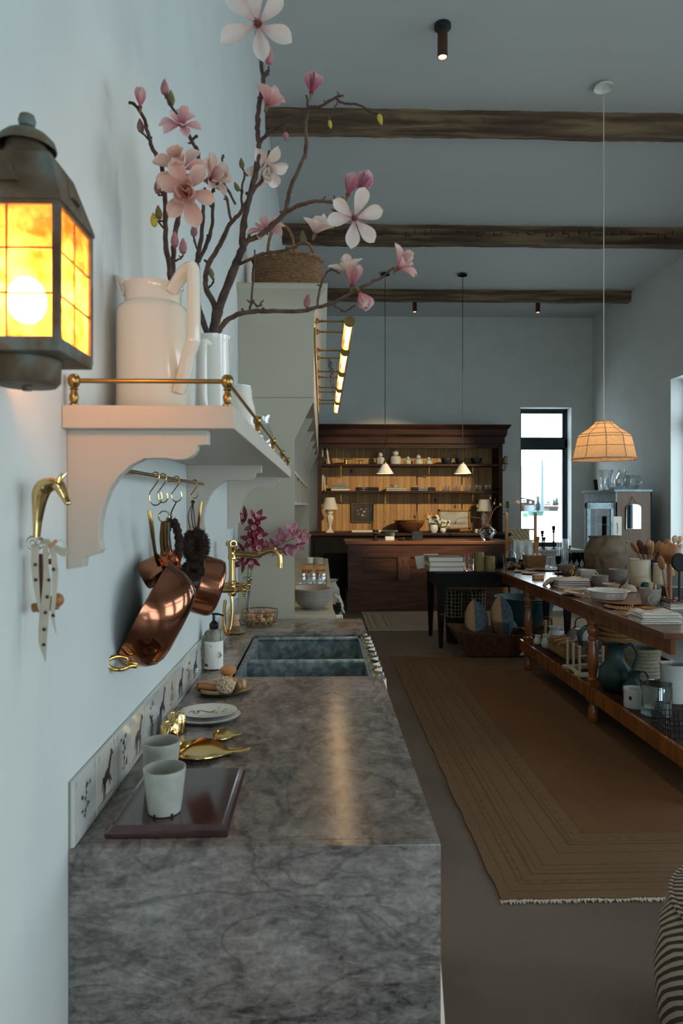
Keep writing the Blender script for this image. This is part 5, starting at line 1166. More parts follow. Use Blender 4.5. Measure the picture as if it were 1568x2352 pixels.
# wicker basket on top
p = at(668, 640, 4.02); o = thing('wicker_basket', 'brown oval wicker basket with two hoop handles on top of the cabinet', 'basket', (.245, 4.02, 2.651))
b = B(); nz = 15
for i in range(nz):
    z = .012 + i * .0165; t_ = i / nz; rr0 = .155 + .045 * math.sin(PI * (.15 + .6 * t_)); 
    pts = [((rr0 + .003 * (1 if (k + i) % 2 else -1)) * math.cos(2 * PI * k / 64), .72 * (rr0 + .003 * (1 if (k + i) % 2 else -1)) * math.sin(2 * PI * k / 64), z) for k in range(64)]
    b.tube(pts, .0092, 6, True)
b.build('woven_body', 'wicker', o)
b = B(); N_ = 80
for s_ in (0, PI): b.tube([((.2 + .006 * math.cos(k * .9 + s_)) * math.cos(2 * PI * k / N_), .72 * (.2 + .006 * math.cos(k * .9 + s_)) * math.sin(2 * PI * k / N_), .262 + .006 * math.sin(k * .9 + s_)) for k in range(N_)], .008, 6, True)
b.build('braided_rim', 'wicker', o)
for dx, dy, rz_ in ((-.03, -.13, .1), (.09, .12, -.1)):
    h = [(dx + .075 * math.cos(PI * t_ / 14), dy + .02 * math.sin(PI * t_ / 14), .24 + .19 * math.sin(PI * t_ / 14) ** .8) for t_ in range(15)]
    B().tube(h, [.0085 + .0012 * (k % 2) for k in range(15)], 8).build('handle', 'wicker', o)
B().lathe([(.0005, 0), (.15, 0), (.15, .012), (.0005, .012)], 32, sy=.72).build('base', 'wicker', o)
o = thing('dried_sprig', 'dark dried sprig hanging from the cabinet crown behind the lamps', 'sprig', (.50, 5.4, 2.62)); r = random.Random(3)
b = B()
for k in range(5):
    x, y, z = .50 + r.uniform(-.01, .02), 5.4 + r.uniform(-.1, .1), 2.64; L_ = r.uniform(.15, .3); P = [V((x, y, z))]
    for q in range(6): P.append(P[-1] + V((r.uniform(-.004, .012), r.uniform(-.02, .02), -L_ / 6)))
    b.tube(P, .0016, 5)
    for q in P[1:]: b.ball(q + V((.006, 0, 0)), .005, 6)
b.build('twigs', 'barkdark', o, world=True)

# ---- wares on the cabinet worktop (z .885)
WZ = .885
def stack_bowl(name, label, u, v, Y, r, h, n, mat, mi, group):
    p = at(u, v, Y)
    for k in range(n):
        lb_ = label if n == 1 else '%s, %s of the stack' % (label, ['bottom', 'second', 'third', 'fourth', 'top'][k] if k < n - 1 else 'topmost')
        o = thing(name, lb_, 'bowl', (max(p.x, r + .015), Y, WZ + k * h * .25), group=group)
        B().lathe([(.0005, 0), (r * .45, 0), (r * .5, .004), (r * .78, h * .35), (r * .95, h * .75), (r, h), (r * .985, h + .002)], 40).build('outside', mat, o)
        B().lathe([(r * .985, h + .002), (r * .93, h * .75), (r * .76, h * .38), (r * .48, .010), (.0005, .009)], 40).build('inside', mi, o)
stack_bowl('stoneware_bowl', 'wide grey bowl in the near stack on the cabinet worktop', 718, 1400, 3.93, .105, .065, 4, 'greybowl', 'bowlin', 'grey stacked bowls')
stack_bowl('stoneware_bowl', 'wide grey bowl in the second stack behind the near one', 714, 1390, 4.24, .10, .07, 2, 'greybowl', 'bowlin', 'grey bowls behind')
for side, u in (('left', 704), ('right', 730)):
    for k in range(4):
        Y = 4.58; p = at(u, 1360, Y)
        lathe_thing('small_plate', 'small grey plate in the %s plate pile, number %s up' % (side, ['one', 'two', 'three', 'four'][k]), 'plate', (p.x, Y, WZ + k * .016), [(.0005, 0), (.025, 0), (.05, .012), (.051, .014), (.026, .004), (.0005, .004)], 'greybowl', n=28, group='small grey plates')
k = 0
for Y in (4.85, 5.1):
    for u in (694, 717, 740):
        p = at(u, 1345, Y); k += 1
        lathe_thing('drinking_glass', 'clear stemless glass on the cabinet worktop, %s row, %s' % ('front' if Y < 5 else 'rear', {694: 'left', 717: 'middle', 740: 'right'}[u]), 'glass', (max(p.x, .05), Y, WZ), [(.020, 0), (.030, .02), (.0325, .05), (.029, .088)], 'glass', .0015, 20, group='glasses on the cabinet %s row' % ('front' if Y < 5 else 'rear'))
def crate(label, u, Y, w_, d_, h_, mat='lightwood'):
    p = at(u, 1320, Y); o = thing('wooden_crate', label, 'crate', (p.x, Y, WZ), group='wooden boxes on the cabinet')
    for sx_ in (-1, 1): B().bb((sx_ * w_ / 2 - .004, -d_ / 2, 0), (sx_ * w_ / 2 + .004, d_ / 2, h_)).build('side', mat, o, smooth=False)
    for sy_ in (-1, 1):
        for z in (0, h_ * .55): B().bb((-w_ / 2, sy_ * d_ / 2 - .004, z), (w_ / 2, sy_ * d_ / 2 + .004, z + h_ * .42)).build('slat', mat, o, smooth=False)
    B().bb((-w_ / 2, -d_ / 2, 0), (w_ / 2, d_ / 2, .008)).build('bottom', mat, o, smooth=False); return o
crate('wooden box at the left on the cabinet worktop', 705, 5.75, .09, .14, .10); crate('wooden box at the right on the cabinet worktop', 735, 5.85, .085, .12, .085)
for k, u in enumerate((700, 712, 731)):
    p = at(u, 1330, 5.5); o = thing('wooden_spool', ['round-topped wooden stopper at the left before the boxes', 'wooden stopper in the middle before the boxes', 'wooden stopper at the right before the boxes'][k], 'stopper', (p.x, 5.5, WZ)); B().lathe([(.0005, 0), (.024, 0), (.024, .02), (.012, .03), (.012, .04), (.02, .05), (.016, .064), (.0005, .068)], 16).build('body', 'spoonwood', o)
p = at(711, 1300, 6.4); lathe_thing('white_mug', 'tall white cup at the far end of the cabinet worktop', 'cup', (p.x, 6.4, WZ), [(.026, 0), (.029, .05), (.033, .105)], 'whitepot', .003, 24)
for k in range(3):
    p = at(730, 1300, 6.7); lathe_thing('fluted_bowl', 'pale fluted dish in the far pile, %s' % ['bottom', 'middle', 'top'][k], 'bowl', (p.x, 6.7, WZ + k * .022), [(.04, 0), (.05, .02), (.052, .035)], 'bowlin', .003, 32, fn=lambda a, z: 1 + .02 * math.sin(a * 18), group='fluted dishes')
p = at(706, 1300, 6.15); o = thing('gold_star', 'gold faceted star ornament by the white cup', 'ornament', (p.x, 6.15, WZ)); b = B()
for k in range(9): d = V((math.cos(k * 2.4), math.sin(k * 2.4) * .6, math.sin(k * 1.3))).normalized(); b.cyl(V((0, 0, .035)), V((0, 0, .038)) + d * .034, .006, .0008, 5)
b.build('points', 'gold', o)
# cubby contents
for y, z, r_, nm in ((3.95, 1.69, .05, 'near the front end, upper'), (3.95, 1.50, .035, 'near the front end, lower'), (5.4, 1.50, .035, 'farther along')):
    o = thing('glass_ornament', 'clear glass drop ornament in the cabinet cubby, ' + nm, 'ornament', (.225, y, z)); B().lathe([(.0005, 0), (r_ * .6, 0), (r_, r_ * .7), (r_ * .85, r_ * 1.6), (r_ * .25, r_ * 2.2), (r_ * .3, r_ * 2.5)], 20).build('body', 'crystal', o)
# lower shelf wares
LZ = .4405
lathe_thing('white_urn', 'white urn vase on the low shelf beyond the cabinet end', 'vase', (.55, 7.25, LZ), [(.04, 0), (.05, .02), (.085, .1), (.08, .15), (.05, .2), (.045, .225), (.07, .25), (.066, .252)], 'stone', .006, 28)
o = thing('linen_cloth', 'crumpled white cloth hanging over the low shelf edge', 'cloth', (.60, 6.75, LZ)); r = random.Random(6)
B().grid(lambda i, j: V((.05 * i + .02 * math.sin(j * 9), (j - .5) * .3, .14 * (1 - i) + .02 * math.sin(j * 14 + i * 3) + .004)), 8, 16).build('folds', 'whitecloth', o, solid=.004)
for k in range(3): lathe_thing('dark_bowl', 'small dark bowl nested on the low shelf, %s' % ['bottom', 'middle', 'top'][k], 'bowl', (.565, 6.35, LZ + k * .03), [(.02, 0), (.035, .02), (.062, .06), (.064, .065)], 'darkpot', .004, 24, group='dark nested bowls')
o = thing('white_bin', 'white wooden bin on the low shelf nearest the counter', 'bin', (.565, 5.7, LZ))
for a, b_ in (((-.06, -.15, 0), (.06, .15, .008)), ((-.06, -.15, 0), (-.052, .15, .10)), ((.052, -.15, 0), (.06, .15, .085)), ((-.06, -.15, 0), (.06, -.142, .10)), ((-.06, .142, 0), (.06, .15, .10))): B().bb(a, b_).build('board', 'paperwhite', o, smooth=False)
# ================================================================ SHOP COUNTER
SCX0, SCX1, SCY, SCD, SCZ = .79, 3.07, 9.50, .72, .975
sc = thing('shop_counter', 'dark wood panelled shop counter with worn lighter top', 'counter', ((SCX0 + SCX1) / 2, SCY, 0))
def w6(a, b_, name, mat, par, **k): return B().bb(a, b_).build(name, mat, par, world=True, smooth=False, **k)
w6((SCX0 + .03, SCY + .025, .24), (SCX1 - .03, SCY + SCD - .03, SCZ - .045), 'carcass', 'counterwood', sc)
w6((SCX0 - .02, SCY - .03, SCZ - .045), (SCX1 + .02, SCY + SCD, SCZ), 'top', 'countertop', sc, bev=.008)
w6((SCX0, SCY - .01, 0), (SCX1, SCY + SCD - .02, .245), 'plinth', 'counterwood', sc, bev=.006)
w6((SCX0 + .005, SCY - .004, .245), (SCX1 - .005, SCY + .02, .262), 'plinth_bead', 'counterwood', sc)
zr0, zr1 = .43, .755
w6((SCX0 + .02, SCY, zr1), (SCX1 - .02, SCY + .03, SCZ - .045), 'top_rail', 'counterwood', sc)
w6((SCX0 + .02, SCY, .255), (SCX1 - .02, SCY + .03, zr0), 'bottom_rail', 'counterwood', sc)
xs = [SCX0 + .02, SCX0 + .21, SCX0 + .72, SCX0 + .88, SCX0 + 1.40, SCX0 + 1.56, SCX1 - .21, SCX1 - .02]
for k in range(0, 8, 2): w6((xs[k], SCY, zr0), (xs[k + 1], SCY + .03, zr1), 'stile', 'wornwood' if k == 2 else 'counterwood', sc)
for k in range(1, 7, 2):
    pn = w6((xs[k] + .002, SCY + .0235, zr0 + .002), (xs[k + 1] - .002, SCY + .0285, zr1 - .002), 'panel', 'counterwood', sc)
    for a, b_ in (((xs[k], SCY + .006, zr0), (xs[k] + .014, SCY + .02, zr1)), ((xs[k + 1] - .014, SCY + .006, zr0), (xs[k + 1], SCY + .02, zr1)), ((xs[k], SCY + .006, zr0), (xs[k + 1], SCY + .02, zr0 + .014)), ((xs[k], SCY + .006, zr1 - .014), (xs[k + 1], SCY + .02, zr1))): w6(a, b_, 'moulding', 'counterwood', pn, bev=.005)
# ---- things on the shop counter
def c6(u, Y): return at(u, 1235, Y).x
CZT = SCZ + .0005
o = thing('card_terminal', 'small black card terminal on a stand on the shop counter', 'card reader', (c6(862, 9.75), 9.75, CZT))
B().box((0, 0, .008), (.09, .10, .016)).build('base', 'black', o, bev=.004); B().cyl((0, 0, .016), (0, .01, .09), .016).build('stem', 'black', o); B().box((.0, -.01, .115), (.085, .03, .07), (-.6, 0, 0)).build('head', 'black', o, bev=.008)
o = thing('payment_tablet', 'white and black payment tablet on the shop counter', 'tablet', (c6(894, 9.75), 9.75, CZT))
B().box((0, 0, .028), (.13, .12, .055)).build('base', 'paperwhite', o, bev=.008); B().box((0, .02, .09), (.15, .02, .09), (-.35, 0, 0)).build('screen', 'black', o, bev=.006); B().box((0, .06, .115), (.24, .02, .02)).build('bar', 'black', o, bev=.004)
o = thing('barcode_scanner', 'low black scanner lying on the shop counter', 'scanner', (c6(921, 9.75), 9.75, CZT)); B().box((0, 0, .02), (.10, .06, .04)).build('body', 'black', o, bev=.012); B().cyl((.05, 0, .02), (.12, -.02, .012), .012).build('grip', 'black', o)
o = thing('black_cube_box', 'dark grey box with a folded top on the shop counter', 'box', (c6(957, 9.8), 9.8, CZT)); B().prism([(-.075, 0), (.075, 0), (.075, .115), (.05, .13), (-.05, .13), (-.075, .115)], 'y', -.06, .06).build('body', 'darkpot', o, bev=.004, smooth=False); B().box((0, 0, .1315), (.06, .10, .003)).build('lid', 'darkpot', o, smooth=False)
p = at(1118, 1236, 9.62); o = thing('crystal_vase', 'chunky rippled crystal vase at the right end of the shop counter', 'vase', (p.x, 9.62, CZT)); 
B().lathe([(.055, 0), (.062, .01), (.09, .07), (.135, .125), (.12, .155), (.06, .195), (.05, .215), (.065, .23), (.05, .228), (.04, .2), (.09, .15), (.10, .125), (.05, .05), (.0005, .03)], 26, fn=lambda a, z: 1 + .05 * math.sin(7 * a + z * 40) + .03 * math.sin(13 * a - z * 70)).build('body', 'crystal', o, ang=20)
o = thing('magnolia_twigs', 'thin magnolia twigs standing in the crystal vase', 'branch', (p.x, 9.62, CZT + .1))
def tw(pts): return cat_path([at(*q) for q in pts], 5)
b = B()
for pts in ([(1118, 1210, 9.62), (1112, 1180, 9.6), (1095, 1165, 9.58)], [(1118, 1205, 9.62), (1122, 1160, 9.62), (1124, 1148, 9.62)], [(1119, 1205, 9.62), (1135, 1170, 9.62), (1150, 1162, 9.6), (1178, 1157, 9.58)], [(1119, 1205, 9.62), (1130, 1165, 9.64), (1138, 1145, 9.64)], [(1116, 1208, 9.62), (1100, 1190, 9.6), (1055, 1190, 9.58), (1045, 1205, 9.58)], [(1117, 1208, 9.62), (1108, 1170, 9.62)]): b.tube(tw(pts), [.006 - .004 * i / (5 * (len(pts) - 1)) for i in range(5 * (len(pts) - 1) + 1)], 6)
b.build('twigs', 'bark', o, world=True)
for u, v in ((1125, 1148), (1095, 1166), (1134, 1160), (1148, 1163), (1045, 1204), (1058, 1222), (1070, 1216)):
    B().lathe([(.0005, 0), (.016, .012), (.012, .035), (.0005, .05)], 8, TR(at(u, v, 9.6), im(.1, -1))).build('bud', 'budgreen', o, world=True)
blossom(o, at(1182, 1158, 9.57), im(.8, -.5, .3), .075, 'cup', 'petal_pink', 77)

# ================================================================ BACK-WALL HUTCH
HX0, HX1, HYF, HYB = .375, 3.33, 10.84, DB - .002
ht = thing('shop_hutch', 'wide dark wood hutch with pine board back and cornice on the back wall', 'hutch', ((HX0 + HX1) / 2, HYF, 0))
zb0, zs1, zs2, ztop = 1.04, 1.705, 2.137, 2.49
w6((.27, 10.62, .0), (HX1 + .06, HYB, zb0 - .04), 'base_cabinet', 'blackwood', ht); w6((.24, 10.58, zb0 - .04), (HX1 + .10, HYB, zb0), 'ledge', 'darkwood', ht, bev=.008)
for k in range(5): # base drawer fronts
    x = .32 + k * .6; w6((x, 10.605, .62), (x + .54, 10.622, .93), 'drawer_front', 'blackwood', ht, bev=.006)
w6((HX0, HYF, zb0), (HX0 + .06, HYB, ztop), 'side_post', 'darkwood', ht); w6((HX1 - .06, HYF, zb0), (HX1, HYB, ztop), 'side_post', 'darkwood', ht)
w6((HX0 + .06, HYF + .02, ztop - .10), (HX1 - .06, HYF + .05, ztop), 'header', 'darkwood', ht)
rings = []
for o_, z in [(0, 2.46), (.02, 2.462), (.02, 2.56), (.03, 2.565), (.035, 2.58), (.05, 2.60), (.055, 2.68), (.075, 2.70), (.10, 2.735), (.105, 2.755)]: rings.append([(HX0 - .02 - o_, HYF - o_, z), (HX1 + .01 + o_, HYF - o_, z), (HX1 + .01 + o_, HYB, z), (HX0 - .02 - o_, HYB, z)])
B().ring_loft(rings).build('cornice', 'darkwood', ht, world=True, ang=20)
nb = 25; bw_ = (HX1 - HX0 - .12) / nb; bms = [B().box((0, 0, 0), (bw_ - .003, .016, ztop - zb0 - .02)).mesh('board', m_, bev=.0015, smooth=False) for m_ in ('pine', 'pine2')]
for k in range(nb):
    q = place('board', bms[(k * 7) % 3 % 2], ht, MT[ht.name].inverted() @ Matrix.Translation((HX0 + .06 + bw_ * (k + .5), HYB - .011 - rnd.uniform(0, .003), (zb0 + ztop) / 2)))
    if k % 3 == 1: B().lathe([(.0005, 0), (.02, 0), (.018, .0008), (.0005, .0009)], 12, TR((rnd.uniform(-.03, .03), -.0081, rnd.uniform(-.6, .6)), (0, -1, 0)), sy=1.5).build('knot', 'knot', q)
for z in (zs1, zs2): w6((HX0 + .06, HYF + .04, z - .035), (HX1 - .06, HYB - .02, z), 'shelf', 'darkwood', ht, bev=.003)
YB = HYF + .16
for z, us in ((zs2, (782, 983, 1083)), (zs1, (782, 883, 983, 1083))):
    for u in us:
        x = at(u, 1100, YB).x; br_ = B(); br_.tube(cat_path([(x, HYF + .09, z - .036), (x, HYF + .09, z - .10), (x, HYF + .09, z - .17)], 3), [.014, .012, .012, .011, .011, .010, .009], 10)
        br_.tube(cat_path([(x, HYF + .09, z - .06), (x, HYF + .2, z - .10), (x, HYB - .02, z - .20)], 4), .007, 6); br_.ball((x, HYF + .09, z - .175), .014, 8); br_.ball((x, HYF + .09, z - .05), .019, 8); br_.build('shelf_bracket', 'oldbrass', ht, world=True)
# ---- hutch contents; U converts crop columns to metres on the shelf line
def hx(u, Y=HYF + .2): return at(u, 1100, Y).x
YS = HYF + .2; S6 = YS * 1.005 / F
def book(label, u, w_px, h_px, z, mat, lean=0, d_=.16, Y=None):
    o = thing('upright_book', label, 'book', (hx(u), Y or YS, z), rot=(0, lean, 0)); w_, h_ = w_px * S6, h_px * S6
    B().box((0, -d_ / 2 + .002, h_ / 2), (w_, .004, h_)).box((-w_ / 2 + .0015, 0, h_ / 2), (.003, d_, h_)).box((w_ / 2 - .0015, 0, h_ / 2), (.003, d_, h_)).build('cover', mat, o, smooth=False)
    B().box((0, .003, h_ / 2), (w_ - .008, d_ - .01, h_ - .008)).build('pages', 'paper', o, smooth=False); return o
def text_mesh(body, size, name='lettering', mat='paperwhite', extr=.0004):
    c = bpy.data.curves.new('txt', 'FONT'); c.body = body; c.size = size; c.extrude = extr; c.align_x = 'CENTER'; c.align_y = 'CENTER'
    o_ = bpy.data.objects.new('txt', c); COL.objects.link(o_); dg = bpy.context.evaluated_depsgraph_get(); me = bpy.data.meshes.new_from_object(o_.evaluated_get(dg)); bpy.data.objects.remove(o_); bpy.data.curves.remove(c)
    me.materials.clear(); me.materials.append(MAT[mat]); return me
FRONT = Euler((PI / 2, 0, 0)).to_matrix().to_4x4()
o = book('tall black book with white spine lettering at the left of the top shelf', 741, 7, 45, zs2, 'bookblack')
place('lettering', text_mesh('FRONTIER', .032), o, Matrix.Translation((0, -.0815, .19)) @ FRONT @ Euler((0, 0, PI / 2)).to_matrix().to_4x4())
book('tall leaning cream book on the top shelf', 755, 4, 42, zs2, 'bookcream', -.12); book('leaning dark red book on the top shelf', 762.5, 4, 36, zs2, 'bookred', -.25); book('tall plain black book beside the lettered one', 748, 3.5, 43, zs2, 'bookblack', -.03)
book('white book standing at the left of the middle shelf', 740.5, 2.6, 37, zs1, 'bookcream', 0); book('white book leaning on its neighbour on the middle shelf', 747, 3.2, 36, zs1, 'bookcream', -.13)
def cake(label, u, w_px, h_px):
    o = thing('gold_candle_dish', label, 'candle dish', (hx(u), YS, zs2)); w_, h_ = w_px * S6 / 2, h_px * S6
    B().lathe([(.0005, 0), (w_ * .32, 0), (w_ * .26, h_ * .5), (w_ * .3, h_ * .8), (w_ * .98, h_ * .82), (w_, h_ * .9), (w_ * .95, h_ * .9), (w_ * .25, h_ * .88), (.0005, h_ * .7)], 28).build('body', 'gold', o)
cake('larger gold dish on a foot on the top shelf', 794, 32, 14); cake('smaller gold dish on a foot on the top shelf', 826, 22, 10)
for u, w_, h_, nm in ((873, 20, 28, 'second largest, leftmost'), (908, 25, 33, 'largest of the five'), (936.5, 15, 17.5, 'middle of the row'), (960.5, 18.5, 21, 'fourth along'), (984, 14.5, 16, 'smallest, rightmost')):
    o = thing('stone_figure', 'pale stone figure with ball head on the top shelf, ' + nm, 'figure', (hx(u), YS, zs2), group='stone ball-head figures'); r_ = w_ * S6 / 2; H_ = h_ * S6
    B().lathe([(.0005, 0), (r_ * .96, 0), (r_, .004), (r_ * .98, H_ * .45), (r_ * .86, H_ * .56), (r_ * .3, H_ * .6), (.0005, H_ * .6)], 24).build('torso', 'stone', o); B().ball((0, 0, H_ * .6 + r_ * .5), r_ * .56, 16).build('head', 'stone', o)
for u, nm in ((1025, 'leftmost'), (1057, 'middle'), (1093, 'rightmost, in shadow')):
    lathe_thing('dark_carved_bowl', 'black carved bowl on the top shelf, ' + nm, 'bowl', (hx(u), YS, zs2), [(.045, 0), (.06, .01), (.085, .07), (.088, .105)], 'darkpot', .008, 30, fn=lambda a, z: 1 + .05 * math.sin(a * 11) * (1 if z > .02 else 0), group='black carved bowls')
def flat_book(label, u, w_px, z, t_, mat, d_=.22, pages='paper', rz=0):
    o = thing('flat_book', label, 'book', (hx(u), YS - .02, z), rz); w_ = w_px * S6
    B().box((0, 0, .0025), (w_, d_, .005)).box((0, 0, t_ - .0025), (w_, d_, .005)).box((0, -d_ / 2 + .003, t_ / 2), (w_, .006, t_)).build('cover', mat, o, smooth=False); B().box((0, .004, t_ / 2), (w_ - .012, d_ - .012, t_ - .011)).build('pages', pages, o, smooth=False); return o
flat_book('cream book at the base of the grey pile on the middle shelf', 781, 42, zs1, .042, 'bookcream')
for k in range(3): flat_book('thin grey book in the pile on the middle shelf, %s' % ['lowest', 'middle', 'top'][k], 780, 30, zs1 + .0425 + k * .0255, .025, 'bookgrey', .18)
for k in range(2):
    o = flat_book('black flat book with white lettering left of centre, %s' % ['lower', 'upper'][k], 842, 52, zs1 + k * .0305, .030, 'bookblack'); place('lettering', text_mesh('— Yves —', .026), o, Matrix.Translation((-.06, -.1115, .015)) @ FRONT)
for k in range(2):
    o = flat_book('black flat book lettered AMERICAN, %s of two' % ['lower', 'upper'][k], 970, 55 - k * 2, zs1 + k * .0305, .030, 'bookblack'); place('lettering', text_mesh('AMERICAN', .03), o, Matrix.Translation((-.01, -.1115, .015)) @ FRONT); 
for k in range(2): flat_book('cream flat book under the little bowl, %s' % ['lower', 'upper'][k], 908, 46, zs1 + k * .0265, .026, 'bookcream')
lathe_thing('small_footed_bowl', 'little grey bowl on top of the cream books', 'bowl', (hx(906), YS, zs1 + .0532), [(.02, 0), (.025, .006), (.05, .03), (.078, .055)], 'stone', .004, 28)
for k, u in enumerate((1018, 1028, 1043, 1053, 1067, 1079, 1093, 1103, 1115.5, 1125)):
    lathe_thing('shelf_glass', 'clear tumbler in the row on the hutch middle shelf, %s' % ['first from the left', 'second', 'third', 'fourth', 'fifth', 'sixth', 'seventh', 'eighth', 'ninth', 'last'][k], 'glass', (hx(u), YS - .04 + (k % 2) * .05, zs1), [(.022, 0), (.026, .01), (.03, .095)], 'glass', .002, 20, group='tumblers on the hutch shelf')
ZL = zb0
o = thing('table_lamp', 'white carved table lamp with pleated shade at the left of the ledge', 'lamp', (hx(757), 10.9, ZL))
B().box((0, 0, .012), (.12, .12, .024)).box((0, 0, .036), (.085, .085, .026)).build('foot', 'plasterwhite', o, bev=.003)
B().lathe([(.03, .049), (.025, .07), (.022, .10), (.03, .14), (.05, .20), (.058, .24), (.05, .27), (.03, .285), (.045, .30), (.05, .33), (.035, .36), (.02, .37), (.012, .40), (.0005, .40)], 24, fn=lambda a, z: 1 + .05 * math.sin(8 * a)).build('stem', 'plasterwhite', o)
B().lathe([(.132, .37), (.075, .56)], 64, fn=lambda a, z: 1 + .012 * math.sin(a * 32)).build('pleated_shade', 'pleat', o, ang=180)
o = thing('table_lamp', 'grey table lamp with plain shade in the dark right corner of the hutch', 'lamp', (hx(1110), 11.0, ZL)); B().lathe([(.07, 0), (.07, .02), (.03, .05), (.05, .18), (.04, .3), (.015, .34), (.0005, .38)], 24).build('stem', 'stone', o); B().lathe([(.125, .34), (.085, .53)], 40).build('shade', 'shadeplain', o)
def framed(label, u0, u1, v0, v1, Y, fr, matf, canvas, name='framed_painting', lean=0):
    a, c = at(u0, v1, Y), at(u1, v0, Y); w_, h_ = c.x - a.x, c.z - a.z; o = thing(name, label, 'painting', ((a.x + c.x) / 2, Y, a.z), rot=(-lean, 0, 0))
    for p_, q_ in (((-w_ / 2, 0, 0), (-w_ / 2 + fr, .03, h_)), ((w_ / 2 - fr, 0, 0), (w_ / 2, .03, h_)), ((-w_ / 2, 0, 0), (w_ / 2, .03, fr)), ((-w_ / 2, 0, h_ - fr), (w_ / 2, .03, h_))): B().bb(p_, q_).build('frame_side', matf, o, bev=.004, smooth=False)
    cv = B().bb((-w_ / 2 + fr, .012, fr), (w_ / 2 - fr, .018, h_ - fr)).build('canvas', canvas, o, smooth=False); return o, cv, w_, h_
M('canvasdark', '#2d2a24', '#3d382e', rough=.5, scale=6); M('canvasfog', '#9a988c', '#b6b4a8', rough=.6, scale=5, det=6); M('petalred', '#9a4a3c', '#b5674e', rough=.6, scale=20); M('petalcream', '#c9a86a', rough=.6)
o, cv, w_, h_ = framed('dark flower painting in a thin frame on the hutch back', 806.5, 858, 1156, 1200, HYB - .058, .014, 'gilt', 'canvasdark')
for x, z, r_, m_ in ((-.02, .06, .035, 'petalred'), (.03, .02, .03, 'petalcream'), (.06, .07, .022, 'petalred'), (-.06, -.02, .03, 'petalred'), (.0, -.04, .035, 'petalcream'), (-.08, .04, .018, 'petalcream'), (.05, -.05, .02, 'petalred')):
    B().lathe([(.0005, 0), (r_ * .6, 0), (r_ * .55, .0015), (.0005, .002)], 12, TR((x, .0119, h_ / 2 + z), (0, -1, 0)), fn=lambda a, z_: 1 + .25 * math.sin(5 * a)).build('painted_flower', m_, cv)
B().tube([(.0, .0115, h_ * .2), (-.01, .0112, h_ * .35), (.02, .0112, h_ * .5)], .003, 5).build('painted_stem', 'leafgreen', cv)
o, cv, w_, h_ = framed('misty pale landscape in a wide gilt frame leaning on the ledge', 1006, 1080, 1170, 1216, 11.0, .035, 'gilt', 'canvasfog', lean=-.0)
B().box((0, .0115, h_ * .3), (w_ - .12, .001, .04)).build('painted_hills', 'inkgrey', cv, smooth=False)
# wooden bowls, garlands, little flower pots, rolled paper
lathe_thing('wooden_bowl', 'large dark wooden bowl on the hutch ledge', 'bowl', (hx(937), 10.9, ZL), [(.10, 0), (.13, .01), (.21, .10), (.235, .165), (.237, .175)], 'spoondark', .012, 36)
lathe_thing('wooden_bowl', 'lighter wooden bowl nested in the large one', 'bowl', (hx(944), 10.87, ZL + .085), [(.08, 0), (.11, .01), (.18, .07), (.195, .105)], 'spoonwood', .01, 36)
lathe_thing('wooden_platter', 'flat wooden platter behind the nested bowls', 'platter', (hx(930), 10.99, ZL + .165), [(.10, 0), (.17, .02), (.2, .03)], 'spoonwood', .01, 32)
def pot(label, u, w_px, h_px, nfl, seed):
    x = hx(u); r = random.Random(seed); o = lathe_thing('flower_pot', label + ' pot of anemones on the hutch ledge', 'pot', (x, 10.8, ZL), [(w_px * S6 * .3, 0), (w_px * S6 * .5, h_px * S6 * .4), (w_px * S6 * .46, h_px * S6 * .85), (w_px * S6 * .42, h_px * S6)], 'whitepot', .004, 24)
    f = thing('white_posy', 'white anemones in the ' + label + ' pot', 'flowers', (x, 10.8, ZL + h_px * S6))
    b = B(); hd_ = []
    for k in range(nfl): d = V((r.uniform(-1, 1), r.uniform(-.7, .3), r.uniform(.1, 1))); p_ = V((d.x * .10, d.y * .08, .03 + d.z * .11)); b.tube([(0, 0, -.03), p_ * .5 + V((0, 0, .01)), p_], .002, 5); hd_.append(p_)
    b.build('stems', 'stemgreen', f)
    b = B()
    for k in range(nfl * 2): p_ = V((r.uniform(-.1, .1), r.uniform(-.06, .04), r.uniform(0, .11))); b.ball(p_, .018, 6, (1, .5, .6))
    b.build('leaves', 'leafgreen', f)
    for p_ in hd_:
        q = B().lathe([(.0005, 0), (.012, .002), (.024, .01), (.022, .012), (.01, .006), (.0005, .006)], 12, TR(p_, (p_.x, -.15, p_.z * .6)), fn=lambda a, z: 1 + .15 * math.sin(6 * a)).build('flower_head', 'flowerwhite', f); B().ball(p_ + V((0, -.012, .004)), .006, 6).build('centre', 'ink', q)
pot('larger white', 990, 20, 18, 16, 1); pot('smaller white', 1011, 14, 11, 9, 2)
o = thing('rolled_paper', 'long cream roll of paper lying along the hutch ledge', 'roll', (hx(857), 10.72, ZL + .024)); B().cyl((-.36, 0, 0), (.36, 0, 0), .022, n=18).build('sheet', 'bookcream', o); B().cyl((-.362, 0, 0), (.362, 0, 0), .008, n=12).build('core', 'kraft', o)
o = thing('dried_garland', 'straw garland hanging from the middle bracket', 'garland', (hx(882), HYF + .09, 1.05)); r = random.Random(2); b = B(); x0 = hx(882)
for k in range(26): z = 1.50 - k * .0145; b.tube([(x0 + r.uniform(-.005, .005), HYF + .08, z + .06), (x0 + r.uniform(-.04, .04), HYF + .08 + r.uniform(-.02, .02), z)], [.006, .002], 5)
b.build('straw', 'wickerlight', o, world=True, kind='stuff')
o = thing('wooden_tassels', 'pair of turned wooden bells hanging from the right bracket', 'ornament', (hx(983), HYF + .08, 1.3)); 
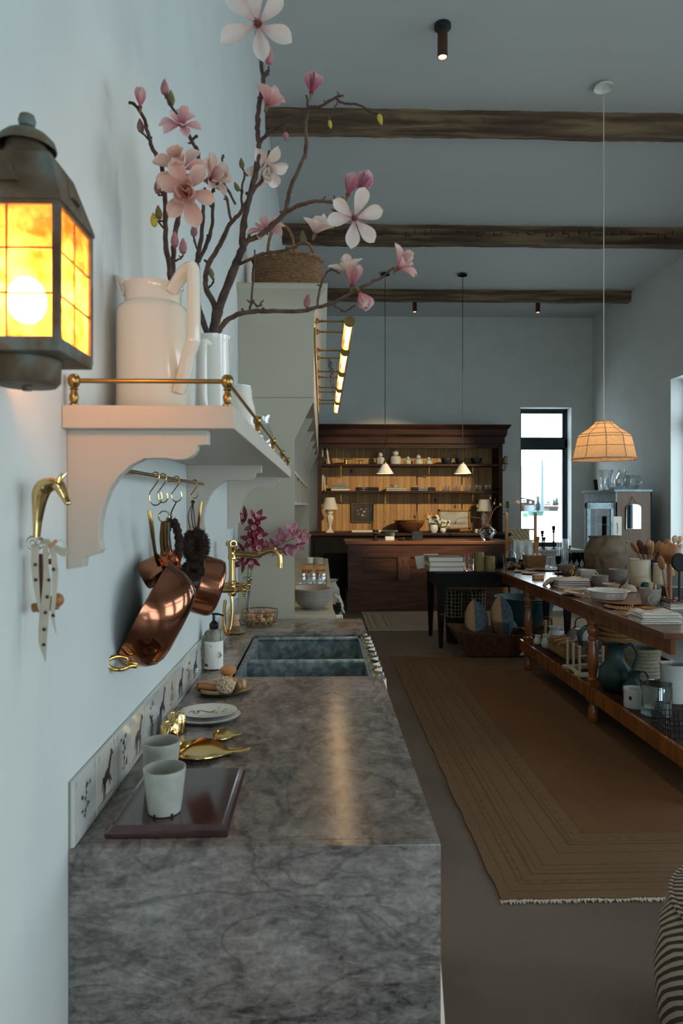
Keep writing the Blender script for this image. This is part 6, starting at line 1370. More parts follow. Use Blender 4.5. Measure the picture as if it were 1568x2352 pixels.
for d in (-.03, .03): B().lathe([(.028, 0), (.03, .01), (.02, .05), (.01, .08), (.0005, .1)], 14, TR((hx(982) + d, HYF + .07, zs1 - .42))).build('bell', 'beech', o, world=True); B().tube([(hx(983), HYF + .08, zs1 - .19), (hx(982) + d, HYF + .07, zs1 - .33)], .003, 5).build('cord', 'rope', o, world=True)
lathe_thing('ledge_candle', 'short cream candle beside the gilt frame', 'candle', (hx(1086), 10.78, ZL), [(.0005, 0), (.032, 0), (.032, .055), (.03, .058), (.0005, .055)], 'creamwax', n=20)
# wall sconces on the hutch's right side
for v0, us in ((1053, (1158, 1163)), (1153, (1166,))):
    zc_ = at(1160, v0, 10.95).z; o = thing('candle_sconce', 'black iron sconce with %s on the side of the hutch' % ('two olive candles' if len(us) == 2 else 'one olive candle'), 'sconce', (HX1, 10.95, zc_ - .1))
    for k, u in enumerate(us):
        x = at(u, v0, 10.95).x; B().tube(cat_path([(HX1 + .004, 10.95 + k * .04, zc_ - .20), (x - .01, 10.95 + k * .04, zc_ - .18), (x, 10.95 + k * .04, zc_ - .09)], 5), .006, 6).build('arm', 'blackmetal', o, world=True)
        B().lathe([(.0005, 0), (.05, 0), (.052, .006), (.0005, .006)], 18, TR((x, 10.95 + k * .04, zc_ - .09))).build('drip_pan', 'blackmetal', o, world=True); B().lathe([(.0005, 0), (.03, 0), (.03, .095 + .03 * k), (.0005, .093 + .03 * k)], 18, TR((x, 10.95 + k * .04, zc_ - .0845))).build('candle', 'olivewax', o, world=True)

# ================================================================ LAMPS
def cone_pendant(label, u, Y=9.18):
    top = at(u, 639, Y); p = at(u, 1088, Y); o = thing('cone_pendant', label, 'pendant lamp', (p.x, Y, p.z)); x, z0 = p.x, p.z
    zt1 = at(u, 1066, Y).z - z0
    B().lathe([(.062, 0), (.06, .015), (.03, .03), (.0005, .03)], 20, Matrix.Translation((0, 0, ZC - z0 - .0305))).build('ceiling_rose', 'blackmetal', o); B().cyl((0, 0, zt1 + .02), (0, 0, ZC - z0 - .03), .004, n=6).build('cord', 'black', o)
    B().lathe([(.118, 0), (.035, zt1), (.033, zt1), (.115, 0)], 36).build('shade', 'creamwhite', o); B().lathe([(.03, zt1), (.026, zt1 + .02), (.012, zt1 + .045), (.0005, zt1 + .05)], 18).build('cap', 'oldbrass', o)
    B().ball((0, 0, zt1 * .45), .03, 12).build('bulb', 'bulb_soft', o)
cone_pendant('small white cone pendant over the left of the shop counter', 884); cone_pendant('small white cone pendant over the right of the shop counter', 1062)
# fabric pendant
Y = 5.02; p = at(1386, 1055, Y); o = thing('fabric_pendant', 'large linen pendant lamp with wire ribs glowing over the long table', 'pendant lamp', (p.x, Y, p.z))
s_ = px(5.08); prof = [(72.5, 0), (71.5, 3), (66, 28), (61, 50), (57, 56), (38, 68), (24, 80), (19, 86)]
prof = [(r_ * s_, z * s_) for r_, z in prof]
NS = 10
def shade_pt(t, a):
    t *= len(prof) - 1; i = min(int(t), len(prof) - 2); f_ = t - i; r_ = prof[i][0] + (prof[i + 1][0] - prof[i][0]) * f_; z = prof[i][1] + (prof[i + 1][1] - prof[i][1]) * f_
    seg = 2 * PI / NS; loc_ = (a % seg) - seg / 2; r_ *= math.cos(seg / 2) / math.cos(loc_) * .985 + .015; return V((r_ * math.cos(a), r_ * math.sin(a), z))
B().grid(lambda i, j: shade_pt(i, 2 * PI * j), 28, 80).build('linen_shade', 'linenshade', o, ang=180)
b = B()
for k in range(NS): b.tube([shade_pt(t / 14, k * 2 * PI / NS) * .998 for t in range(15)], .0028, 5)
for t in (0, .29, .43, .57, .72, .86, 1): b.tube([shade_pt(t, 2 * PI * k / 60) for k in range(60)], .0024, 5, True)
b.build('wire_ribs', 'tancloth', o)
B().tube([shade_pt(0, 2 * PI * k / 60) for k in range(60)], .006, 6, True).build('hem', 'linenshade', o)
B().cyl((0, 0, .2), (0, 0, ZC - p.z - .02), .0035, n=6).build('cord', 'paper', o); B().lathe([(.07, 0), (.066, .02), (.04, .032), (.0005, .034)], 24, Matrix.Translation((0, 0, ZC - p.z - .0345))).build('ceiling_rose', 'paperwhite', o)
B().cyl((0, 0, .16), (0, 0, .24), .02, n=14).build('socket', 'paper', o); B().ball((0, 0, .135), .032, 14).build('bulb', 'bulb_soft', o)
# ceiling spots
def spot(label, u, v, Y, aim, e, big=1, ang=1.0):
    p = at(u, v, Y); o = thing('ceiling_spotlight', label, 'spotlight', (p.x, Y, ZC), group='bronze ceiling spotlights'); L_ = ZC - p.z
    B().lathe([(.055 * big, 0), (.055 * big, -.022), (.04 * big, -.028), (.0005, -.028)], 24).build('canopy', 'oldbrass' if False else 'darkpot', o)
    d = V((0, 0, -1)); B().cyl((0, 0, -.028), (0, 0, -.06), .009).build('stem', 'oldbrass', o)
    B().lathe([(.0005, -.055), (.03, -.055), (.033, -.06), (.033, -L_ + .004), (.033, -L_), (.028, -L_), (.027, -L_ + .02), (.0005, -L_ + .02)], 24).build('can', 'leather', o); B().lathe([(.0005, -L_ + .018), (.027, -L_ + .018), (.027, -L_ + .012), (.0005, -L_ + .012)], 24).build('lens', 'spot_face', o)
    dv_ = V(aim) - V((p.x, Y, p.z)); rot = dv_.to_track_quat('-Z', 'Y').to_euler()
    l = bpy.data.lights.new('spot_beam', 'SPOT'); l.energy = e; l.color = (1, .76, .46); l.spot_size = ang; l.spot_blend = .35; l.shadow_soft_size = .025
    lo = bpy.data.objects.new('spot_beam', l); lo.location = (0, 0, p.z - ZC - .012); lo.rotation_euler = rot; COL.objects.link(lo); lo.parent = o
spot('bronze ceiling spotlight nearest the camera', 1016, 132, 4.43, (1.15, 4.3, 0), 42, 1.0, 1.5)
spot('small spotlight on the left in front of the hutch', 952, 717, 10.22, (1.0, 10.9, 1.0), 12, .6)
spot('small spotlight on the right in front of the hutch', 1235, 718, 10.22, (3.2, 10.2, 0), 12, .6)
def room_spot(label, x, Y, aim, e, ang): # spotlights out of view: hutch one inferred from cast shadows, counter one added
    q = V((x, Y, ZC - .21)) - _cam; s2 = q.dot(_rt) / q.dot(_fw); spot(label, 784 + F * s2, HOR - F * q.z / q.dot(_fw), Y, aim, e, 1.0, ang)
room_spot('bronze ceiling spotlight by the right wall aimed at the hutch', 4.75, 4.7, (1.35, 11.2, 1.25), 1500, .43)
room_spot('added unseen ceiling spotlight warming the near end of the counter', 1.25, 1.7, (.80, 1.9, 0), 42, 1.05)  # invented lamp, put in for warm light on the counter top

# ================================================================ CORNER CABINET AND WHAT STANDS ON IT
KX0, KX1, KY_0, KY_1, KZ = 4.315, 4.80, 8.90, 9.98, 1.686
o = thing('glazed_cabinet', 'weathered blue-white cabinet with open glazed doors by the right wall', 'cabinet', (KX0, KY_0, 0))
w6((KX0, KY_0, 0), (KX1, KY_0 + .025, KZ - .03), 'side', 'cabbrown', o); w6((KX0, KY_1 - .025, 0), (KX1, KY_1, KZ - .03), 'side', 'cabbrown', o); w6((KX1 - .02, KY_0, 0), (KX1, KY_1, KZ - .03), 'back', 'blackwood', o)
w6((KX0 - .03, KY_0 - .02, KZ - .03), (KX1, KY_1 + .03, KZ), 'top', 'bluepaint', o, bev=.006)
w6((KX0, KY_0, 1.52), (KX0 + .02, KY_1, KZ - .03), 'frieze', 'bluepaint', o)
for z in (.45, .86, 1.2): w6((KX0 + .02, KY_0 + .025, z), (KX1 - .02, KY_1 - .025, z + .02), 'shelf', 'bluepaint', o)
w6((KX0, KY_0, 0), (KX0 + .02, KY_1, .10), 'plinth', 'bluepaint', o); w6((KX0 - .001, KY_0, .1), (KX0 + .02, KY_0 + .06, 1.52), 'stile', 'bluepaint', o); w6((KX0 - .001, KY_1 - .09, .1), (KX0 + .02, KY_1, 1.52), 'stile', 'bluepaint', o)
def gdoor(hy, ang, flip):
    d = bpy.data.objects.new('door', None)
    b = B(); W_ = .44; s1 = -1 if flip else 1
    for a, c in (((0, .1), (.055, 1.5)), ((W_ - .055, .1), (W_, 1.5)), ((0, .1), (W_, .2)), ((0, 1.42), (W_, 1.5)), ((0, .78), (W_, .84))): b.bb((-.012, s1 * a[0], a[1]), (.012, s1 * c[0], c[1]))
    m = MT[o.name].inverted() @ Matrix.Translation((KX0 - .014, hy, .01)) @ Euler((0, 0, ang)).to_matrix().to_4x4()
    q = place('door', b.mesh('door', 'bluepaint', smooth=False), o, m); g = B().bb((-.003, s1 * .05, .2), (.003, s1 * (W_ - .05), 1.42)); g.build('glass_pane', 'cabglass', q, smooth=False); B().ball((-.02, s1 * (W_ - .03), .9), .014, 10).build('knob', 'blackmetal', q)
gdoor(KY_1 - .085, .0, True); gdoor(KY_0 + .03, 1.9, False)
for k, (y, z, m_) in enumerate(((9.3, .88, 'kraft'), (9.5, .88, 'whitepot'), (9.25, 1.22, 'darkpot'), (9.6, .47, 'tancloth'))):
    lathe_thing('cabinet_jar', ['tan jar inside the glazed cabinet', 'white jar inside the glazed cabinet', 'dark jar on the upper shelf inside the glazed cabinet', 'pale jar on the lower shelf inside the glazed cabinet'][k], 'jar', (4.55, y, z + .0005), [(.04, 0), (.055, .03), (.055, .1), (.035, .13), (.038, .15)], m_, .004, 18)
# arched mirror hung on the cabinet side
a = at(1438, 1215, KY_0 - .012); c = at(1471, 1158, KY_0 - .012); w_, h_ = c.x - a.x, c.z - a.z
o = thing('arched_mirror', 'small arched mirror hung on the brown side of the cabinet', 'mirror', (a.x, KY_0 - .014, a.z)); arc = [(0, 0), (w_, 0), (w_, h_ * .86)] + [(w_ * (.5 + .5 * math.cos(t_ * PI / 10)), h_ * (.86 + .14 * math.sin(t_ * PI / 10))) for t_ in range(1, 10)] + [(0, h_ * .86)]
B().prism(arc, 'y', 0, .008).build('glass', 'mirror', o, smooth=False); B().tube([(x, -.001, z) for x, z in arc], .004, 6, True).build('bevelled_edge', 'steel', o); B().tube([(w_ * .25, .004, h_ * .97), (w_ * .42, .006, h_ * 1.33), (w_ * .75, .004, h_ * .97)], .003, 5).build('chain', 'blackmetal', o)
# print leaning in the open door and crystal on top
a = at(1407, 1232, KY_0 - .10); o = thing('botanical_card', 'narrow botanical print standing against the open cabinet door', 'print', (a.x, KY_0 - .10, 1.03)); B().box((.06, 0, .15), (.11, .006, .30)).build('card', 'paper', o, smooth=False); B().tube([(.06, -.004, .08), (.065, -.004, .15), (.055, -.004, .22)], .004, 5).build('plant_print', 'inkgrey', o)
o2 = thing('card_stand', 'slim stool holding the botanical print beside the cabinet', 'stool', (a.x + .06, KY_0 - .14, 0)); B().box((0, 0, 1.015), (.2, .2, .025)).build('seat', 'cabbrown', o2, bev=.004)
for dx in (-.07, .07):
    for dy in (-.07, .07): B().cyl((dx, dy, 0), (dx, dy, 1.0025), .014, n=8).build('leg', 'cabbrown', o2)
def crystal(label, u, w_px, h_px, prof_, Y, amp=.05, mat='glass'):
    x = at(u, 1125, Y).x; s2 = Y * 1.03 / F; o = thing('crystal_piece', label, 'glassware', (x, Y, KZ + .0005), group='glassware on the cabinet'); P_ = [(r_ * w_px / 2 * s2, z * h_px * s2) for r_, z in prof_]
    B().lathe(wall_prof(P_, .004), 22, fn=lambda a_, z: 1 + amp * math.sin(6 * a_ + z * 30)).build('body', mat, o, ang=15)
crystal('tall flared glass vase on the cabinet, left', 1392, 34, 46, [(.4, 0), (.6, .15), (.7, .5), (.95, 1)], 9.3); crystal('round-bellied glass vase on the cabinet', 1430, 36, 47, [(.4, 0), (.9, .3), (1, .55), (.5, .85), (.55, 1)], 9.5, .04); crystal('rippled glass bowl on the cabinet, right', 1452, 40, 34, [(.4, 0), (.85, .3), (1, .6), (.9, .8), (.6, 1)], 9.22, .1); crystal('low cut glass dish in front on the cabinet', 1412, 44, 14, [(.5, 0), (.8, .4), (1, 1)], 9.02, .06); crystal('small cut tumbler in front of the flared vase', 1388, 20, 26, [(.7, 0), (.8, .5), (.9, 1)], 9.1, .08)
o = thing('dark_photo_frame', 'small dark frame standing at the left end of the cabinet top', 'frame', (at(1368, 1125, 9.4).x, 9.4, KZ + .0005), .3); B().box((0, 0, .075), (.05, .02, .15), (-.15, 0, 0)).build('frame', 'blackwood', o, bev=.003)
# ================================================================ LONG TABLE
TZ = .816; TX0, TX1, TY0, TY1 = CX + 1.77, CX + 2.80, 3.49, 6.93
t = thing('harvest_table', 'long polished wooden table with turned legs and a low slatted shelf', 'table', (TX0, TY1, 0))
def wt(a, b_, name, mat, par=t, **k): return B().bb(a, b_).build(name, mat, par, world=True, smooth=False, **k)
for k in range(4): # top planks
    x0 = TX0 + (TX1 - TX0) * k / 4; wt((x0 + (.0008 if k else 0), TY0, TZ - .032), (TX0 + (TX1 - TX0) * (k + 1) / 4, TY1, TZ), 'top_plank', 'tablewood', bev=.002)
for x in (TX0 + .05, TX1 - .08): wt((x, TY0 + .03, TZ - .12), (x + .025, TY1 - .06, TZ - .032), 'apron', 'turned')
leg_prof = [(.026, 0), (.034, .01), (.037, .035), (.03, .08), (.022, .115), (.032, .125), (.032, .14)]
leg_up = [(.032, .29), (.036, .295), (.024, .31), (.027, .33), (.036, .40), (.037, .45), (.03, .52), (.022, .56), (.033, .57), (.033, .58), (.024, .59), (.036, .615), (.038, .635), (.03, .66), (.024, .668), (.034, .675), (.034, .69)]
RUGZ = .0095
def leg(x, y):
    l = B().lathe([(.0005, RUGZ)] + [(r_, z + RUGZ) for r_, z in leg_prof], 20, Matrix.Translation((x, y, 0))); l.bb((x - .034, y - .034, .145), (x + .034, y + .034, .292)); l.lathe(leg_up, 20, Matrix.Translation((x, y, 0))); l.bb((x - .036, y - .036, .69), (x + .036, y + .036, TZ - .032)); l.build('turned_leg', 'turned', t, world=True)
LX0, LX1 = CX + 1.84, CX + 2.70
for y in (3.30, 4.60, 6.06):
    for x in (LX0, LX1): leg(x, y)
wt((LX0 - .05, 3.20, .17), (LX0 - .028, 6.16, .262), 'shelf_rail', 'turned'); wt((LX1 + .028, 3.20, .17), (LX1 + .05, 6.16, .262), 'shelf_rail', 'turned')
for k in range(7):
    x0 = LX0 - .028 + (LX1 - LX0 + .056) * k / 7; wt((x0, 3.20, .225), (x0 + (LX1 - LX0 + .056) / 7 - .004, 6.16, .244), 'shelf_plank', 'darkwood')
SZ2 = .2443
# ================================================================ BLACK TABLE
BZ = .79; BX0, BX1, BY0, BY1 = CX + 1.15, CX + 2.62, 6.955, 7.78
bt = thing('black_table', 'scuffed black painted table with tapered legs at the end of the long table', 'table', (BX0, BY0, 0))
B().bb((BX0, BY0, BZ - .022), (BX1, BY1, BZ)).build('top', 'blackwood', bt, world=True, bev=.003, smooth=False)
wt((BX0 + .07, BY0 + .05, BZ - .16), (BX1 - .07, BY0 + .075, BZ - .022), 'apron', 'blackwood', bt); wt((BX0 + .07, BY1 - .075, BZ - .16), (BX1 - .07, BY1 - .05, BZ - .022), 'apron', 'blackwood', bt); wt((BX0 + .05, BY0 + .07, BZ - .16), (BX0 + .075, BY1 - .07, BZ - .022), 'apron', 'blackwood', bt)
for x in (BX0 + .075, BX1 - .075):
    for y in (BY0 + .075, BY1 - .075): B().ring_loft([[(x - s_, y - s_, z), (x + s_, y - s_, z), (x + s_, y + s_, z), (x - s_, y + s_, z)] for s_, z in ((.018, 0), (.036, .5), (.038, BZ - .022))]).build('tapered_leg', 'blackwood', bt, world=True, smooth=False)
for x, z in ((BX0 + .07, .355), (BX0 + .09, .352)): wt((x - .012, BY0 + .0385, z), (x + .008, BY0 + .040, z + .006), 'scuff', 'scuff', bt)
b = B(); r = random.Random(8)
for k in range(16): b.box((BX0 + .15 + r.random() * .6, BY0 + .0495, BZ - .158), (r.uniform(.01, .04), .001, .003))
b.build('edge_wear', 'scuff', bt, world=True, smooth=False)

# ---- generic makers, placed by the spot they stand on
def spot_on(u, v, z): p = on(u, v, z); return (p.x, p.y, z + .0006)
def pot_on(name, label, cat, u, v, z, w_px, h_px, prof_, mat, wall=.003, n=28, group=None, fn=None, rz=0, part='body', extra=None):
    x, y, zz = spot_on(u, v, z); s_ = (V((x, y, 0)) - V((CX, 0, 0))).dot(_fw) / F
    y += w_px * s_ * .5 * prof_[0][0]
    P_ = [(r_ * w_px / 2 * s_, z_ * h_px * s_) for r_, z_ in prof_]
    o = thing(name, label, cat, (x, y, zz), rz, group)
    B().lathe(wall_prof(P_, wall) if wall else [(.0005, P_[0][1])] + P_ + [(.0005, P_[-1][1])], n, fn=fn).build(part, mat, o)
    return o, s_, w_px * s_ / 2, h_px * s_
CYL = [(.96, 0), (1, .03), (1, 1)]; BOWL = [(.45, 0), (.5, .05), (.8, .45), (1, 1)]; TUMB = [(.8, 0), (.9, .5), (1, 1)]
# -- black table wares
p0 = spot_on(1025, 1313, BZ)
for k in range(3):
    o = thing('coffee_table_book', 'thick pale book in the pile on the black table, %s of three' % ['bottom', 'middle', 'top'][k], 'book', (p0[0] + [0, .004, -.004][k], p0[1] + .14, BZ + .0006 + k * .0505), [.0, .02, -.015][k], 'pile of pale books')
    B().box((0, 0, .0025), (.37, .27, .005)).box((0, 0, .0475), (.37, .27, .005)).box((-.183, 0, .025), (.004, .27, .05)).build('cover', 'bookcream' if k == 1 else 'tancloth', o, smooth=False); B().box((.004, 0, .025), (.355, .262, .039)).build('pages', 'paperwhite', o, smooth=False)
o = thing('paper_leaflets', 'loose pale leaflets behind the book pile on the black table', 'paper', (p0[0] - .10, p0[1] + .36, BZ + .0006)); B().box((0, 0, .08), (.16, .004, .16), (-.25, 0, .1)).build('sheet', 'paper', o, smooth=False); B().box((-.10, .0, .07), (.14, .004, .14), (-.3, -.1, .2)).build('sheet', 'paperwhite', o, smooth=False)
pot_on('textured_tumbler', 'tall textured clear glass on the black table', 'glass', 1079, 1312, BZ, 23, 36, CYL, 'crystal', .004, 24, fn=lambda a, z: 1 + .04 * math.sin(10 * a) * math.cos(z * 120))
for u, w_, h_, nm in ((1102, 24, 44, 'tall'), (1127, 24, 34, 'short')):
    o, s_, r_, H_ = pot_on('pillar_candle', '%s thick olive pillar candle on the black table' % nm, 'candle', u, 1313, BZ, w_, h_, [(.98, 0), (1, .02), (1, .97), (.96, 1)], 'olivewax', 0, 28)
    for a in range(3): B().cyl((r_ * .4 * math.cos(a * 2.1), r_ * .4 * math.sin(a * 2.1), H_ - .003), (r_ * .42 * math.cos(a * 2.1), r_ * .42 * math.sin(a * 2.1), H_ + .01), .0025, n=5).build('wick', 'ink', o)
for u in (1142, 1148, 1154): pot_on('slim_bottle', 'slim black bottle in the trio beside the olive candles, %s' % {1142: 'left', 1148: 'middle', 1154: 'right'}[u], 'bottle', u, 1304, BZ, 6, 32, [(.9, 0), (1, .1), (1, .6), (.6, .75), (.6, 1)], 'black', 0, 14, group='black slim bottles')
o, s_, r_, H_ = pot_on('cloche_pot', 'dark green pot under a glass dome on the far end', 'cloche', 1176, 1306, BZ, 22, 24, CYL, 'teal', .004); B().lathe([(r_ * 1.15, H_), (r_ * 1.1, H_ + .04), (r_ * .6, H_ + .075), (r_ * .15, H_ + .085), (r_ * .3, H_ + .10), (.0005, H_ + .115)], 22).build('glass_dome', 'glass', o)
o, s_, r_, H_ = pot_on('cloche_pot', 'dark jar with a round glass stopper beside the egg basket', 'cloche', 1201, 1306, BZ, 16, 20, CYL, 'darkpot', .004); B().lathe([(r_ * 1.1, H_), (r_, H_ + .05), (r_ * .3, H_ + .08), (r_ * .5, H_ + .10), (.0005, H_ + .12)], 20).build('glass_dome', 'glass', o)
# -- long table wares (z = TZ)
x, y, z = spot_on(1230, 1305, TZ); s_ = y / F
o = thing('egg_basket', 'rectangular woven basket holding white eggs', 'basket', (x, y + .05, z)); hw, hd_, hh_ = 23 * s_, .07, 27 * s_
b = B()
for i in range(9):
    f_ = i / 8; b.tube([(sx_ * hw * (.86 + .14 * f_), sy_ * hd_ * (.86 + .14 * f_), .004 + hh_ * f_) for sx_, sy_ in ((-1, -1), (0, -1.02), (1, -1), (1.01, 0), (1, 1), (0, 1.02), (-1, 1), (-1.01, 0))], hh_ / 14, 6, True)
b.build('woven_sides', 'wickerlight', o); B().box((0, 0, .004), (hw * 1.7, hd_ * 1.7, .006)).build('base', 'wickerlight', o)
ec = V((x, y + .05, z))
for k, dx in enumerate((-.055, 0, .05)):
    e = thing('egg', 'white egg in the woven basket, %s' % ['left', 'middle', 'right'][k], 'egg', ec + V((dx, -.01, hh_ + .004)), group='eggs in the basket'); B().lathe([(.0005, -.024), (.016, -.016), (.022, 0), (.019, .014), (.010, .026), (.0005, .031)], 16).build('shell', 'paperwhite', e)
B().box((ec.x, ec.y, z + hh_ * .45), (hw * 1.6, hd_ * 1.6, hh_ * .8)).build('straw_nest', 'wickerlight', o, world=True)
for k, (u, v) in enumerate(((1260, 1305), (1267, 1304), (1274, 1305))): pot_on('clear_glass', 'clear straight glass beside the egg basket, %s' % ['left', 'middle', 'right'][k], 'glass', u, v, TZ, 8, 24, CYL, 'glass', .002, 16, group='clear glasses by the eggs')
for k, (u, v) in enumerate(((1284, 1312), (1296, 1306), (1308, 1305), (1320, 1304), (1332, 1304), (1344, 1304))):
    pot_on('dark_goblet', 'dark wooden goblet in the row, %s' % ['leftmost and nearest', 'second', 'third', 'fourth', 'fifth', 'rightmost'][k], 'goblet', u, v, TZ, 14, 34, [(.8, 0), (.7, .04), (.2, .12), (.2, .3), (.7, .5), (.95, .7), (1, 1)], 'blackwood', .003, 18, group='dark goblets')
for k, (u, v, w_, h_) in enumerate(((1287, 1311, 13, 74), (1301, 1310, 13, 72))): pot_on('glass_cylinder', 'tall clear glass cylinder, %s' % ['left', 'right'][k], 'vase', u, v, TZ, w_, h_, CYL, 'glass', .002, 22, group='tall glass cylinders')
def plate_on(label, u, v, w_px, mat='lightwood', z=TZ, t_=.012, name='wooden_plate', group='wooden plates', k=0, fn=None):
    x, y, zz = spot_on(u, v, z); s_ = y / F; r_ = w_px * s_ / 2; o = thing(name, label, 'plate', (x, y, zz + k), group=group); B().lathe([(.0005, 0), (r_ * .6, 0), (r_ * .96, t_ * .6), (r_, t_), (r_ * .96, t_), (r_ * .6, t_ * .4), (.0005, t_ * .4)], 40, fn=fn).build('body', mat, o)
plate_on('round pale wooden plate by the table edge', 1197, 1314, 34); plate_on('round pale wooden plate just right of its twin', 1216, 1318, 40); plate_on('scalloped wooden platter before the egg basket', 1253, 1309, 66, fn=lambda a, z: 1 + (.03 * abs(math.sin(9 * a)) if z > .004 else 0)); plate_on('low wooden plate behind the scalloped platter', 1222, 1303, 36)
plate_on('dark round plate behind the small wooden box', 1285, 1318, 32, 'spoondark')
def boxy(name, label, cat, u, v, z, w_px, d_, h_px, mat, rz=0, bev=.002):
    x, y, zz = spot_on(u, v, z); s_ = y / F; o = thing(name, label, cat, (x, y + d_ / 2, zz), rz); B().box((0, 0, h_px * s_ / 2), (w_px * s_, d_, h_px * s_)).build('body', mat, o, bev=bev, smooth=False); return o, s_
o, s_ = boxy('wooden_tray_box', 'small open wooden box at the table edge', 'box', 1238, 1331, TZ, 23, .07, 10, 'lightwood'); B().box((0, 0, 10 * s_ - .002), (20 * s_, .058, .006)).build('inside', 'spoondark', o, smooth=False)
x, y, z = spot_on(1180, 1306, TZ); o = thing('leather_roll', 'brown leather bundle tied with a cream ribbon', 'bundle', (x, y, z)); r = random.Random(5)
for k in range(4): B().ball((k * .035 - .05, r.uniform(-.02, .02), .028 + .012 * (k % 2)), .05, 14, (1, .7, .5), Euler((r.uniform(-.3, .3), r.uniform(-.4, .4), 0)).to_matrix().to_4x4()).build('fold', 'leather' if k % 2 else 'spoonwood', o)
B().tube(cat_path([(-.09, -.06, .004), (-.07, -.05, .05), (-.04, -.03, .075), (-.09, -.04, .07), (-.03, -.02, .07), (.0, -.05, .05)], 5), [(.006, .0015)] * 26, 6).build('ribbon', 'ribbon', o)
# napkin pile with greenery
def cloth_pile(label, u, v, w_px, n, d_, t_, mats, z=TZ, wav=.012, rz=0, grp='folded linens'):
    x, y, zz = spot_on(u, v, z); s_ = y / F; w_ = w_px * s_; r = random.Random(u)
    for k in range(n):
        o = thing('folded_napkin', '%s, %s' % (label, ['bottom', 'second', 'third', 'fourth', 'fifth', 'sixth'][k] if k < n - 1 else 'top'), 'napkin', (x, y + d_ / 2, zz + k * t_), rz + r.uniform(-.04, .04), grp); ph = r.uniform(0, 6); top_ = k == n - 1
        def f(i, j, up): 
            a, c = (i - .5) * w_ * (1 + .03 * math.sin(ph + k)), (j - .5) * d_; e_ = min(i, 1 - i, j, 1 - j); rz_ = t_ * .97 * min(1, .35 + e_ * 14)
            return V((a, c, (rz_ + (wav * math.sin(i * 9 + ph) * math.cos(j * 7 + ph) * min(1, e_ * 8) if top_ else 0) if up else .0003)))
        b = B(); b.grid(lambda i, j: f(i, j, 1), 22, 12); b.grid(lambda i, j: f(i, 1 - j, 0), 2, 2); b.box((0, 0, t_ * .25), (w_ * .985, d_ * .985, t_ * .4)); b.build('cloth', mats[k % len(mats)], o)
M('lilaccloth', '#c3bcc0', '#b5aeb2', rough=.95, scale=60, bump=.2)
cloth_pile('pale striped napkin in the pile with greenery', 1318, 1350, 76, 4, .20, .017, ['lilaccloth', 'linen'], grp='napkin pile')
x, y, z = spot_on(1262, 1346, TZ); o = thing('herb_sprig', 'pale ribbon bow and dark green sprig at the end of the napkins', 'sprig', (x, y, z)); b = B(); r = random.Random(12)
for k in range(46): p_ = V((.05 + r.uniform(-.05, .05), r.uniform(-.03, .03), r.uniform(.004, .05))); b.ball(p_, .011, 6, (1, .5, .5), Euler((r.random() * 3, r.random() * 3, r.random() * 3)).to_matrix().to_4x4())
b.build('leaves', 'leafgreen', o); B().grid(lambda i, j: V((-.05 + .07 * i, (j - .5) * .08, .008 + .05 * i + .014 * math.sin(j * 12 + i * 4))), 8, 10).build('ribbon', 'ribbon', o, solid=.003)
# brass figure
x, y, z = spot_on(1316, 1331, TZ); o = thing('brass_figurine', 'small upright brass figure on the long table', 'figurine', (x, y, z)); B().lathe([(.0005, 0), (.026, 0), (.026, .01), (.014, .02), (.017, .05), (.012, .08), (.014, .10), (.008, .105), (.0005, .106)], 16).build('body', 'gold', o); B().ball((0, 0, .115), .012, 10).build('head', 'gold', o); B().tube([(.012, 0, .09), (.028, 0, .07), (.026, 0, .045)], .004, 6).tube([(-.012, 0, .09), (-.028, 0, .065), (-.02, 0, .04)], .004, 6).build('arms', 'gold', o)
pot_on('stoneware_basin', 'ribbed grey basin behind the brass figure', 'bowl', 1308, 1322, TZ, 46, 24, BOWL, 'greybowl', .005)
# mugs and bowls
o, s_, r_, H_ = pot_on('white_mug', 'white mug with round handle by the big jars', 'mug', 1354, 1334, TZ, 38, 24, [(.7, 0), (.8, .1), (1, 1)], 'whitepot', .004)
B().tube([(r_ * .85 + .026 * math.sin(a), -.01, H_ * .52 + .026 * math.cos(a)) for a in [PI * k / 10 for k in range(11)]], .006, 8).build('handle', 'whitepot', o)
pot_on('small_bowl', 'small grey bowl beneath the white mug', 'bowl', 1336, 1343, TZ, 22, 12, BOWL, 'greybowl', .004)
for k in range(2):
    x, y, z = spot_on(1384 + k * 4, 1341 + k * 5, TZ); o = thing('rolling_pin', ['dark wooden rolling pin lying behind the bowls', 'reddish wooden pestle lying in front of the dark one'][k], 'rolling pin', (x, y, z + .02 + .0)); B().cyl((-.10, 0, 0), (.10, .03, 0), .02, n=14).build('barrel', ['spoondark', 'marbleedge'][k], o)
def bowls(label, u, v, w_px, h_px, n, mat, grp):
    x, y, z = spot_on(u, v, TZ); s_ = y / F; r_ = w_px * s_ / 2; H_ = h_px * s_
    for k in range(n):
        o = thing('nested_bowl', '%s, %s' % (label, ['bottom', 'second', 'third', 'fourth'][k] if k < n - 1 else 'topmost'), 'bowl', (x, y + r_ * .5, z + k * H_ * .42), group=grp); B().lathe(wall_prof([(r_ * .5, 0), (r_ * .55, .004), (r_ * .85, H_ * .5), (r_, H_)], .004), 36).build('body', mat, o)
bowls('mauve-grey bowl in the tall nested stack', 1424, 1345, 44, 20, 3, 'greybowl', 'tall bowl stack'); bowls('grey bowl in the lower nested stack', 1381, 1350, 40, 15, 3, 'greybowl', 'lower bowl stack'); bowls('shallow brown bowl in front of the stacks', 1407, 1358, 40, 16, 1, 'bowlin', 'shallow bowl')
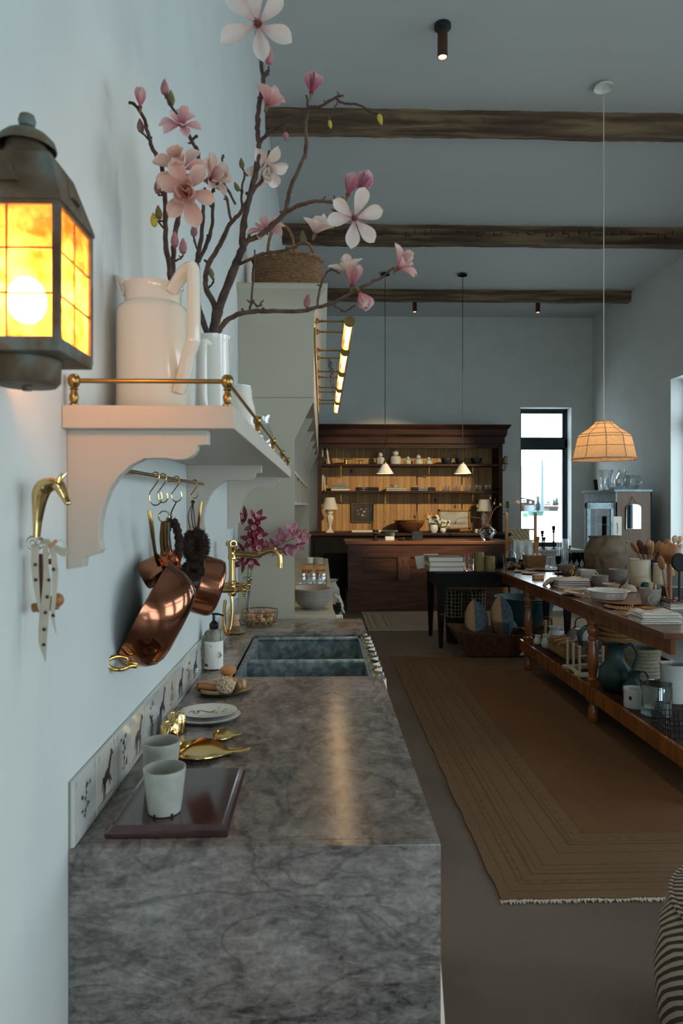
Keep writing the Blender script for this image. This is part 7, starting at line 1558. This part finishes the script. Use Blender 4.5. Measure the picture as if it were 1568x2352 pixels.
# twine tags
x, y, z = spot_on(1330, 1368, TZ); o = thing('twine_bundle', 'loose bundle of tags, twine and a gold ring near the table edge', 'bundle', (x, y, z)); r = random.Random(14)
for k in range(6): B().lathe([(.0005, 0), (.05, 0), (.055, .004), (.05, .008), (.0005, .008)], 20, TR((r.uniform(-.09, .09), r.uniform(-.03, .06), .004 + k * .007), (r.uniform(-.15, .15), r.uniform(-.15, .15), 1))).build('tag', ('linen', 'lightwood', 'ribbon')[k % 3], o)
b = B()
for k in range(14): a = V((r.uniform(-.12, .1), r.uniform(-.05, .05), r.uniform(.02, .05))); b.tube(cat_path([a, a + V((.03, .01, .015)), a + V((.07, r.uniform(-.03, .03), .0))], 4), .0016, 5)
b.build('twine', 'ribbon', o); B().tube([(.02 + .028 * math.cos(a), -.07 + .03 * math.sin(a), .012 + .01 * math.sin(a)) for a in [2 * PI * k / 20 for k in range(20)]], .0025, 6, True).build('ring', 'gold', o)
# pie dish
x, y, z = spot_on(1420, 1386, TZ); s_ = y / F; r_ = 49 * s_; 
plate_on('thin wooden board under the pie dish, lower', 1440, 1396, 104, 'spoonwood', t_=.008); plate_on('thin wooden board under the pie dish, upper', 1432, 1388, 96, 'spoonwood', t_=.008, k=.0105)
o = thing('pie_dish', 'white ruffled-rim pie dish on wooden boards', 'dish', (x - .03, y + .10, z + .020)); B().lathe([(.0005, 0), (r_ * .74, 0), (r_ * .78, .004), (r_ * .88, .045), (r_ * 1.0, .056), (r_ * .99, .06), (r_ * .86, .05), (r_ * .75, .01), (.0005, .008)], 96, fn=lambda a, z: 1 + (.035 * math.sin(18 * a) if z > .053 else 0)).build('body', 'whitepot', o)
x, y, z = spot_on(1440, 1412, TZ); o = thing('stick_bundle', 'fan of thin pale sticks tied with white string', 'sticks', (x, y, z)); b = B()
for k in range(9): a = -.9 + k * .22; b.tube([(0, -.02, .006), (.075 * math.sin(a) * 1.2, .05 + .02 * math.cos(a), .012 + .006 * k)], .0022, 5); b.tube([(0, -.02, .006), (-.05 * math.sin(a), -.045, .004)], .0022, 5)
b.build('sticks', 'lightwood', o); B().ball((0, -.018, .009), .012, 8, (1, .6, .6)).build('string', 'whitecloth', o)
def dome(label, u, v, w_px, h_px, mat='bowlin'):
    x, y, z = spot_on(u, v, TZ); s_ = y / F; o = thing('bread_dome', label, 'dome', (x, y + w_px * s_ * .4, z)); B().lathe([(w_px * s_ / 2 * c, h_px * s_ * q_) for c, q_ in ((.9, 0), (1, .1), (.97, .4), (.8, .75), (.45, .95), (.001, 1))], 32).build('shell', mat, o)
dome('large brown ceramic dome among the bowls', 1481, 1351, 48, 27); dome('smaller brown ceramic dome in front of the large one', 1449, 1361, 38, 17)
# big jars
pot_on('terracotta_jar', 'large mottled clay jar with shoulder handles', 'jar', 1414, 1330, TZ, 66, 99, [(.55, 0), (.68, .08), (.92, .4), (1, .62), (.96, .78), (.72, .9), (.58, .94), (.6, 1)], 'jar', .01, 40)
pot_on('terracotta_jar', 'ribbed brown clay jar partly hidden at the left of the mottled one', 'jar', 1376, 1320, TZ, 56, 88, [(.6, 0), (.8, .1), (1, .45), (.9, .7), (.6, .88), (.55, .93), (.68, 1)], 'jar2', .01, 40, fn=lambda a, z: 1 + .012 * math.sin(z * 420))
# ribbed crocks with utensils
def crock(label, u, v, w_px, h_px): return pot_on('ribbed_crock', label, 'crock', u, v, TZ, w_px, h_px, [(.97, 0), (1, .02)] + [(1.0 - .012 * (k % 2) - .06 * (k / 22), .05 + .04 * k) for k in range(22)] + [(.92, .94), (.97, 1)], 'ribbed', .006, 40)
crock('ribbed cream crock full of wooden spoons', 1480, 1343, 50, 57); crock('second ribbed cream crock behind the spoon crock', 1522, 1344, 30, 48)
def spoon(label, u, v, ub, vb, Y, w_, h_, mat, tilt=0, sp=True):
    a, c = at(ub, vb, Y), at(u, v, Y); o = thing('wooden_spoon', label, 'spoon', a, group='wooden spoons in crocks'); d = (c - a); L_ = d.length; s_ = Y / F
    b = B(); b.tube([a, a.lerp(c, .5), a.lerp(c, .95)], [.006, .006, .007], 8).build('handle', mat, o, world=True)
    m = Matrix.Translation(c) @ frame_to(d, (math.cos(tilt), math.sin(tilt), 0)); B().ball((0, 0, 0), 1, 16, (w_ * s_ / 2, .012, h_ * s_ / 2), None).build('tmp', mat, None) if False else None
    q = B(); bmesh.ops.create_uvsphere(q.bm, u_segments=18, v_segments=12, radius=1, matrix=m @ Matrix.Diagonal((w_ * s_ / 2, .014, h_ * s_ / 2, 1))); q.build('spoon_head', mat, o, world=True)
sl = [(1457, 1258, 1472, 1285, 24, 30, 'spoonwood'), (1470, 1252, 1478, 1285, 18, 26, 'spoondark'), (1472, 1262, 1480, 1285, 16, 24, 'spoondark'), (1488, 1262, 1488, 1285, 30, 26, 'spoondark'), (1490, 1250, 1490, 1285, 22, 22, 'spoonwood'), (1497, 1258, 1495, 1285, 12, 32, 'lightwood'), (1509, 1256, 1498, 1285, 18, 32, 'spoonwood'), (1521, 1256, 1512, 1290, 16, 22, 'lightwood'), (1531, 1246, 1518, 1290, 14, 20, 'spoonwood'), (1538, 1252, 1520, 1290, 14, 18, 'bristle'), (1550, 1238, 1535, 1290, 18, 18, 'bristle'), (1560, 1240, 1540, 1290, 18, 20, 'lightwood'), (1560, 1258, 1545, 1290, 18, 20, 'bristle')]
for k, (u, v, ub, vb, w_, h_, m_) in enumerate(sl): spoon('wooden spoon in the crocks, %s from the left' % ['first', 'second', 'third', 'fourth', 'fifth', 'sixth', 'seventh', 'eighth', 'ninth', 'tenth', 'eleventh', 'twelfth', 'last'][k], u, v, ub, vb, 4.62 + .03 * (k % 4), w_, h_, m_, k * .5)
x, y, z = at(1538, 1300, 4.5); o = thing('wooden_finial', 'big round wooden finial on a turned stem', 'ornament', (x, 4.5, TZ + .0006)); zc_ = at(1538, 1270, 4.5).z - TZ; B().lathe([(.0005, 0), (.04, 0), (.04, .012), (.014, .03), (.012, .12), (.016, zc_ - .075), (.03, zc_ - .062), (.056, zc_ - .04), (.067, zc_ - .005), (.062, zc_ + .03), (.042, zc_ + .054), (.018, zc_ + .064), (.0005, zc_ + .066)], 28).build('body', 'spoonwood', o)
spoon('deep wooden scoop leaning forward at the right of the crocks', 1518, 1293, 1538, 1400, 4.35, 20, 34, 'spoonwood', .3)
x, y, z = at(1560, 1292, 4.3); o = thing('black_mallet', 'black round-headed paddle at the right edge', 'utensil', (x, 4.3, TZ + .0006)); zc_ = z - TZ; B().cyl((0, 0, 0), (0, 0, zc_), .008).build('handle', 'black', o); B().lathe([(.0005, -.012), (.055, -.01), (.06, 0), (.055, .01), (.0005, .012)], 28, TR((0, 0, zc_), (.2, -1, .1))).build('head', 'blackmatte', o)
o, s_ = boxy('glass_holder', 'clear jar holding dark utensils at the right of the crocks', 'jar', 1550, 1352, TZ, 34, .09, 46, 'glass'); B().box((-.03, -.052, 38 * s_), (.055, .002, .05), (0, .1, 0)).build('paper_tag', 'kraft', o, smooth=False)
# green bottle on its side, mug with wooden spreaders
x, y, z = spot_on(1490, 1356, TZ); o = thing('green_bottle', 'dark green glass bottle lying on its side', 'bottle', (x, y, z)); B().lathe([(.0005, -.06), (.02, -.06), (.028, -.05), (.03, 0), (.024, .035), (.012, .06), (.011, .09), (.0005, .09)], 22, TR((0, 0, .032), (1, .2, -.12))).build('body', 'teal', o)
o, s_, r_, H_ = pot_on('clay_mug', 'grey mug holding wooden spreaders', 'mug', 1500, 1395, TZ, 48, 42, [(.6, 0), (.8, .2), (1, 1)], 'greybowl', .004); B().tube([(-r_ * .3 + .022 * math.cos(a), -r_ * .8, H_ * .45 + .024 * math.sin(a)) for a in [2 * PI * k / 14 for k in range(14)]], .005, 7, True).build('handle', 'greybowl', o)
mx, my, mz = o.location
for k, (dx, dz, m_) in enumerate(((.018, .02, 'lightwood'), (-.015, .03, 'bristle'))):
    q = thing('wood_spreader', ['flat wooden spreader standing in the grey mug', 'ribbed pale honey dipper standing in the grey mug'][k], 'spreader', (mx + dx, my - .01, mz + .01)); B().tube([(0, 0, 0), (.004, -.01, H_ * .6), (.006, -.014, H_ + dz)], [(.012, .004), (.018, .005), (.014, .004)] if k == 0 else [.006, .010, .014], 12).build('blade', m_, q)
plate_on('yellow wooden plate in front of the grey mug', 1497, 1401, 46, 'beech'); plate_on('grey saucer beneath the grey mug', 1510, 1396, 34, 'greybowl', t_=.01)
cloth_pile('grey-white linen in the pile nearest the camera', 1520, 1434, 96, 5, .17, .012, ['linen', 'whitecloth'], wav=.010, grp='front linen pile')
cloth_pile('white towel in the right pile at the frame edge', 1560, 1400, 44, 3, .15, .018, ['whitecloth', 'linen', 'marbleedge'], grp='right towel pile')
boxy('dark_book_box', 'dark blue-grey box behind the white towels at the right edge', 'box', 1556, 1372, TZ, 40, .12, 22, 'darkpot')
x, y, z = spot_on(1340, 1272, .83)

# ================================================================ SIDE TABLE BY THE WINDOW
wz = .83; o = thing('console_table', 'low whitewashed table under the far window', 'table', (3.83, 10.02, 0)); B().box((0, 0, wz - .015), (.86, .50, .03)).build('top', 'reveal', o, bev=.004, smooth=False)
for dx in (-.39, .39):
    for dy in (-.21, .21): B().box((dx, dy, (wz - .03) / 2), (.05, .05, wz - .03)).build('leg', 'reveal', o, smooth=False)
B().box((0, -.21, wz - .07), (.74, .02, .08)).build('apron', 'reveal', o, smooth=False)
for u, v0, Y, nm in ((1271, 1208, 10.0, 'tall'), (1245, 1219, 10.0, 'medium'), (1249, 1234, 9.9, 'short')):
    p = at(u, v0, Y); H_ = p.z - wz; o = thing('candlestick', '%s black turned candlestick before the window' % nm, 'candlestick', (p.x, Y, wz + .0006), group='black candlesticks'); B().lathe([(.0005, 0), (.04, 0), (.042, .01), (.012, .02), (.009, H_ * .25), (.018, H_ * .3), (.009, H_ * .36), (.009, H_ * .68), (.022, H_ * .74), (.012, H_ * .79), (.022, H_ * .84), (.024, H_), (.0005, H_ - .01)], 18).build('body', 'blackmetal', o)
p = at(1248, 1260, 9.9); lathe_thing('white_bowl', 'white footed bowl beside the candlesticks', 'bowl', (p.x - .11, 10.08, wz + .0006), [(.035, 0), (.04, .01), (.08, .05), (.085, .075)], 'whitepot', .004, 26)
p = at(1300, 1262, 9.9); lathe_thing('blush_dish', 'blush shallow dish at the right of the low window table', 'dish', (p.x, 9.9, wz + .0006), [(.05, 0), (.06, .02), (.075, .055)], 'palewood', .004, 26)
# ---- drying rack with cloths
o = thing('drying_rack', 'wooden rack with tall posts and rungs draped with cloths', 'rack', (at(1195, 1300, 8.6).x, 8.6, 0)); Y = 8.6
xa, xb = at(1163, 1200, Y).x, at(1229, 1200, Y).x; zt1 = at(1163, 1177, Y).z
for x in (xa, xb): B().bb((x - .016, Y - .016, .0098), (x + .016, Y + .016, zt1)).build('post', 'beech', o, world=True, bev=.003, smooth=False); B().box((x + .03, Y + .16, zt1 * .392 + .01), (.028, .03, zt1 * .8), (.34, 0, 0)).build('back_leg', 'beech', o, world=True, bev=.003, smooth=False)
z1, z2 = at(1195, 1216, Y).z, at(1195, 1242, Y - .05).z
B().cyl((xa, Y, z1), (xb, Y, z1), .009).build('rung', 'beech', o, world=True); B().cyl((xa, Y - .05, z2), (xb, Y - .05, z2), .009).build('rung', 'beech', o, world=True)
def weave_mat():
    m = M('weave', '#8a7a58', '#cdbf98', rough=.95, scale=1, lo=.4, hi=.6); nt = m.node_tree; ck = nt.nodes.new('ShaderNodeTexChecker'); ck.inputs['Scale'].default_value = 55; mp = [n for n in nt.nodes if n.type == 'MAPPING'][0]; mp.inputs['Rotation'].default_value = (.8, .8, .8); nt.links.new(mp.outputs[0], ck.inputs[0]); ck.inputs[1].default_value = lin('#c9ba92'); ck.inputs[2].default_value = lin('#6f6246'); nt.links.new(ck.outputs[0], nt.nodes['Principled BSDF'].inputs['Base Color'])
weave_mat()
def drape(label, name, u0, u1, Yd, zt2, drop, mat, wob):
    a, c = at(u0, 1230, Yd).x, at(u1, 1230, Yd).x; q = thing(name, label, 'cloth', ((a + c) / 2, Yd, zt2 - drop)); r_ = .0118
    def f(i, j):
        x = a + (c - a) * i; t2 = j * (2 * drop + PI * r_)
        if t2 < drop: y, z = -r_, -drop + t2
        elif t2 < drop + PI * r_: an = (t2 - drop) / r_; y, z = -r_ * math.cos(an), r_ * math.sin(an)
        else: y, z = r_, -(t2 - drop - PI * r_)
        k_ = max(0, -z / drop); return V((x + .012 * k_ * math.sin(j * 3 + i * 5), Yd + y + wob * k_ * math.sin(i * 14) * (1 if y < 0 else -1), zt2 + z))
    B().grid(f, 20, 26).build('cloth', mat, q, world=True, solid=.003)
drape('patterned woven cloth folded over the upper rung', 'patterned_cloth', 1173, 1215, Y, z1, .155, 'weave', .002); drape('white linen towel hanging over the lower rung', 'white_towel', 1178, 1222, Y - .05, z2, .26, 'whitecloth', .012)

# ================================================================ BENEATH THE TABLES
# trough with cushions
ty0, ty1 = 6.42, 6.90; txa, txb = at(1036, 1450, 6.6).x, at(1222, 1450, 6.6).x; zt3 = .235
o = thing('dough_trough', 'long carved wooden trough on the floor holding two cushions', 'trough', ((txa + txb) / 2, (ty0 + ty1) / 2, .0))
def trect(e, z, rise=0): return [(txa + e, ty0 + e * .7, z + rise), (txb - e, ty0 + e * .7, z), (txb - e, ty1 - e * .7, z), (txa + e, ty1 - e * .7, z + rise)]
B().ring_loft([trect(.22, .0095), trect(.16, .02), trect(.03, zt3 - .03, .03), trect(0, zt3, .05), trect(.03, zt3, .05), trect(.19, .05)]).build('body', 'wornwood', o, world=True, bev=.004)
def cushion(label, u, v, w_, h_, rz, rx, ry=0):
    p_ = at(u, v, 6.66); o = thing('cushion', label, 'cushion', p_, rot=(rx, ry, rz), group='blue and cream cushions')
    def f(s2):
        def g(i, j):
            x, y = (i - .5) * 2, (j - .5) * 2; e = (1 - abs(x) ** 2.6) * (1 - abs(y) ** 2.6); k_ = 1 - .10 * (x * x * (1 - y * y) + y * y * (1 - x * x)) - .0
            return V((x * w_ * (1 - .09 * (1 - y * y)), s2 * .11 * max(e, 0) ** .5, y * h_ * (1 - .09 * (1 - x * x))))
        return g
    B().grid(f(-1), 16, 16).build('front', 'bluecloth', o); B().grid(f(1), 16, 16).build('back', 'tancloth', o); B().tube([f(1)(i, j) for i, j in [(k / 16, 0) for k in range(17)] + [(1, k / 16) for k in range(1, 17)] + [(1 - k / 16, 1) for k in range(1, 17)] + [(0, 1 - k / 16) for k in range(1, 16)]], .004, 5, True).build('piping', 'tancloth', o)
cushion('blue and tan cushion leaning left in the trough', 1094, 1425, .17, .17, 1.2, -.1, .45); cushion('blue and tan cushion standing on its corner in the trough', 1152, 1420, .17, .17, 1.24, -.1, .78)
# stools with honeycomb fabric beneath the black table
def hex_mat():
    m = M('honeycomb', '#15130f', rough=.9); nt = m.node_tree; tc = nt.nodes.new('ShaderNodeTexCoord'); v_ = nt.nodes.new('ShaderNodeTexVoronoi'); v_.feature = 'DISTANCE_TO_EDGE'; v_.inputs['Scale'].default_value = 26; v_.inputs['Randomness'].default_value = .15; nt.links.new(tc.outputs['Object'], v_.inputs[0]); mx_ = nt.nodes.new('ShaderNodeMath'); mx_.operation = 'LESS_THAN'; mx_.inputs[1].default_value = .1; nt.links.new(v_.outputs[0], mx_.inputs[0]); mi = nt.nodes.new('ShaderNodeMix'); mi.data_type = 'RGBA'; nt.links.new(mx_.outputs[0], mi.inputs[0]); mi.inputs[6].default_value = lin('#16140f'); mi.inputs[7].default_value = lin('#8a8168'); nt.links.new(mi.outputs[2], nt.nodes['Principled BSDF'].inputs['Base Color'])
hex_mat()
for k, (u, nm) in enumerate(((1045, 'left'), (1092, 'right'))):
    p_ = at(u, 1370, 7.3); o = thing('fabric_bin', 'dark bin in honeycomb fabric under the black table, %s' % nm, 'bin', (p_.x, 7.32, 0), group='honeycomb bins'); B().lathe([(.0005, 0), (.085, 0), (.09, .01), (.105, .28), (.0005, .28)], 28).build('base', 'blackmatte', o); B().lathe(wall_prof([(.105, .281), (.107, .32), (.109, .56)], .006), 28).build('fabric', 'honeycomb', o)
# teal tub
p_ = at(1222, 1440, 7.55); o = thing('metal_tub', 'large teal metal tub behind the table leg', 'tub', (p_.x + .1, 8.16, .0098), scale=.9); B().lathe(wall_prof([(.24, 0), (.25, .02), (.34, .30), (.36, .36), (.365, .40)], .008), 44, sx=1.1).build('body', 'tealtub', o)
for z, r_ in ((.40, .367), (.372, .364)): B().tube([(1.1 * r_ * math.cos(a), r_ * math.sin(a), z) for a in [2 * PI * k / 48 for k in range(48)]], .010, 8, True).build('rolled_rim', 'tealtub', o)
o = thing('paper_bag', 'yellow paper bag standing in the teal tub', 'bag', (at(1247, 1370, 8.16).x, 8.16, .30)); B().prism([(-.08, 0), (.08, 0), (.085, .22), (.07, .235), (-.065, .225), (-.085, .23)], 'y', -.04, .04).build('bag', 'kraft', o, bev=.004, smooth=False)
B().bb((-.10, -.05, -.27), (.10, .05, 0)).build('lower_bag', 'kraft', o, smooth=False)
for u, xq, nm, m_, Yq in ((1190, 2.40, 'crumpled green cloth beside the trough', 'greencloth', 7.25), (1300, 2.96, 'grey canvas bag slumped behind the white jugs', 'linen', 6.58), (1285, 2.62, 'brown leather bag beside the canvas one', 'leather', 6.62), (1335, 3.32, 'pale folded sack on the floor behind the table', 'tancloth', 6.5)):
    r = random.Random(u); ph = [r.uniform(0, 6) for _ in range(4)]; o = thing('soft_bag', nm, 'bag', (xq, Yq, .0098 if Yq < 7 else .0006))
    B().lathe([(.0005, 0), (.12, 0), (.15, .04), (.14, .14), (.10, .24), (.05, .29), (.0005, .30)], 40, fn=lambda a, z: 1 + .12 * math.sin(3 * a + ph[0] + z * 9) + .08 * math.sin(7 * a + ph[1] - z * 20) + .05 * math.sin(13 * a + ph[2] + z * 30)).build('cloth', m_, o)
    B().tube(cat_path([(-.06, -.02, .24), (-.05, -.03, .36), (.05, -.03, .37), (.07, -.02, .25)], 5), .007, 6).build('strap', 'leather' if m_ != 'greencloth' else 'greencloth', o)
# ---- lower shelf wares
S2 = SZ2
def jug(label, u, v, w_, h_): pot_on('white_jug', label, 'jug', u, v, S2, w_, h_, [(.6, 0), (.9, .12), (1, .35), (.8, .65), (.62, .8), (.75, 1)], 'whitepot', .004, 26, group='white jugs')
jug('small round white jug nearest the table leg', 1237, 1481, 20, 21); jug('slim white jug behind the wicker tray', 1257, 1490, 24, 31); jug('tallest white jug on the low shelf', 1276, 1478, 32, 37)
x, y, z = spot_on(1252, 1463, S2); o = thing('pestle', 'wooden pestle with a rounded top among the white jugs', 'pestle', (x, y, z)); B().lathe([(.0005, 0), (.022, 0), (.012, .04), (.011, .09), (.02, .13), (.018, .155), (.0005, .165)], 16).build('body', 'bristle', o)
# scalloped wicker tray
x, y, z = spot_on(1284, 1512, S2); o = thing('wicker_tray', 'long wicker tray with scalloped rim on the low shelf', 'tray', (x + .11, y + .24, z)); B().box((0, 0, .008), (.16, .56, .014)).build('base', 'wickerlight', o, smooth=False); b = B()
for sx_ in (-1, 1):
    for k in range(8): b.tube([(sx_ * .085, -.28 + k * .07 + .07 * q_ / 8, .02 + .075 * math.sin(PI * q_ / 8) ** .6) for q_ in range(9)], .004, 5); b.tube([(sx_ * .085, -.28 + k * .07 + .035, .015), (sx_ * .085, -.28 + k * .07 + .035, .09)], .003, 5)
    for z2_ in range(4): b.tube([(sx_ * .084, -.28, .02 + z2_ * .012), (sx_ * .084, .28, .02 + z2_ * .012)], .005, 5)
for sy_ in (-1, 1):
    for z2_ in range(6): b.tube([(-.084, sy_ * .28, .02 + z2_ * .012), (.084, sy_ * .28, .02 + z2_ * .012)], .005, 5)
b.build('woven_sides', 'wickerlight', o)
for k in range(3): q = thing('wooden_stick', 'turned wooden stick lying across the wicker tray, %s' % ['near', 'middle', 'far'][k], 'stick', (x + .11, y + .14 + k * .1, z + .101 + .001 * k), .5, 'sticks in the tray'); B().cyl((-.10, 0, 0), (.10, .02, .0), .011, n=10).ball((.10, .02, 0), .015, 10).build('stick', 'beech', q)
pot_on('white_bowl', 'white bowl at the back of the low shelf', 'bowl', 1340, 1472, S2, 34, 26, BOWL, 'whitepot', .004)
# white wooden plate rack
x, y, z = spot_on(1360, 1556, S2); o = thing('plate_rack', 'white wooden plate rack with round pegs on the low shelf', 'plate rack', (x, y + .14, z)); 
for dy in (-.12, .12): B().box((0, dy, .015), (.24, .035, .03)).build('foot', 'ribbed', o, bev=.003)
for dx in (-.085, .085):
    B().box((dx, 0, .02), (.025, .26, .02)).build('side_rail', 'ribbed', o, bev=.002)
    for dy in (-.12, .0, .12): B().cyl((dx, dy, .02), (dx, dy, .21), .0095).ball((dx, dy, .212), .012, 10).build('peg', 'ribbed', o)
for z2_ in (.09, .15): B().cyl((-.085, -.12, z2_), (.085, -.12, z2_), .006).build('crossbar', 'ribbed', o)
x, y, z = spot_on(1345, 1505, S2); o = thing('wire_loops', 'nest of dark round wire hoops behind the plate rack', 'hoops', (x + .12, y + .15, z)); 
for k in range(4): B().tube([(.10 * math.cos(a), k * .03, .105 + .10 * math.sin(a)) for a in [2 * PI * q_ / 28 for q_ in range(28)]], .004, 6, True).build('hoop', 'blackmetal', o)
# green pitchers
def pitcher(label, u, v, w_, h_):
    o, s_, r_, H_ = pot_on('green_pitcher', label, 'pitcher', u, v, S2, w_, h_, [(.6, 0), (.75, .04), (1, .28), (.9, .5), (.5, .68), (.46, .9), (.6, 1)], 'teal', .005, 32, group='green pitchers')
    B().tube(cat_path([(r_ * .45, 0, H_ * .93), (r_ * .95, 0, H_ * .98), (r_ * 1.3, 0, H_ * .75), (r_ * 1.0, 0, H_ * .42)], 6), r_ * .1, 8).build('handle', 'teal', o)
pitcher('large dark green pitcher with loop handle on the low shelf', 1424, 1592, 78, 108); pitcher('small dark green pitcher in front of the large one', 1462, 1612, 52, 66)
# wicker bowls stack
for k in range(4):
    p_ = at(1440, 1468 - k * 14, 4.95); o = thing('wicker_bowl', 'oval wicker bowl in the stack on the low shelf, %s' % ['lowest', 'second', 'third', 'topmost'][k], 'bowl', (p_.x + .02 * (k % 2), 5.12 + .01 * k, .435 + k * .045), group='stacked wicker bowls', rot=(.05 * k, -.05 * k, k * .4)); b = B()
    for i in range(7): rr2 = .075 + .085 * (i / 6) ** .6; b.tube([(rr2 * 1.15 * math.cos(2 * PI * q_ / 40), rr2 * math.sin(2 * PI * q_ / 40), .004 + .009 * i) for q_ in range(40)], .0058, 6, True)
    b.lathe([(.0005, .002), (.08, .002), (.08, .006), (.0005, .006)], 24, sx=1.15); b.build('coils', 'wickerlight', o)
p_ = at(1440, 1500, 4.95); lathe_thing('storage_basket', 'dark basket carrying the stacked wicker bowls', 'basket', (p_.x + .02, 5.12, S2 + .0006), [(.10, 0), (.12, .02), (.13, .12), (.13, .185)], 'wicker', .008, 32, fn=lambda a, z: 1 + .01 * math.sin(z * 400))
x, y, z = spot_on(1486, 1560, S2); o = thing('rope_basket', 'coiled grey-green rope basket on the low shelf', 'basket', (x, y + .10, z)); b = B()
for i in range(8): rr2 = .125 + .01 * math.sin(i); b.tube([(rr2 * math.cos(2 * PI * q_ / 48) * (1 + .015 * math.sin(q_ * .8 + i)), rr2 * math.sin(2 * PI * q_ / 48), .014 + .026 * i) for q_ in range(48)], .0155, 7, True)
b.lathe([(.0005, 0), (.12, 0), (.12, .012), (.0005, .012)], 30); b.build('coils', 'rope', o)
o, s_, r_, H_ = pot_on('small_crock', 'white straight-sided crock with a small dark mark', 'crock', 1466, 1630, S2, 46, 44, [(.98, 0), (1, .05), (1, .8), (1.04, .84), (1.04, 1)], 'whitepot', .005, 32); B().box((-r_ * .72, -r_ * .72, H_ * .55), (.016, .002, .022), (0, 0, -.78)).build('stamped_mark', 'ink', o)
pot_on('glass_jar', 'big clear glass jar at the right end of the low shelf', 'jar', 1522, 1652, S2, 68, 76, [(.9, 0), (1, .04), (1, .9), (.96, .94), (.99, 1)], 'glassdark', .005, 36)
pot_on('ribbed_pot', 'white ribbed pot behind the glass jar', 'pot', 1560, 1618, S2, 60, 88, [(.85, 0)] + [(.9 + .1 * k / 20 - .012 * (k % 2), .05 + k * .045) for k in range(21)] + [(1.02, 1)], 'whitepot', .005, 40)
x, y, z = spot_on(1560, 1700, S2); o = thing('open_wire_crate', 'dark wire crate at the near end of the low shelf', 'crate', (x + .05, y + .10, z)); b = B()
for z2_ in (.01, .04, .07, .10): b.tube([(-.1, -.1, z2_), (.1, -.1, z2_), (.1, .1, z2_), (-.1, .1, z2_)], .003, 5, True)
for k in range(9):
    for s2 in (-.1, .1): b.tube([(-.1 + k * .025, s2, .01), (-.1 + k * .025, s2, .1)], .002, 5); b.tube([(s2, -.1 + k * .025, .01), (s2, -.1 + k * .025, .1)], .002, 5)
b.build('wires', 'blackmetal', o)

# ================================================================ STRIPED POUF AT THE LOWER RIGHT
def stripe_mat():
    m = M('ticking', '#c9bfae', rough=.95); nt = m.node_tree; tc = nt.nodes.new('ShaderNodeTexCoord'); wv = nt.nodes.new('ShaderNodeTexWave'); wv.inputs['Scale'].default_value = 22; wv.bands_direction = 'DIAGONAL'; nt.links.new(tc.outputs['Object'], wv.inputs[0]); cr = nt.nodes.new('ShaderNodeValToRGB'); cr.color_ramp.elements[0].position = .42; cr.color_ramp.elements[1].position = .52; cr.color_ramp.elements[0].color = lin('#3f3a36'); cr.color_ramp.elements[1].color = lin('#a79c8d'); nt.links.new(wv.outputs[0], cr.inputs[0]); nt.links.new(cr.outputs[0], nt.nodes['Principled BSDF'].inputs['Base Color'])
stripe_mat()
p_ = at(1533, 2270, 1.72); o = thing('striped_pouf', 'round upholstered pouf in dark and cream stripes at the lower right', 'pouf', (p_.x + .33, 1.72, 0))
B().lathe([(.0005, .001), (.26, .001), (.30, .03), (.325, .12), (.33, .22), (.315, .34), (.28, .43), (.2, .48), (.0005, .49)], 56).build('cover', 'ticking', o); B().tube([(.285 * math.cos(a), .285 * math.sin(a), .425) for a in [2 * PI * k / 60 for k in range(60)]], .008, 6, True).build('piping', 'ticking', o); B().ball((0, 0, .488), .02, 12, (1, 1, .5)).build('button', 'tancloth', o)
